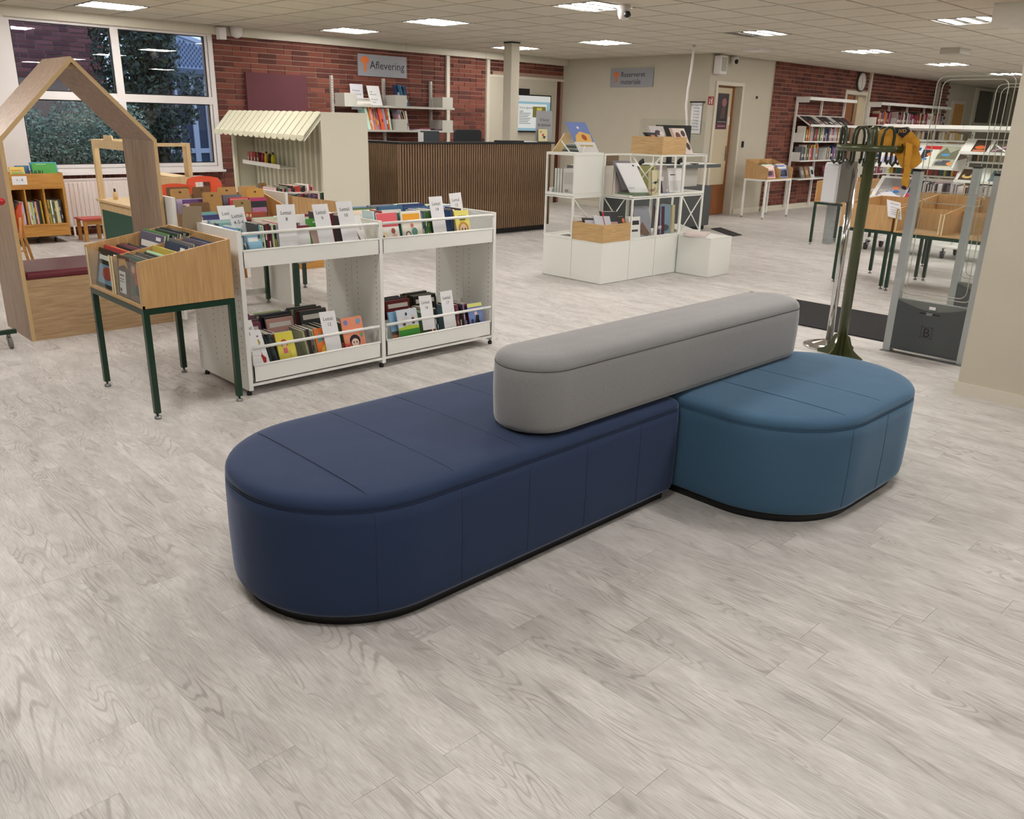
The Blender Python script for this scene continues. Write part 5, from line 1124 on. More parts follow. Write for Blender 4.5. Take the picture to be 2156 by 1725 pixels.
f = frame(X_[3], X_[4], Y_[0], Y_[1], Z_[1]+.001, Z_[2]-.001); brace(f, (X_[3], Y_[0]+.006, Z_[1]), (X_[4], Y_[0]+.006, Z_[2]), (X_[3], Y_[0]+.006, Z_[2]), (X_[4], Y_[0]+.006, Z_[1]))
f = frame(X_[0], X_[1]-.001, Y_[0], Y_[1]-.001, Z_[1]+.001, Z_[2]-.001) if False else None
brace(t, (X_[0], Y_[1], .6), (X_[0]+.2, Y_[1], .56), (X_[0], Y_[1], .76), (X_[0]+.36, Y_[1], .42)); 
MB().box(X_[1], X_[4], Y_[0], Y_[1], .770, .782).build('shelf_plate', WH2, t); MB().box(X_[0], X_[1], Y_[1], Y_[2], .770, .782).build('shelf_plate', WH2, t)
f = frame(X_[2], X_[3]-.001, Y_[0], Y_[1], Z_[2]+.008, Z_[3]); brace(f, (X_[2]+.008, Y_[0], Z_[2]), (X_[2]+.008, Y_[1], Z_[3]), (X_[2]+.008, Y_[1], Z_[2]), (X_[2]+.008, Y_[0], Z_[3]))
f = frame(X_[3], X_[4], Y_[0], Y_[1], Z_[2]+.008, Z_[3], top=True)
MB().box(X_[1], X_[2], Y_[1]-fr, Y_[1], Z_[3]-fr, Z_[3]).build('top_bar', WH2, t); MB().box(X_[1], X_[1]+fr, Y_[1]-fr, Y_[1], Z_[2]+.008, Z_[3]-fr-.001).build('top_post', WH2, t)
# closed-sided cube with an open front
f = frame(X_[0], X_[1]-.001, Y_[1]+.001, Y_[2], Z_[2]+.008, Z_[3]); MB().box(X_[0]+.017, X_[1]-.001, Y_[1]+.002, Y_[1]+.01, Z_[2]+.026, Z_[3]-.018).build('side_panel', WH2, f); MB().box(X_[1]-.008, X_[1]-.002, Y_[1]+.02, Y_[2]-.018, Z_[2]+.026, Z_[3]-.018).build('back_panel', WH2, f); MB().box(X_[0], X_[1], Y_[1], Y_[2], Z_[3]+.0005, Z_[3]+.008).build('shelf_plate', WH2, f)
def crate(x0, x1, y0, y1, z0, z1, lab):
    c = thing('wooden_crate', lab, 'crate', ((x0+x1)/2, (y0+y1)/2, z0)); k = .014
    MB().box(x0, x0+k, y0, y1, z0, z1).build('side_board', OAKY, c); MB().box(x1-k, x1, y0, y1, z0, z1).build('side_board', OAKY, c)
    MB().box(x0+k, x1-k, y0, y0+k, z0, z1).build('side_board', BEECHO, c); MB().box(x0+k, x1-k, y1-k, y1, z0, z1).build('side_board', BEECHO, c); MB().box(x0+k, x1-k, y0+k, y1-k, z0, z0+.01).build('bottom_board', BEECHO, c)
OAKY = wood('oak_crate_y', (206, 172, 122), (184, 148, 100), 'Y', 8, .45, 10); BEECHO = wood('oak_crate_x', (206, 172, 122), (184, 148, 100), 'X', 8, .45, 10)
crate(X_[0], X_[1]-.003, Y_[0], Y_[1]-.003, .3865, .55, 'light oak tray box on the front corner of the display unit')
crate(X_[2], X_[3]-.003, Y_[0], Y_[1]-.003, 1.1615, 1.325, 'light oak tray box on top of the display unit')
# books on the display
book((6.03, 5.26, .42), (.12, -.1, .0), (.03, .04, 0), (-.02, .05, .17), (40, 40, 44), 'black book with white lettered spine, left in the oak tray box', art=[('r', .1, .9, .6, .9, (200, 200, 210))])
book((6.10, 5.18, .42), (.13, -.09, 0), (.03, .04, 0), (-.02, .06, .19), (206, 210, 220), 'pale blue paperback in the oak tray box', art=[('r', .1, .8, .3, .4, (120, 40, 50)), ('p', [(0, 0), (1, 0), (.6, .3)], (170, 40, 40))])
book((6.17, 5.13, .42), (.15, -.06, 0), (.02, .05, 0), (-.02, .07, .23), (24, 24, 28), 'black and red thriller with white letters, centre of the oak tray box', art=[('r', 0, .12, 0, 1, (170, 20, 30)), ('p', [(.2, .1), (.6, .0), (.9, .25), (.5, .35)], (236, 236, 236)), ('r', .2, .9, .5, .6, (180, 150, 140))], title=[('MICH', .035, .08, .185, WHI)])
book((6.27, 5.08, .42), (.12, -.02, 0), (.01, .04, 0), (.02, .07, .18), (24, 22, 24), 'black book with orange flower, right in the oak tray box', art=[('e', .8, .8, .14, .12, (226, 110, 40)), ('e', .35, .25, .1, .1, (220, 120, 120))], title=[('HUSET', .028, .055, .12, WHI), ('VED', .028, .05, .08, WHI)])
book((6.46, 5.1, .39), (.15, -.02, 0), (.01, .05, 0), (.0, .02, .2), (228, 228, 224), 'white book with black figures between the oak tray and the grey book', art=[('r', .1, .9, .62, .82, (40, 40, 44)), ('r', .2, .8, .3, .4, (60, 60, 60))])
book((6.56, 5.09, .39), (.22, -.02, 0), (.01, .03, 0), (-.02, .05, .29), (140, 142, 150), 'grey book with a brown bird drawing at the display base', art=[('p', [(.2, .3), (.5, .5), (.9, .1), (.7, .02), (.3, .1)], (110, 86, 72))], title=[('Hanne', .03, .12, .2, INK), ('KRISTEN', .03, .12, .16, INK)])
book((6.88, 5.12, .39), (.09, -.06, 0), (.03, .03, 0), (0, .02, .28), (84, 40, 52), 'dark red spine of the thick book beside the blue one')
book((6.92, 5.08, .402), (.17, -.0, 0), (.01, .04, 0), (0, .02, .28), (110, 140, 160), 'misty blue novel standing at the display base', art=[('e', .5, .2, .4, .12, (60, 70, 80))], title=[('JESPER', .03, .09, .22, WHI), ('STEIN', .036, .09, .18, WHI)])
book((7.14, 5.1, .39), (.05, -.0, 0), (.02, .16, 0), (.01, .02, .28), (196, 184, 148), 'beige spine book beside the misty blue novel')
o = MB().box(6.83, 7.1, 5.06, 5.07, .0, .0).build('nothing', BLACK) if False else None
book((6.86, 5.05, .3865), (.29, 0, 0), (0, .006, 0), (0, .2, .012), (130, 160, 196), 'pale blue book lying flat under the standing novel') if False else None
book((6.415, 5.3, .783), (.03, 0, 0), (.0, .16, 0), (.0, .0, .27), (206, 200, 190), 'pale spine book at the left on the middle display shelf')
book((6.45, 5.3, .783), (.2, -.04, 0), (.01, .02, 0), (0, .03, .27), (184, 170, 166), 'grey pink book with a ring emblem on the middle display shelf', art=[('e', .6, .5, .25, .2, (110, 70, 74)), ('e', .6, .5, .2, .16, (190, 176, 172))])
book((6.5, 5.25, .83), (.15, -.09, 0), (.03, .04, 0), (-.10, .06, .27), (128, 126, 132), 'thick grey book leaning on the middle display shelf')
book((6.53, 5.18, .812), (.18, -.09, 0), (.008, .016, 0), (-.14, .08, .27), (238, 238, 240), 'white cookbook on a wire stand on the middle display shelf', art=[('e', .82, .92, .05, .03, (30, 30, 30))], title=[('Så hård', .032, .1, .13, mat('grey_ink', (150, 150, 156), .5))])
o = MB().tube([(6.66, 5.07, .80), (6.66, 5.05, .83), (6.76, 5.03, .83), (6.76, 5.06, .80)], .002, 5).build('wire_stand', STEEL); tag(o, 'wire book stand holding the white cookbook', 'stand')
for k, (x, y, w_, d_, z, c, s) in enumerate(((6.43, 5.1, .3, .2, .783, (214, 212, 206), 'pale'), (6.46, 5.08, .26, .2, .796, (96, 120, 90), 'green'), (6.52, 5.06, .25, .18, .783, (150, 150, 140), 'grey speckled'))[:2]):
    o = MB().box(x, x+w_, y, y+d_, z, z+.012, .0).build('magazine', mat('dm_%d' % k, c, .5)); tag(o, '%s magazine lying flat under the white cookbook' % s, 'magazine')
book((6.70, 5.06, .783), (.16, .0, 0), (.0, .03, 0), (0, .02, .235), (206, 200, 164), 'cream novel with a black tree, reading HARPER LEE', art=[('r', .05, .1, .0, 1, (60, 50, 50)), ('p', [(.1, .5), (.5, .58), (.9, .5), (.6, .52), (.5, .44), (.3, .5)], (40, 50, 60)), ('e', .7, .62, .06, .03, (70, 96, 100)), ('e', .8, .42, .05, .03, (70, 96, 100)), ('e', .4, .3, .05, .03, (160, 90, 60)), ('e', .7, .25, .05, .03, (70, 96, 100))], title=[('HARPER', .028, .085, .195, DKR), ('LEE', .028, .09, .16, DKR), ('Sæt en', .02, .08, .04, DKR)])
book((6.83, 5.15, .783), (.035, 0, 0), (0, .17, 0), (.0, 0, .27), (170, 170, 110), 'olive yellow spine book behind the white post')
book((6.93, 5.2, .783), (.18, -.03, 0), (.01, .03, 0), (0, .03, .27), (170, 160, 158), 'grey book with a dark dressed figure on the middle display shelf', art=[('p', [(.35, .02), (.7, .02), (.62, .5), (.42, .5)], (24, 22, 26)), ('e', .52, .75, .1, .12, (40, 30, 34)), ('r', .3, .75, .45, .6, (220, 214, 208))])
book((7.14, 5.16, .783), (.2, -.03, 0), (.01, .025, 0), (0, .05, .24), (226, 226, 224), 'white book standing right of the dressed figure book', art=[('r', .15, .5, .72, .76, (60, 60, 60)), ('r', .1, .9, .1, .5, (206, 206, 206))])
for k, (x, y, w_, d_, c, s) in enumerate(((6.86, 5.06, .28, .1, (110, 150, 190), 'pale blue magazine lying at the shelf edge beside the novel'), (7.22, 5.1, .3, .18, (190, 188, 184), 'grey magazine lying on the right of the middle display shelf'))):
    o = MB().box(x, x+w_, y, y+d_, .783, .793).build('magazine', mat('dn_%d' % k, c, .4)); tag(o, s, 'magazine')
book((6.05, 5.62, .7835), (.0, -.16, 0), (.14, 0, 0), (0, 0, .24), (200, 198, 192), 'pale grey reference book block in the closed display cube', art=[('r', .1, .9, .4, .85, (180, 178, 174)), ('r', .2, .5, .1, .2, (150, 150, 150))])
for k in range(3): book((6.05, 5.63+.035*k+.03, .7835), (0, -.03, 0), (.14, 0, 0), (0, .0, .235), (206-k*8, 202, 196), ('first', 'second', 'third')[k]+' pale spine left of the grey book block in the display cube')
for k in range(3): o = MB().box(6.03, 6.2, 5.745-.02*k*.3, 5.775, .7835+k*.018, .8+k*.018).build('booklet', mat('bk_w', (226, 226, 222), .5)); tag(o, 'white booklet, %s in the small stack in the display cube' % ('lowest', 'middle', 'topmost')[k], 'booklet')
# on top
t = thing('wire_easel', 'white plastic easel pair on top of the closed display cube', 'stand', (6.2, 5.6, 1.168))
MB().tube([(6.13, 5.62, 1.17), (6.07, 5.68, 1.27)], .007, 6).build('easel_arm', WH2, t); MB().tube([(6.18, 5.5, 1.17), (6.27, 5.55, 1.26)], .007, 6).build('easel_arm', WH2, t)
book((6.02, 5.74, 1.169), (.1, -.02, 0), (.02, .03, 0), (.07, -.09, .17), (196, 170, 120), 'thick cream book with green edge leaning on the easel', page=(232, 226, 200))
book((6.2, 5.56, 1.169), (.14, -.13, 0), (.006, .006, 0), (-.11, .10, .27), (120, 140, 200), 'tall blue picture book with an orange night scene on top of the display', art=[('p', [(0, 0), (1, 0), (1, .35), (0, .35)], (226, 224, 222)), ('p', [(.1, .35), (.9, .35), (.95, .6), (.5, .7), (.2, .55)], (232, 190, 110)), ('e', .6, .5, .12, .1, (180, 90, 40)), ('e', .5, .82, .06, .04, (236, 240, 244)), ('r', .2, .85, .2, .25, (200, 170, 110))])
for k in range(4): o = MB().box(6.2+.01*k, 6.38, 5.62, 5.79, 1.1695+k*.018, 1.186+k*.018).build('magazine', mat('gm_%d' % (k % 2), ((70, 80, 74), (150, 158, 150))[k % 2], .5)); tag(o, 'dark green magazine, %s in the stack behind the tall picture book' % W9[k], 'magazine')
book((7.2, 5.1, 1.165), (.15, -.04, 0), (.02, .05, 0), (-.10, .07, .24), (226, 214, 208), 'thick cookbook with speckled food cover at the right end of the display top', art=[('e', .3, .7, .2, .15, (110, 60, 44)), ('e', .75, .8, .16, .12, (60, 50, 44)), ('e', .8, .3, .15, .15, (70, 54, 46)), ('e', .4, .25, .16, .1, (180, 110, 60)), ('e', .5, .5, .2, .12, (230, 224, 220))])
book((6.98, 5.3, 1.30), (.2, -.03, 0), (.01, .04, 0), (-.02, .05, .12), (196, 190, 190), 'grey flowered cookbook standing behind the oak tray on top', art=[('e', .5, .5, .2, .2, (70, 60, 70)), ('e', .75, .4, .15, .2, (226, 220, 220))])
book((6.86, 5.22, 1.29), (.12, -.02, 0), (.02, .06, 0), (-.03, .05, .07), (40, 54, 60), 'small dark book lying in the oak tray on top', art=[('r', .3, .7, .2, .7, (210, 130, 90))])
book((7.2, 4.72, .3865), (.28, .14, 0), (-.0, .0, .02), (-.1, .2, 0.0), (224, 208, 204), 'large pale pink book lying on the low white cube')
book((7.22, 5.06, .3865), (.25, 0, 0), (0, .004, .03), (0, .18, .04), (200, 200, 198), 'grey open book lying behind the diagonal brace')
o = MB().box(6.06, 6.2, 5.52, 5.66, .3865, .392).build('tablet', mat('tablet_dark', (60, 62, 60), .4)); tag(o, 'dark flat tablet lying in the lower left display frame', 'tablet')
# ------------------------------------------------------------------ second counter, shield, pole
t = thing('info_counter', 'grey information counter with pale upper panel behind the display unit', 'counter', (9.6, 7.1, 0))
MB().box(8.25, 10.85, 6.98, 7.6, .87, .915).build('counter_top', mat('graphite_top', (84, 88, 90), .5), t)
MB().box(8.28, 10.8, 7.02, 7.56, .9155, .922).build('counter_top_sheet', WHITE, t)
MB().box(8.9, 10.4, 7.06, 7.5, .62, .869).build('upper_panel', mat('pale_counter', (190, 188, 180), .5), t); MB().box(8.8, 10.7, 7.0, 7.5, .06, .619).build('lower_panel', DGREY, t); MB().box(8.85, 10.65, 7.04, 7.46, 0, .059).build('plinth', BLACK, t)
t = thing('sneeze_guard', 'clear acrylic screen with round corners standing on the information counter', 'screen', (9.6, 7.02, .9225))
MB().prism(rrect(8.96, 10.42, .93, 1.505, [.0001, .0001, .06, .06], 4), 7.02, 7.026, 'Y').build('acrylic_sheet', ACRYL, t); MB().box(9.1, 9.2, 6.99, 7.06, .9225, .932).box(10.2, 10.3, 6.99, 7.06, .9225, .932).build('foot', BLACK, t)
t = thing('computer_monitor', 'black computer monitor behind the acrylic screen', 'monitor', (9.95, 7.3, .9225))
MB().box(9.6, 10.38, 7.22, 7.25, 1.08, 1.43).build('screen_back', BLACK, t); MB().box(9.93, 10.02, 7.25, 7.28, .935, 1.1).box(9.85, 10.1, 7.2, 7.36, .9225, .935).build('stand', BLACK, t)
t = thing('cable_pole', 'white cable hose hanging from the ceiling down to the counter', 'cable', (10.6, 7.5, .93))
MB().tube([(10.62, 7.46, CEIL-.001), (10.60, 7.46, 2.2), (10.56, 7.46, 1.9), (10.55, 7.46, 1.7), (10.61, 7.46, 1.45), (10.63, 7.46, 1.25), (10.60, 7.44, .93)], .016, 10).build('cable_hose', FRAMEW, t); MB().lathe((10.62, 7.46, CEIL-.06), [(.025, 0), (.03, .058)], 12).build('ceiling_rose', FRAMEW, t)
o = MB().box(8.55, 8.8, 7.2, 7.3, .9225, 1.05).obox((8.45, 7.15, .93), (.2, 0, .02), (0, .15, 0), (0, 0, .01)).build('document_holder', mat('brown_holder', (110, 90, 66), .6)); tag(o, 'brown document holder at the left of the information counter', 'holder')
for k, x in enumerate((9.05, 9.9)):
    o = MB().tube([(x, 7.05, .93), (x+.02, 7.05, .97), (x+.05, 7.05, .99), (x+.06, 7.05, .95)], .025, 8).build('handset', BLACK); tag(o, 'black handset on the information counter, %s one' % ('left', 'right')[k], 'telephone')
# ------------------------------------------------------------------ door wall items
t = thing('notice_sheet', 'white text sheet hung from a black rail beside the open door', 'notice', (11.55, 7.9, 1.35))
YN = 7.995
o = MB().box(11.885, 12.03, 7.992, 7.999, 1.745, 1.87).rgb((250, 250, 250)).build('exit_sign', mat('exit_red', (150, 34, 30), .5)); tag(o, 'small red sign with white symbols beside the door frame', 'sign')
mb = MB(); mb.rgb((240, 236, 232)); [mb.box(x, x+.02, 7.990, 7.9918, z, z+h) for x, z, h in ((11.91, 1.76, .035), (11.91, 1.81, .02), (11.97, 1.76, .09), (11.94, 1.8, .012))]; mb.build('sign_symbol', PRINT, o, kind='stuff')
a0, a1 = PX(1453, 224, 11.86), PX(1484, 224, 11.86)
MB().box(11.84, 11.862, a1.y, a0.y, 1.775, 1.795).build('hanger_rail', BLACK, t); MB().box(11.858, 11.862, a1.y+.05, a0.y-.03, 1.31, 1.774).build('paper_sheet', CARD, t)
for k in range(9): text(('Åbningstider', 'Mandag', 'Tirsdag', 'Onsdag', 'Torsdag', 'Fredag', 'Lørdag', 'Søndag', 'Velkommen')[k], .034 if k else .045, mat('soft_ink', (90, 90, 96), .6), t, (11.857, (a0.y+a1.y)/2+.01, 1.73-.046*k), (0, -1, 0), (0, 0, 1))
t = thing('loudspeaker', 'white wall loudspeaker high above the open door', 'loudspeaker', (12.0, 7.9, 2.2)); MB().box(11.93, 12.12, 7.86, 7.99, 2.2, 2.46, .01).build('speaker_box', FRAMEW, t); MB().box(11.96, 12.09, 7.855, 7.86, 2.24, 2.44).build('speaker_grille', mat('grille_grey', (170, 168, 160), .7), t)
t = thing('dome_camera', 'white and black camera on the wall right of the loudspeaker', 'camera', (12.42, 7.9, 2.38)); MB().lathe((12.42, 7.93, 2.37), [(.03, 0), (.055, .03), (.06, .09), (.05, .1)], 14).build('camera_body', FRAMEW, t); MB().lathe((12.40, 7.885, 2.365), [(.012, 0), (.03, .02), (.03, .06), (.01, .07)], 12).build('lens', BLACK, t)
o = MB().box(12.99, 13.02, 7.97, 7.999, 1.1, 1.2).build('door_stop', BLACK); tag(o, 'small black fitting on the white wall right of the door', 'fitting')
o = MB().box(13.28, 13.3, 7.97, 7.999, 1.88, 1.92).build('wall_hook', mat('hook_dark', (60, 54, 48), .5)); tag(o, 'tiny dark hook on the white wall', 'hook')
db = bin_table('beech browser box on white legs in front of the far white wall', (12.30, 7.32, 0), PI/2, w=.8, d=.42, cols=2, fm=WHITE, legz=.63, zf=.80, zb=.93, acrylic=False)
db.location = (13.45, 7.25, 0); WM[db.name] = Matrix.Translation((13.45, 7.25, 0)) @ Matrix.Rotation(PI/2, 4, 'Z')
bin_books(db, .43, .78, .05, .42, .645, .22, 'from the front, left half of the white legged box', 'books in the white legged box, left', 71, [2, 3, 0, 19, 8, 6], lean=.3, tmin=.02, tmax=.035)
bin_books(db, .02, .38, .05, .42, .645, .22, 'from the front, right half of the white legged box', 'books in the white legged box, right', 72, [2, 19, 0, 11, 6, 8], lean=.3, tmin=.02, tmax=.035)
import bmesh
# ------------------------------------------------------------------ far bookcases along the brick wall
def cased(label, x0, nb, shelves, loc, canopy=1.955, slant=None, base=.0, seed=0):
    t = thing('bookcase', label, 'bookcase', loc); yw, yf = 7.93, 7.67
    x1 = x0+nb*.91
    for k in range(nb+1): MB().box(x0+k*.91-.012, x0+k*.91+.012, 7.89, 7.93, .05, 1.93).build('upright', WHITE, t)
    for k in range(nb):
        a, b = x0+k*.91+.003, x0+(k+1)*.91-.003
        MB().box(a, b, yf, yf+.02, 1.90, canopy).box(a, b, yf+.02, yw, canopy-.012, canopy).build('canopy', WHITE, t)
        for z in shelves:
            s = MB().box(a, b, yf+.03, yw, z, z+.022).build('shelf', WHITE, t)
            MB().prism([(yf+.06, z+.022), (yw-.04, z+.022), (yw-.04, z+.16), (yf+.06, z+.16)], a, a+.004, 'X').build('bookend', WHITE, s)
    MB().prism([(yf, 1.86), (yw, 1.86), (yw, canopy), (yf, canopy)], x0-.014, x0-.012, 'X').build('canopy_side', WHITE, t)
    r = random.Random(seed)
    for z in shelves:
        for k in range(nb):
            a, b = x0+k*.91+.05, x0+(k+1)*.91-.02; x = a; mb = MB()
            end = b-r.uniform(0, .25)
            while x < end:
                tk = r.uniform(.015, .04); h = r.uniform(.2, .27); c = r.choice(PAL+[(180, 40, 60), (200, 180, 170), (225, 220, 210), (160, 60, 90)])
                mb.rgb(c); mb.box(x, x+tk*.93, yf+.055, yw-.06, z+.023, z+.023+h)
                if r.random() < .5: mb.rgb((230, 226, 214)); mb.box(x+tk*.2, x+tk*.75, yf+.053, yf+.0555, z+.08, z+.13)
                x += tk
            mb.build('book_row', PRINT, t, kind='stuff')
    return t
b1_ = cased('white two-bay bookcase with books on the far brick wall left of the inner door', 14.52, 2, (1.19, .86), (15.4, 7.8, 0), seed=1)
for k in range(2):
    a, b = 14.52+k*.91+.003, 14.52+(k+1)*.91-.003
    MB().prism([(7.6, 1.46), (7.9, 1.64), (7.9, 1.655), (7.6, 1.475)], a, b, 'X').box(a, b, 7.59, 7.6, 1.46, 1.50).build('sloping_shelf', WHITE, b1_)
    MB().box(a, b, 7.70, 7.93, .54, .562).build('shelf', WHITE, b1_)
r = random.Random(4); nn_ = 0
for k in range(9):
    x = 14.56+k*.195; c = r.choice([(40, 38, 42), (60, 50, 50), (30, 30, 34), (200, 196, 190), (90, 40, 46)]); nn_ += 1
    o = MB().obox((x, 7.602, 1.482), (.16, 0, 0), (0, -.0035, .006), (0, .245, .147)).build('magazine', mat('fm_%d_%d' % (c[0], k), c, .4)); tag(o, '%s magazine, %s from the left on the sloping shelf of the far bookcase' % ({40: 'black', 60: 'brown', 30: 'black', 200: 'pale', 90: 'dark red'}[c[0]], W9[k] if k < 8 else 'last'), 'magazine', 'magazines on the far sloping shelf')
    w_ = MB(); w_.rgb(r.choice([(220, 216, 210), (150, 60, 60), (120, 120, 124)])); w_.obox((x+.03, 7.64, 1.5145), (.09, 0, 0), (0, -.0005, .0008), (0, .06, .036)); w_.build('cover_print', PRINT, o)
for k, (x, c, s) in enumerate(((14.75, (120, 116, 112), 'grey'), (14.92, (150, 110, 70), 'brown'), (15.12, (206, 208, 208), 'silvery'), (15.62, (110, 44, 62), 'plum'), (15.8, (60, 80, 60), 'dark green'), (15.95, (140, 40, 60), 'crimson'))):
    book((x, 7.76, .563), (.13, 0, 0), (0, .025, 0), (-.04, .05, .2), c, '%s book standing on the lowest shelf of the far bookcase' % s, art=[('r', .2, .8, .3, .7, tuple(min(255, v+50) for v in c))])
cased('long white four-bay bookcase on the far brick wall right of the inner door', 17.42, 4, (1.51, 1.2, .88, .56), (19.2, 7.8, 0), seed=2)
for k, (px, s) in enumerate(((727, 207), (754, 208))): pass
t = thing('wall_clock', 'round white wall clock with dark rim on the far brick wall', 'clock', (16.97, 7.93, 2.30))
def disc(t, nm, r_, y0, y1, m): return MB().prism([(16.97+r_*math.cos(a*PI/16), 2.31+r_*math.sin(a*PI/16)) for a in range(32)], y0, y1, 'Y').build(nm, m, t)
disc(t, 'clock_rim', .185, 7.93, 7.965, mat('dark_rim', (70, 62, 58), .4)); disc(t, 'clock_face', .155, 7.926, 7.93, mat('clock_white', (214, 210, 204), .5))
mb = MB()
for k in range(12): a = k*PI/6; mb.obox((16.97+.13*math.sin(a)-.004, 7.925, 2.31+.13*math.cos(a)-.012), (.008, 0, 0), (0, .001, 0), (0, 0, .024))
mb.build('hour_mark', INK, t, kind='stuff'); MB().obox((16.966, 7.924, 2.31), (.01, 0, 0), (0, .001, 0), (.012, 0, -.12)).build('minute_hand', INK, t); MB().obox((16.966, 7.9235, 2.31), (.012, 0, 0), (0, .001, 0), (-.02, 0, .08)).build('hour_hand', INK, t)
# ------------------------------------------------------------------ magazine rack on casters
t = thing('magazine_rack', 'white two-bay magazine rack on casters with a wide header light strip', 'magazine rack', (10.85, 3.65, 0))
RY = (4.56, 3.66, 2.76)
for y in RY:
    u = MB().box(10.83, 10.87, y-.012, y+.012, .12, 1.44).build('upright', WHITE, t); mb = MB()
    for k in range(34): mb.box(10.829, 10.8305, y-.004, y+.004, .2+k*.036, .222+k*.036)
    mb.build('slot', HOLE, u, kind='stuff')
for a, b in zip(RY[:-1], RY[1:]): MB().prism([(10.5, 1.505), (10.5, 1.465), (10.9, 1.44), (11.2, 1.465), (11.2, 1.505)], b+.002, a-.002, 'Y').build('header', WHITE, t)
MB().box(10.6, 11.1, 2.76, 4.56, .13, .15).build('base_deck', WHITE, t)
for (x, y) in ((10.62, 4.6), (11.03, 4.58), (10.65, 3.68), (11.08, 3.68), (10.65, 2.78), (11.08, 2.78)):
    c = MB().lathe((x, y, .085), [(.012, 0), (.012, .044)], 8).box(x-.016, x+.016, y-.03, y+.03, .06, .085).build('caster', STEEL, t)
    MB().prism([(x+.045*math.cos(a*PI/8), .045+.045*math.sin(a*PI/8)) for a in range(16)], y-.012, y+.012, 'Y').build('wheel', mat('dark_tyre', (44, 44, 44), .5), c)
    MB().obox((x, y-.014, .11), (10.85-x, 0, .02), (0, .028, 0), (0, 0, .03)).build('foot_arm', WHITE, t)
def slope(y0, y1, z0, z1, xf=10.42, xb=10.68):
    o = MB().prism([(xf, z0), (xb, z1), (xb, z1+.006), (xf, z0+.006)], y1+.006, y0-.006, 'Y').box(xf-.012, xf, y1+.006, y0-.006, z0-.01, z0+.022).build('sloping_shelf', WHITE, t)
    for y in (y0-.008, y1+.006): MB().prism([(xf, z0-.01), (10.83, z0-.04), (10.83, z0+.12), (xf+.06, z0+.09)], y-.001, y+.001, 'Y').build('bracket', WHITE, o)
    return lambda v: (xf+(xb-xf)*v, z0+.007+(z1-z0)*v)
def mag(f, yl, wd_, h, lab, rgb, art, title=None, off=.0):
    """magazine lying on a sloping shelf, facing -x"""
    (xa, za), (xb_, zb_) = f(0), f(1); uz = Vector((xb_-xa, 0, zb_-za)).normalized()*h; ux = Vector((0, -wd_, 0)); nrm = ux.cross(uz).normalized()
    return book(Vector((xa, yl, za))+nrm*(.008+off), ux, -nrm*.006, uz, rgb, lab, cat='magazine', art=art, title=title, name='magazine')
f = slope(RY[0], RY[1], 1.03, 1.30)
mag(f, 4.52, .2, .3, 'white magazine with blue and skin tones, left of the hanging shirt sleeve', (220, 216, 222), [('r', .1, .9, .1, .6, (150, 150, 190)), ('e', .5, .6, .25, .2, (226, 196, 170))])
mag(f, 4.30, .21, .3, 'pale magazine with an orange blot behind the hanging shirt', (216, 220, 224), [('e', .6, .4, .2, .16, (226, 140, 70)), ('r', .1, .9, .8, .95, (40, 90, 150))])
mag(f, 4.08, .19, .32, 'magazine with red title band reading Der Gehr in the rack', (226, 226, 214), [('r', 0, 1, .84, 1, (200, 40, 44)), ('p', [(0, .3), (.45, .5), (.55, .8), (0, .82)], (40, 46, 60)), ('e', .45, .6, .14, .08, (226, 120, 60)), ('e', .3, .35, .16, .07, (60, 130, 190))], [('Der Gehr', .035, .095, .28, WHI)])
mag(f, 3.90, .215, .32, 'grey-green magazine with mountain picture, right end of the upper rack shelf', (170, 170, 150), [('p', [(0, .6), (.3, .95), (.6, .7), (1, .9), (1, .4), (0, .4)], (110, 112, 90)), ('e', .4, .6, .22, .06, (80, 150, 200)), ('r', .1, .8, .1, .35, (80, 84, 92)), ('e', .8, .2, .14, .07, (230, 140, 70)), ('r', .1, .9, .0, .06, (226, 206, 150))], [('REJSELIV', .036, .1, .275, WHI)])
f = slope(RY[0], RY[1], .66, .9)
mag(f, 4.5, .33, .31, 'large grey magazine reading BO BEDRE on the lower rack shelf', (150, 146, 146), [('e', .6, .5, .12, .1, (226, 130, 90)), ('e', .55, .3, .25, .1, (60, 110, 170)), ('r', .1, .9, .02, .12, (226, 226, 232)), ('p', [(.1, .2), (.5, .3), (.8, .1), (.4, .0)], (220, 220, 226))], [('BO BEDRE', .06, .165, .25, mat('mag_ink', (214, 210, 206), .5))])
mag(f, 4.15, .2, .3, 'dark magazine with orange dot behind the front gate post', (60, 58, 72), [('e', .3, .5, .14, .1, (230, 130, 60)), ('r', 0, .5, 0, .3, (180, 50, 60)), ('e', .7, .3, .2, .12, (140, 90, 80))], [('PLINNES', .035, .1, .26, mat('sky_ink', (120, 160, 210), .5))])
mag(f, 3.93, .21, .3, 'pink magazine with two persons on the cover on the lower rack shelf', (226, 180, 190), [('e', .45, .78, .12, .08, (220, 150, 130)), ('e', .75, .75, .16, .1, (60, 40, 50)), ('p', [(.1, 0), (.6, 0), (.6, .6), (.2, .65)], (70, 66, 90)), ('r', .05, .55, .3, .42, (80, 160, 210)), ('p', [(.6, 0), (1, 0), (.9, .3)], (240, 236, 200))])
f = slope(RY[1], RY[2], 1.21, 1.36, 10.5, 10.7)
mag(f, 3.54, .16, .22, 'brown and orange magazine on the right bay of the rack', (60, 36, 30), [('e', .5, .4, .35, .15, (206, 100, 50)), ('r', .1, .9, .1, .2, (220, 120, 70))])
mag(f, 3.34, .17, .22, 'magazine with a crossed racket picture on the right bay of the rack', (90, 84, 70), [('p', [(.1, .1), (.9, .5), (.9, .6), (.1, .2)], (220, 160, 200)), ('p', [(.1, .6), (.9, .1), (.9, .2), (.1, .7)], (236, 236, 236))])
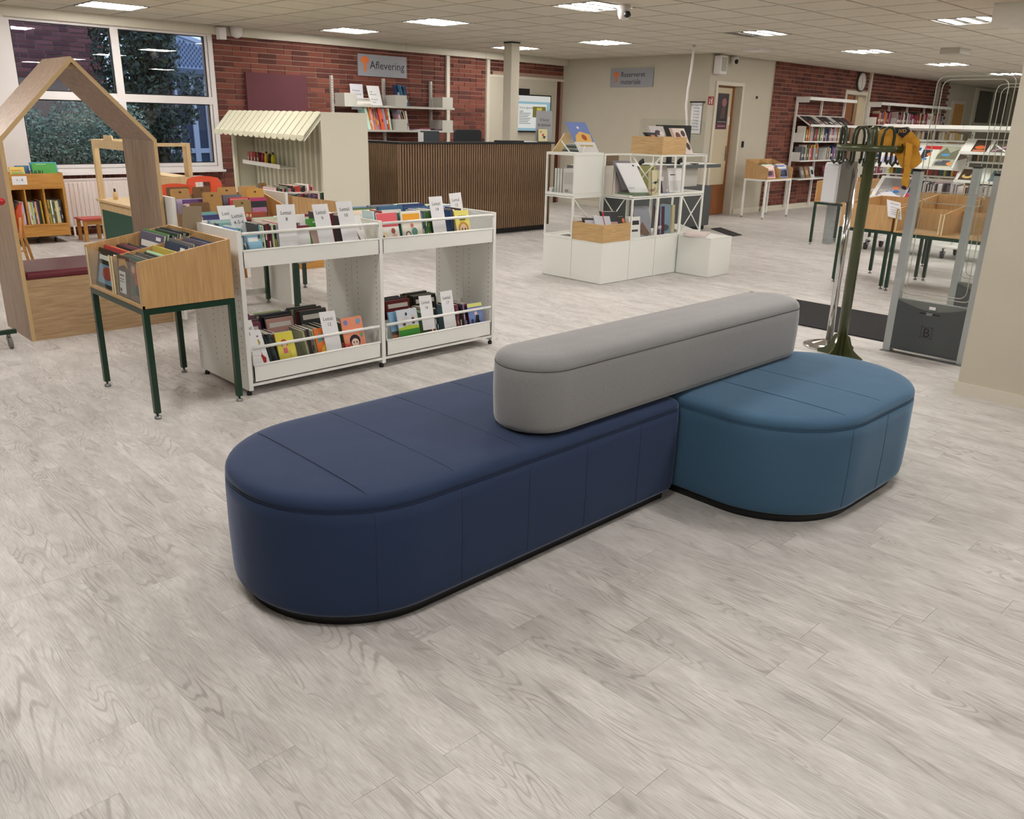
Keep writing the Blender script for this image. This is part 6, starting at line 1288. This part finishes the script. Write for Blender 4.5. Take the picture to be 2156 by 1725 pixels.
mag(f, 3.14, .17, .22, 'purple-blue magazine at the right end of the rack', (70, 60, 96), [('r', .1, .9, .1, .3, (160, 130, 190)), ('e', .8, .3, .12, .1, (230, 130, 120))])
f = slope(RY[1], RY[2], .90, 1.05, 10.5, 10.7)
mag(f, 3.62, .16, .2, 'gold and black magazine on the middle shelf of the right bay', (70, 50, 30), [('e', .5, .4, .35, .2, (210, 180, 110)), ('e', .5, .5, .2, .12, (30, 26, 24))])
mag(f, 3.30, .2, .2, 'teal grey magazine on the middle shelf of the right bay', (90, 110, 116), [('e', .5, .5, .3, .2, (60, 70, 80))])
rb_ = random.Random(9)
for (y1, y0, z, nm) in ((4.52, 3.7, 1.34, 'upper'), (3.62, 2.8, 1.12, 'right')):
    MB().box(10.72, 10.83, y0, y1, z-.02, z).build('shelf', WHITE, t); mb = MB(); y = y0
    while y < y1-.03: tk = rb_.uniform(.02, .04); mb.rgb(rb_.choice([(150, 130, 96), (190, 180, 160), (90, 96, 84), (60, 50, 50), (176, 150, 100), (210, 204, 190)])); mb.box(10.74, 10.82, y, y+tk*.9, z+.001, z+rb_.uniform(.07, .09)); y += tk
    mb.build('book_row', PRINT, t, kind='stuff')
o = MB().box(10.70, 10.82, 4.48, 4.0, .50, .52).build('shelf', WHITE, t); mb = MB(); y = 3.72
while y < 4.5: tk = rb_.uniform(.02, .03); mb.rgb(rb_.choice([(206, 190, 60), (40, 90, 100), (40, 44, 70), (120, 30, 34), (180, 60, 40), (60, 100, 60)])); mb.box(10.7, 10.8, y, y+tk*.9, .94, 1.02); y += tk
MB().box(10.69, 10.82, 3.7, 4.52, .92, .939).build('shelf', WHITE, t); mb.build('book_row', PRINT, t, kind='stuff')
# ------------------------------------------------------------------ browser tables on the right
A = bin_table('empty beech browser table with acrylic panes behind the front gate', (7.98, 2.0, 0), 0, w=1.22, d=.92, cols=3, legz=.545, zf=.755, zb=.85, rows=2)
Bt = bin_table('beech browser table with a note sheet on its edge, left of the gates', (8.02, 3.26, 0), 0, w=.5, d=.85, cols=1, legz=.545, zf=.77, zb=.80, acrylic=False)
MB(1).box(.001, .012, .014, .486, .557, .77).build('front_panel', BEECH, Bt)
o = MB().obox((7.998, 3.30, .68), (0, -.13, -.02), (.002, 0, 0), (.0, .035, .15)).build('note_sheet', CARD); tag(o, 'white printed note sheet hanging over the edge of the browser table', 'paper')
text('Information', .018, mat('soft_ink', (90, 90, 96), .6), o, (7.996, 3.25, .79), (0, -1, -.15), (0, .23, 1))
for k in range(4): MB().obox((7.9965, 3.285-.003*k, .765-k*.02), (0, -.09, -.0135), (.0004, 0, 0), (0, .001, .004)).build('printed_line', mat('line_grey', (170, 170, 174), .6), o)
bin_table('small beech browser table seen left of the hand sanitizer', (10.45, 4.78, 0), 0, w=.5, d=.7, cols=1, legz=.545, zf=.80, zb=.84, acrylic=False)
Ct = bin_table('beech box of pale compact discs in front of the rack', (9.35, 2.75, 0), 0, w=.85, d=.5, cols=2, legz=.56, zf=.83, zb=.9, acrylic=False)
MB(1).box(.001, .012, .014, .836, .572, .83).build('front_panel', BEECH, Ct)
for (y0, y1, s) in ((.45, .82, 'left'), (.03, .40, 'right')):
    mb = MB(1); y = y0; r = random.Random(int(y0*100))
    while y < y1: tk = r.uniform(.009, .014); mb.rgb(r.choice([(226, 224, 226), (200, 196, 206), (120, 110, 120), (236, 236, 236), (60, 56, 60)])); mb.box(.04, .16, y, y+tk*.8, .573, .573+r.uniform(.33, .36)); y += tk
    mb.build('disc_row', PRINT, Ct, kind='stuff')
# ------------------------------------------------------------------ security gates
def gate(label, X, Y0, Y1):
    g_ = thing('security_gate', label, 'security gate', (X, (Y0+Y1)/2, 0)); m1 = mat('gate_grey', (172, 176, 176), .4, .15)
    for y in (Y0, Y1):
        p_ = MB().box(X-.03, X+.03, y-.024, y+.024, .005, 1.19).build('post', m1, g_); MB().box(X-.031, X+.031, y-.025, y+.025, 1.19, 1.205).build('post_cap', BLACK, p_)
    MB().box(X-.06, X+.06, Y1-.03, Y0+.03, 0, .005).build('floor_plate', STEEL, g_)
    a, b = Y1+.024, Y0-.024
    crv = [(a+(b-a)*k/10, .355-.045*math.sin(PI*k/10)) for k in range(11)]
    MB().prism([(a, .03), (b, .03)]+[(b, .355)]+crv[::-1][1:-1]+[(a, .355)], X-.028, X+.028, 'X').build('base_panel', mat('gate_dark', (74, 78, 80), .45), g_)
    MB().box(X-.02, X+.02, a, b, .02, .368).build('inner_box', mat('gate_mid', (112, 116, 114), .4), g_)
    r_ = rrect(a-.008, b+.008, .369, 1.785, [.001, .001, .07, .07], 5)
    MB().prism(r_, X-.004, X+.004, 'X').build('acrylic_sheet', ACRYL, g_)
    for (z0, z1, i) in ((.42, 1.07, 0), (1.0, 1.74, 0), (.40, 1.76, .035)):
        MB().tube([(X, y, z) for y, z in rrect(a+.03-i, b-.03+i, z0, z1, .045, 4)], .0028, 6, closed=True).build('antenna_loop', mat('loop_wire', (190, 184, 172), .4, .3), g_)
    MB().box(X-.0295, X-.028, (a+b)/2-.03, (a+b)/2+.01, .325, .345).build('maker_label', CARD, g_)
    MB().box(X-.036, X-.0285, (a+b)/2-.02, (a+b)/2+.02, .285, .305).build('lock_knob', STEEL, g_); MB().box(X-.0295, X-.0285, (a+b)/2-.065, (a+b)/2+.065, .291, .298).build('slot', BLACK, g_)
    text('B', .085, INK, g_, (X-.0288, (a+b)/2, .14), (0, -1, 0), (0, 0, 1)); c = (a+b)/2; mb = MB()
    for dy in (-.035, .035): mb.box(X-.0295, X-.0288, c+dy-.001, c+dy+.001, .125, .215)
    for z in (.135, .205): mb.box(X-.0295, X-.0288, c-.043, c+.043, z-.001, z+.001)
    mb.build('logo_lines', INK, g_, kind='stuff'); return g_
gate('grey security gate with dark base panel and tall acrylic sheet, nearest the white wall', 5.78, 2.235, 1.75)
gate('second grey security gate standing behind the black mat', 6.80, 2.215, 1.73)
# ------------------------------------------------------------------ mats
def fibre(name, rgb): return mat(name, rgb, .98, noise=.95, nscale=130, bump=1, bscale=400)
o = MB().box(5.97, 6.86, 2.30, 3.95, .001, .009).build('doormat', fibre('black_mat', (34, 33, 34))); tag(o, 'speckled black doormat between the two security gates', 'mat')
o = MB().prism([(10.25, 6.3), (10.5, 6.3), (11.0, 6.98), (10.75, 6.98)], .001, .008).build('doormat', mat('plain_mat', (40, 38, 38), .9)); tag(o, 'small dark mat on the floor before the information counter', 'mat')
# ------------------------------------------------------------------ coat stand, sanitizer, shirt
CX, CY = 5.335, 2.37
OLV = mat('olive_enamel', (58, 64, 28), .3, coat=.4)
t = thing('coat_stand', 'dark olive green metal coat stand with a ring of hooks', 'coat stand', (CX, CY, 0))
MB().lathe((CX, CY, 0), [(.033, .01), (.033, 1.43), (.026, 1.45), (.008, 1.458)], 18).build('pole', OLV, t)
for k in range(4):
    a = k*PI/2+1.466; d = Vector((math.cos(a), math.sin(a), 0)); n = Vector((-math.sin(a), math.cos(a), 0))*.006; c = Vector((CX, CY, 0)); pts = [(.02, .002), (.16, .002), (.165, .015), (.12, .04), (.09, .06), (.07, .10), (.055, .14), (.02, .16)]
    mb = MB(); i0 = mb.add([c+d*u+Vector((0, 0, z))-n for u, z in pts]+[c+d*u+Vector((0, 0, z))+n for u, z in pts]); m_ = len(pts)
    mb.face([i0+i for i in range(m_)]); mb.face([i0+m_+i for i in range(m_)][::-1])
    for i in range(m_): j = (i+1) % m_; mb.face((i0+i, i0+m_+i, i0+m_+j, i0+j))
    mb.build('base_fin', OLV, t)
RR = .198
mb = MB(); n = 40
i0 = mb.add([(CX+r_*math.cos(2*PI*k/n), CY+r_*math.sin(2*PI*k/n), z) for (r_, z) in ((RR, 1.312), (RR+.006, 1.312), (RR+.006, 1.35), (RR, 1.35)) for k in range(n)])
for q in range(4):
    A_, B_ = i0+q*n, i0+((q+1) % 4)*n
    for k in range(n): l = (k+1) % n; mb.face((A_+k, A_+l, B_+l, B_+k), True)
mb.build('ring_band', OLV, t)
for k in range(3): a = k*PI/3+.2; d = Vector((math.cos(a), math.sin(a), 0)); c = Vector((CX, CY, 1.33)); MB().tube([c-d*RR, c+d*RR], .008, 8).build('spoke', OLV, t)
hk = mat('dark_olive_rod', (40, 46, 24), .35)
for k in range(8):
    a = k*PI/4+.1; pr_ = lambda rr, aa, z: Vector((CX+rr*math.cos(aa), CY+rr*math.sin(aa), z)); w_ = .19
    mb = MB(); r1 = RR-.008
    mb.tube([pr_(r1+.035, a-w_, 1.255), pr_(r1+.02, a-w_, 1.237), pr_(r1, a-w_, 1.25), pr_(r1, a-w_, 1.40), pr_(r1, a-w_*.8, 1.435), pr_(r1, a-w_*.35, 1.452), pr_(r1, a+w_*.35, 1.452), pr_(r1, a+w_*.8, 1.435), pr_(r1, a+w_, 1.40), pr_(r1, a+w_, 1.25), pr_(r1+.02, a+w_, 1.237), pr_(r1+.035, a+w_, 1.255)], .0085, 8)
    mb.build('coat_hook', hk, t)
# shirt draped over the ring
def FP(x, y):   # pixel in the zoomed study of the shirt -> point on its hanging plane
    d = ray(1700+x/6.635, 220+y/6.635); pn = Vector((.93, .36, 0)).normalized(); o_ = Vector((5.33, 2.33, 1.3))-pn*.09+Vector((.07, -.16, 0))
    return Vector((0, 0, HC))+d*((o_-Vector((0, 0, HC))).dot(pn)/d.dot(pn))
def cloth(name, pts, m, parent=None, amp=.012, th=.006, ph=0, push=0., freq=38, stripe=1.):
    bm = bmesh.new(); pn = Vector((.93, .36, 0)).normalized(); P0 = [FP(*p_) for p_ in pts]
    inv = wm(parent).inverted() if parent else Matrix.Identity(4)
    vs = [bm.verts.new(p_) for p_ in P0]; fc = bm.faces.new(vs); bmesh.ops.triangulate(bm, faces=[fc], ngon_method='EAR_CLIP')
    for _ in range(3): bmesh.ops.subdivide_edges(bm, edges=[e for e in bm.edges if e.calc_length() > .02], cuts=1, use_grid_fill=False); bmesh.ops.triangulate(bm, faces=bm.faces[:])
    tt_ = Vector((-.36, .93, 0))
    for v in bm.verts:
        u = v.co.dot(tt_); z = v.co.z
        v.co += pn*(amp*math.sin(u*freq+z*22+ph)+amp*.6*math.sin(z*50-u*30+ph*2)-push)
    bmesh.ops.recalc_face_normals(bm, faces=bm.faces[:])
    r_ = bmesh.ops.extrude_face_region(bm, geom=bm.faces[:]); nv = [g_ for g_ in r_['geom'] if isinstance(g_, bmesh.types.BMVert)]
    bmesh.ops.translate(bm, verts=nv, vec=pn*th); bmesh.ops.recalc_face_normals(bm, faces=bm.faces[:])
    bm.transform(inv); me = bpy.data.meshes.new(name); bm.to_mesh(me); bm.free(); me.polygons.foreach_set('use_smooth', [True]*len(me.polygons)); me.materials.append(m)
    o = bpy.data.objects.new(name, me); COL.objects.link(o); o.parent = parent; WM[o.name] = wm(parent) if parent else Matrix.Identity(4); return o
MUS = mat('mustard_jersey', (196, 140, 38), .85, noise=.08, nscale=40, sheen=.2)
sh_ = thing('sports_shirt', 'mustard yellow long sleeved shirt draped over the coat stand hooks', 'shirt', (5.36, 2.12, 1.1))
cloth('shirt_body', [(1000, 360), (1080, 335), (1190, 315), (1390, 322), (1450, 380), (1530, 450), (1582, 522), (1540, 560), (1490, 575), (1560, 650), (1605, 800), (1530, 870), (1440, 915), (1350, 900), (1290, 860), (1230, 700), (1120, 640), (980, 600), (985, 500)], MUS, sh_)
cloth('sleeve', [(1380, 520), (1470, 560), (1460, 760), (1420, 930), (1425, 1050), (1410, 1160), (1330, 1150), (1312, 1060), (1340, 960), (1360, 780), (1370, 640)], MUS, sh_, amp=.004, th=.03, push=.03, freq=15)
cloth('cuff_opening', [(1318, 1140), (1350, 1130), (1385, 1160), (1375, 1188), (1335, 1182), (1312, 1165)], mat('dark_red_cuff', (60, 24, 20), .8), sh_, amp=0, th=.02, push=.034)
bp_ = cloth('letter_panel', [(1160, 335), (1230, 322), (1390, 322), (1445, 370), (1330, 470), (1280, 430)], mat('black_jersey', (30, 30, 34), .8), sh_, amp=.0, th=.003, push=.026)
a, b = FP(1235, 400), FP(1400, 370); pn = Vector((.93, .36, 0)).normalized()
text('JVD', .028, mat('letter_orange', (206, 150, 70), .6), sh_, FP(1325, 395)-pn*.028, Vector((.36, -.93, 0)).normalized()+Vector((0, 0, .1)), (0, 0, 1))
# hand sanitizer station
SX, SY = 5.53, 2.545
t = thing('sanitizer_station', 'chrome hand sanitizer station with grey and white dispenser beside the coat stand', 'sanitizer stand', (SX, SY, 0))
MB().lathe((SX, SY, 0), [(.165, 0), (.17, .004), (.165, .012), (.10, .03), (.05, .042), (.03, .048)], 36).build('base_plate', CHROME, t)
MB().lathe((SX, SY, .045), [(.024, 0), (.024, 1.15)], 20).build('pole', CHROME, t)
MB().box(SX-.03, SX+.03, SY+.0, SY+.05, .98, 1.24).build('back_bracket', mat('taupe_plastic', (118, 112, 104), .5), t)
MB().prism(rrect(SX-.20, SX-.03, .985, 1.245, [.01, .01, .03, .05], 4), SY-.0, SY+.09, 'Y').build('dispenser_body', mat('taupe_plastic', (118, 112, 104), .5), t)
MB().prism(rrect(SX-.235, SX-.20, .985, 1.235, [.01, .004, .004, .03], 4), SY-.0, SY+.09, 'Y').build('front_cover', mat('cover_white', (212, 212, 214), .4), t)
MB().box(SX-.19, SX-.08, SY+.02, SY+.06, .72, .98).build('refill_bottle', glass('refill_clear', (214, 220, 222), .1, .1), t)
# ------------------------------------------------------------------ ceiling devices
t = thing('dome_camera', 'white dome camera with black lens hanging under the ceiling, top centre', 'camera', (6.75, 5.57, CEIL))
MB(1).lathe((0, 0, -.13), [(.02, 0), (.045, .01), (.06, .05), (.062, .13)], 20).build('camera_body', FRAMEW, t)
MB().lathe((6.715, 5.50, CEIL-.118), [(.008, 0), (.03, .012), (.034, .03), (.02, .055)], 14).build('lens', BLACK, t)
o = MB().box(12.55, 12.95, 4.6, 4.85, CEIL-.075, CEIL-.0005).build('ceiling_unit', mat('unit_grey', (186, 182, 172), .5)); tag(o, 'flat pale ceiling unit on the right half of the ceiling', 'ceiling unit')
o = MB().box(8.5, 9.1, 2.5, 2.9, CEIL-.16, CEIL-.0005).build('projector', mat('projector_white', (214, 210, 200), .5)); tag(o, 'white box device under the ceiling at the top right corner', 'projector')
o = MB().box(11.4, 11.75, 6.9, 7.2, CEIL-.03, CEIL-.0005).build('ceiling_plate', FRAMEW); tag(o, 'small flat white plate on the ceiling above the loudspeaker', 'ceiling plate')
# ------------------------------------------------------------------ outside the window
gr = struct('ground_outside', MB().box(-6, 12, 11.5, 30, -.25, -.15), mat('lawn', (60, 70, 50), .95, noise=.3, nscale=4))
t = thing('brick_building', 'red brick gable of the neighbouring building seen through the left window', 'building', (2.5, 15.0, -.15))
BX_ = PY(216, 100, 15.0).x
MB().box(-3, BX_, 15.0, 16, -.15, 5.2).build('wall', MORT, t)
bb = brick_field(2.0, BX_, 1.9, 4.2, L=.224, H=.052, J=.0155)
mb = MB()
rb.seed(7)
for i, (a, b, z0, z1) in enumerate(sorted(bb, key=lambda q: q[0])):
    mb.rgb(rb.choice([(140, 84, 84), (124, 72, 74), (150, 92, 90), (112, 64, 70)])); d = rb.uniform(-.004, .004); mb.box(a, b, 14.985+d, 15.0, z0, z1)
mb.build('brick_courses', BM, t, kind='stuff')
def leaves(mb, c, r, n, s, rnd, cols, flat=.0):
    for _ in range(n):
        while 1:
            p = Vector((rnd.uniform(-1, 1), rnd.uniform(-1, 1), rnd.uniform(-1, 1)))
            if .35 < p.length < 1: break
        q = Vector(c)+Vector((p.x*r[0], p.y*r[1], p.z*r[2])); a = Vector((rnd.gauss(0, 1), rnd.gauss(0, 1), rnd.gauss(0, 1))).normalized(); b = a.orthogonal().normalized(); k = s*rnd.uniform(.6, 1.3)
        mb.rgb(rnd.choice(cols)); mb.face([mb.add([q-a*k])]+[mb.add([q+b*k*.45]), mb.add([q+a*k]), mb.add([q-b*k*.45])])
rl = random.Random(2)
LEAF = mat('leaf_colour', (255, 255, 255), .6, attr=True)
t = thing('conifer_tree', 'dark green conifer filling the middle of the window', 'tree', (5.0, 13.6, -.15))
TX = PY(320, 180, 13.6).x
MB().tube([(TX, 13.6, -.15), (TX+.05, 13.6, 1.2), (TX, 13.6, 3.2)], [.16, .13, .06], 10).build('trunk', mat('bark', (70, 56, 44), .9), t)
mb = MB(); dk = [(44, 62, 48), (56, 76, 56), (34, 48, 40), (74, 92, 64), (50, 68, 54)]
for (dx, dz, rx, rz, n) in ((-.45, 2.3, .36, .95, 1900), (-.05, 2.75, .40, .9, 2300), (-.2, 1.5, .45, .8, 2000), (.18, 2.25, .2, .6, 1000), (.58, 1.78, .07, .28, 200), (.46, 1.42, .12, .16, 200), (-.45, 1.3, .4, .6, 1000), (.12, .9, .35, .6, 1000)):
    leaves(mb, (TX+dx, 13.6, dz), (rx, .5, rz), n, .055, rl, dk)
for k in range(14): x = TX+rl.uniform(-.75, .2); leaves(mb, (x, 13.5, 3.3+rl.uniform(-.1, .2)), (.09, .1, .35), 90, .04, rl, dk)
mb.build('foliage', LEAF, t, kind='stuff')
t = thing('hedge_shrub', 'grey-green leafy shrub behind the lower left window panes', 'shrub', (3.6, 12.9, -.15))
HXa, HXb = PY(45, 300, 12.9).x-.3, PY(262, 300, 12.9).x+.15
MB().tube([(3.6, 12.95, -.15), (3.65, 12.95, .9)], .04, 8).tube([(4.1, 12.95, -.15), (4.0, 12.95, .9)], .035, 8).build('stem', mat('bark', (70, 56, 44), .9), t)
mb = MB(); gg = [(130, 154, 130), (106, 132, 108), (156, 176, 150), (84, 108, 88), (176, 190, 166)]
for k in range(11): x = HXa+(HXb-HXa)*k/10; leaves(mb, (x, 12.9+rl.uniform(-.1, .1), 1.05+.12*math.sin(k*1.3)), (.28, .3, .5+.08*math.cos(k)), 1000, .026, rl, gg)
for k in range(7): x = HXa+(HXb-HXa)*k/6; leaves(mb, (x, 12.9, .55), (.3, .25, .35), 300, .03, rl, [(70, 60, 40), (60, 76, 50), (96, 76, 40), (50, 60, 44)])
mb.build('foliage', LEAF, t, kind='stuff')
# glazed building to the right with perforated gable
t = thing('glazed_building', 'white framed glazed building with a perforated gable at the right of the window', 'building', (9, 19, -.15))
YG = 18.0; GB = mat('dusk_glass', (70, 84, 104), .1); GF = mat('cool_white_paint', (200, 208, 222), .5)
g_ = lambda x, y: (PY(x, y, YG).x, PY(x, y, YG).z)
xa, xb = g_(330, 145)[0], g_(480, 145)[0]; zg = g_(405, 146)[1]
MB().box(xa, xb, YG, YG+1, -.15, zg-.12).build('wall', mat('outside_brick', (120, 92, 100), .8), t)
MB().box(xa-.1, xb+.1, YG-.25, YG+.9, zg-.1, zg).build('gutter', mat('gutter_grey', (96, 108, 126), .5), t)
MB().box(xa, xb, YG-.06, YG, g_(420, 162)[1], g_(420, 153)[1]).build('lintel', GF, t)
MB().box(xa, xb, YG-.06, YG, g_(420, 322)[1], g_(420, 312)[1]).build('sill_rail', GF, t)
for (p_, q_) in ((398, 409), (428, 433), (448, 456), (366, 371)): MB().box(g_(p_, 200)[0], g_(q_, 200)[0], YG-.07, YG-.0, -.1, g_(420, 158)[1]).build('window_post', GF, t)
for (p_, q_) in ((372, 397), (410, 427), (434, 447)): MB().box(g_(p_, 200)[0], g_(q_, 200)[0], YG-.03, YG-.02, g_(420, 311)[1], g_(420, 163)[1]).build('pane', GB, t); MB().box(g_(p_, 200)[0], g_(q_, 200)[0], YG-.03, YG-.02, -.1, g_(420, 323)[1]).build('pane', GB, t)
MB().prism([(xa, zg+.01), (xb, zg+.01), g_(480, 114), g_(426, 93), g_(366, 71), g_(330, 58)], YG-.02, YG+.1, 'Y').build('gable_panel', mat('gable_blue', (176, 192, 214), .6), t)
a_, b_ = Vector(g_(330, 60)), Vector(g_(480, 116))
MB().prism([tuple(a_), tuple(b_), (b_.x, b_.y+.08), (a_.x, a_.y+.08)], YG-.06, YG+.12, 'Y').build('verge_board', GF, t)
mb = MB(); i = 0; x = xa+.05
while x < xb-.05:
    z = zg+.06+(.05 if i % 2 else 0); lim = a_.y+(b_.y-a_.y)*(x-a_.x)/(b_.x-a_.x)-.06
    while z < lim: mb.poly([(x-.026, YG-.03, z), (x, YG-.03, z-.04), (x+.026, YG-.03, z), (x, YG-.03, z+.04)]); z += .1
    x += .042; i += 1
mb.build('perforation', mat('perf_dark', (84, 98, 124), .6), t, kind='stuff')
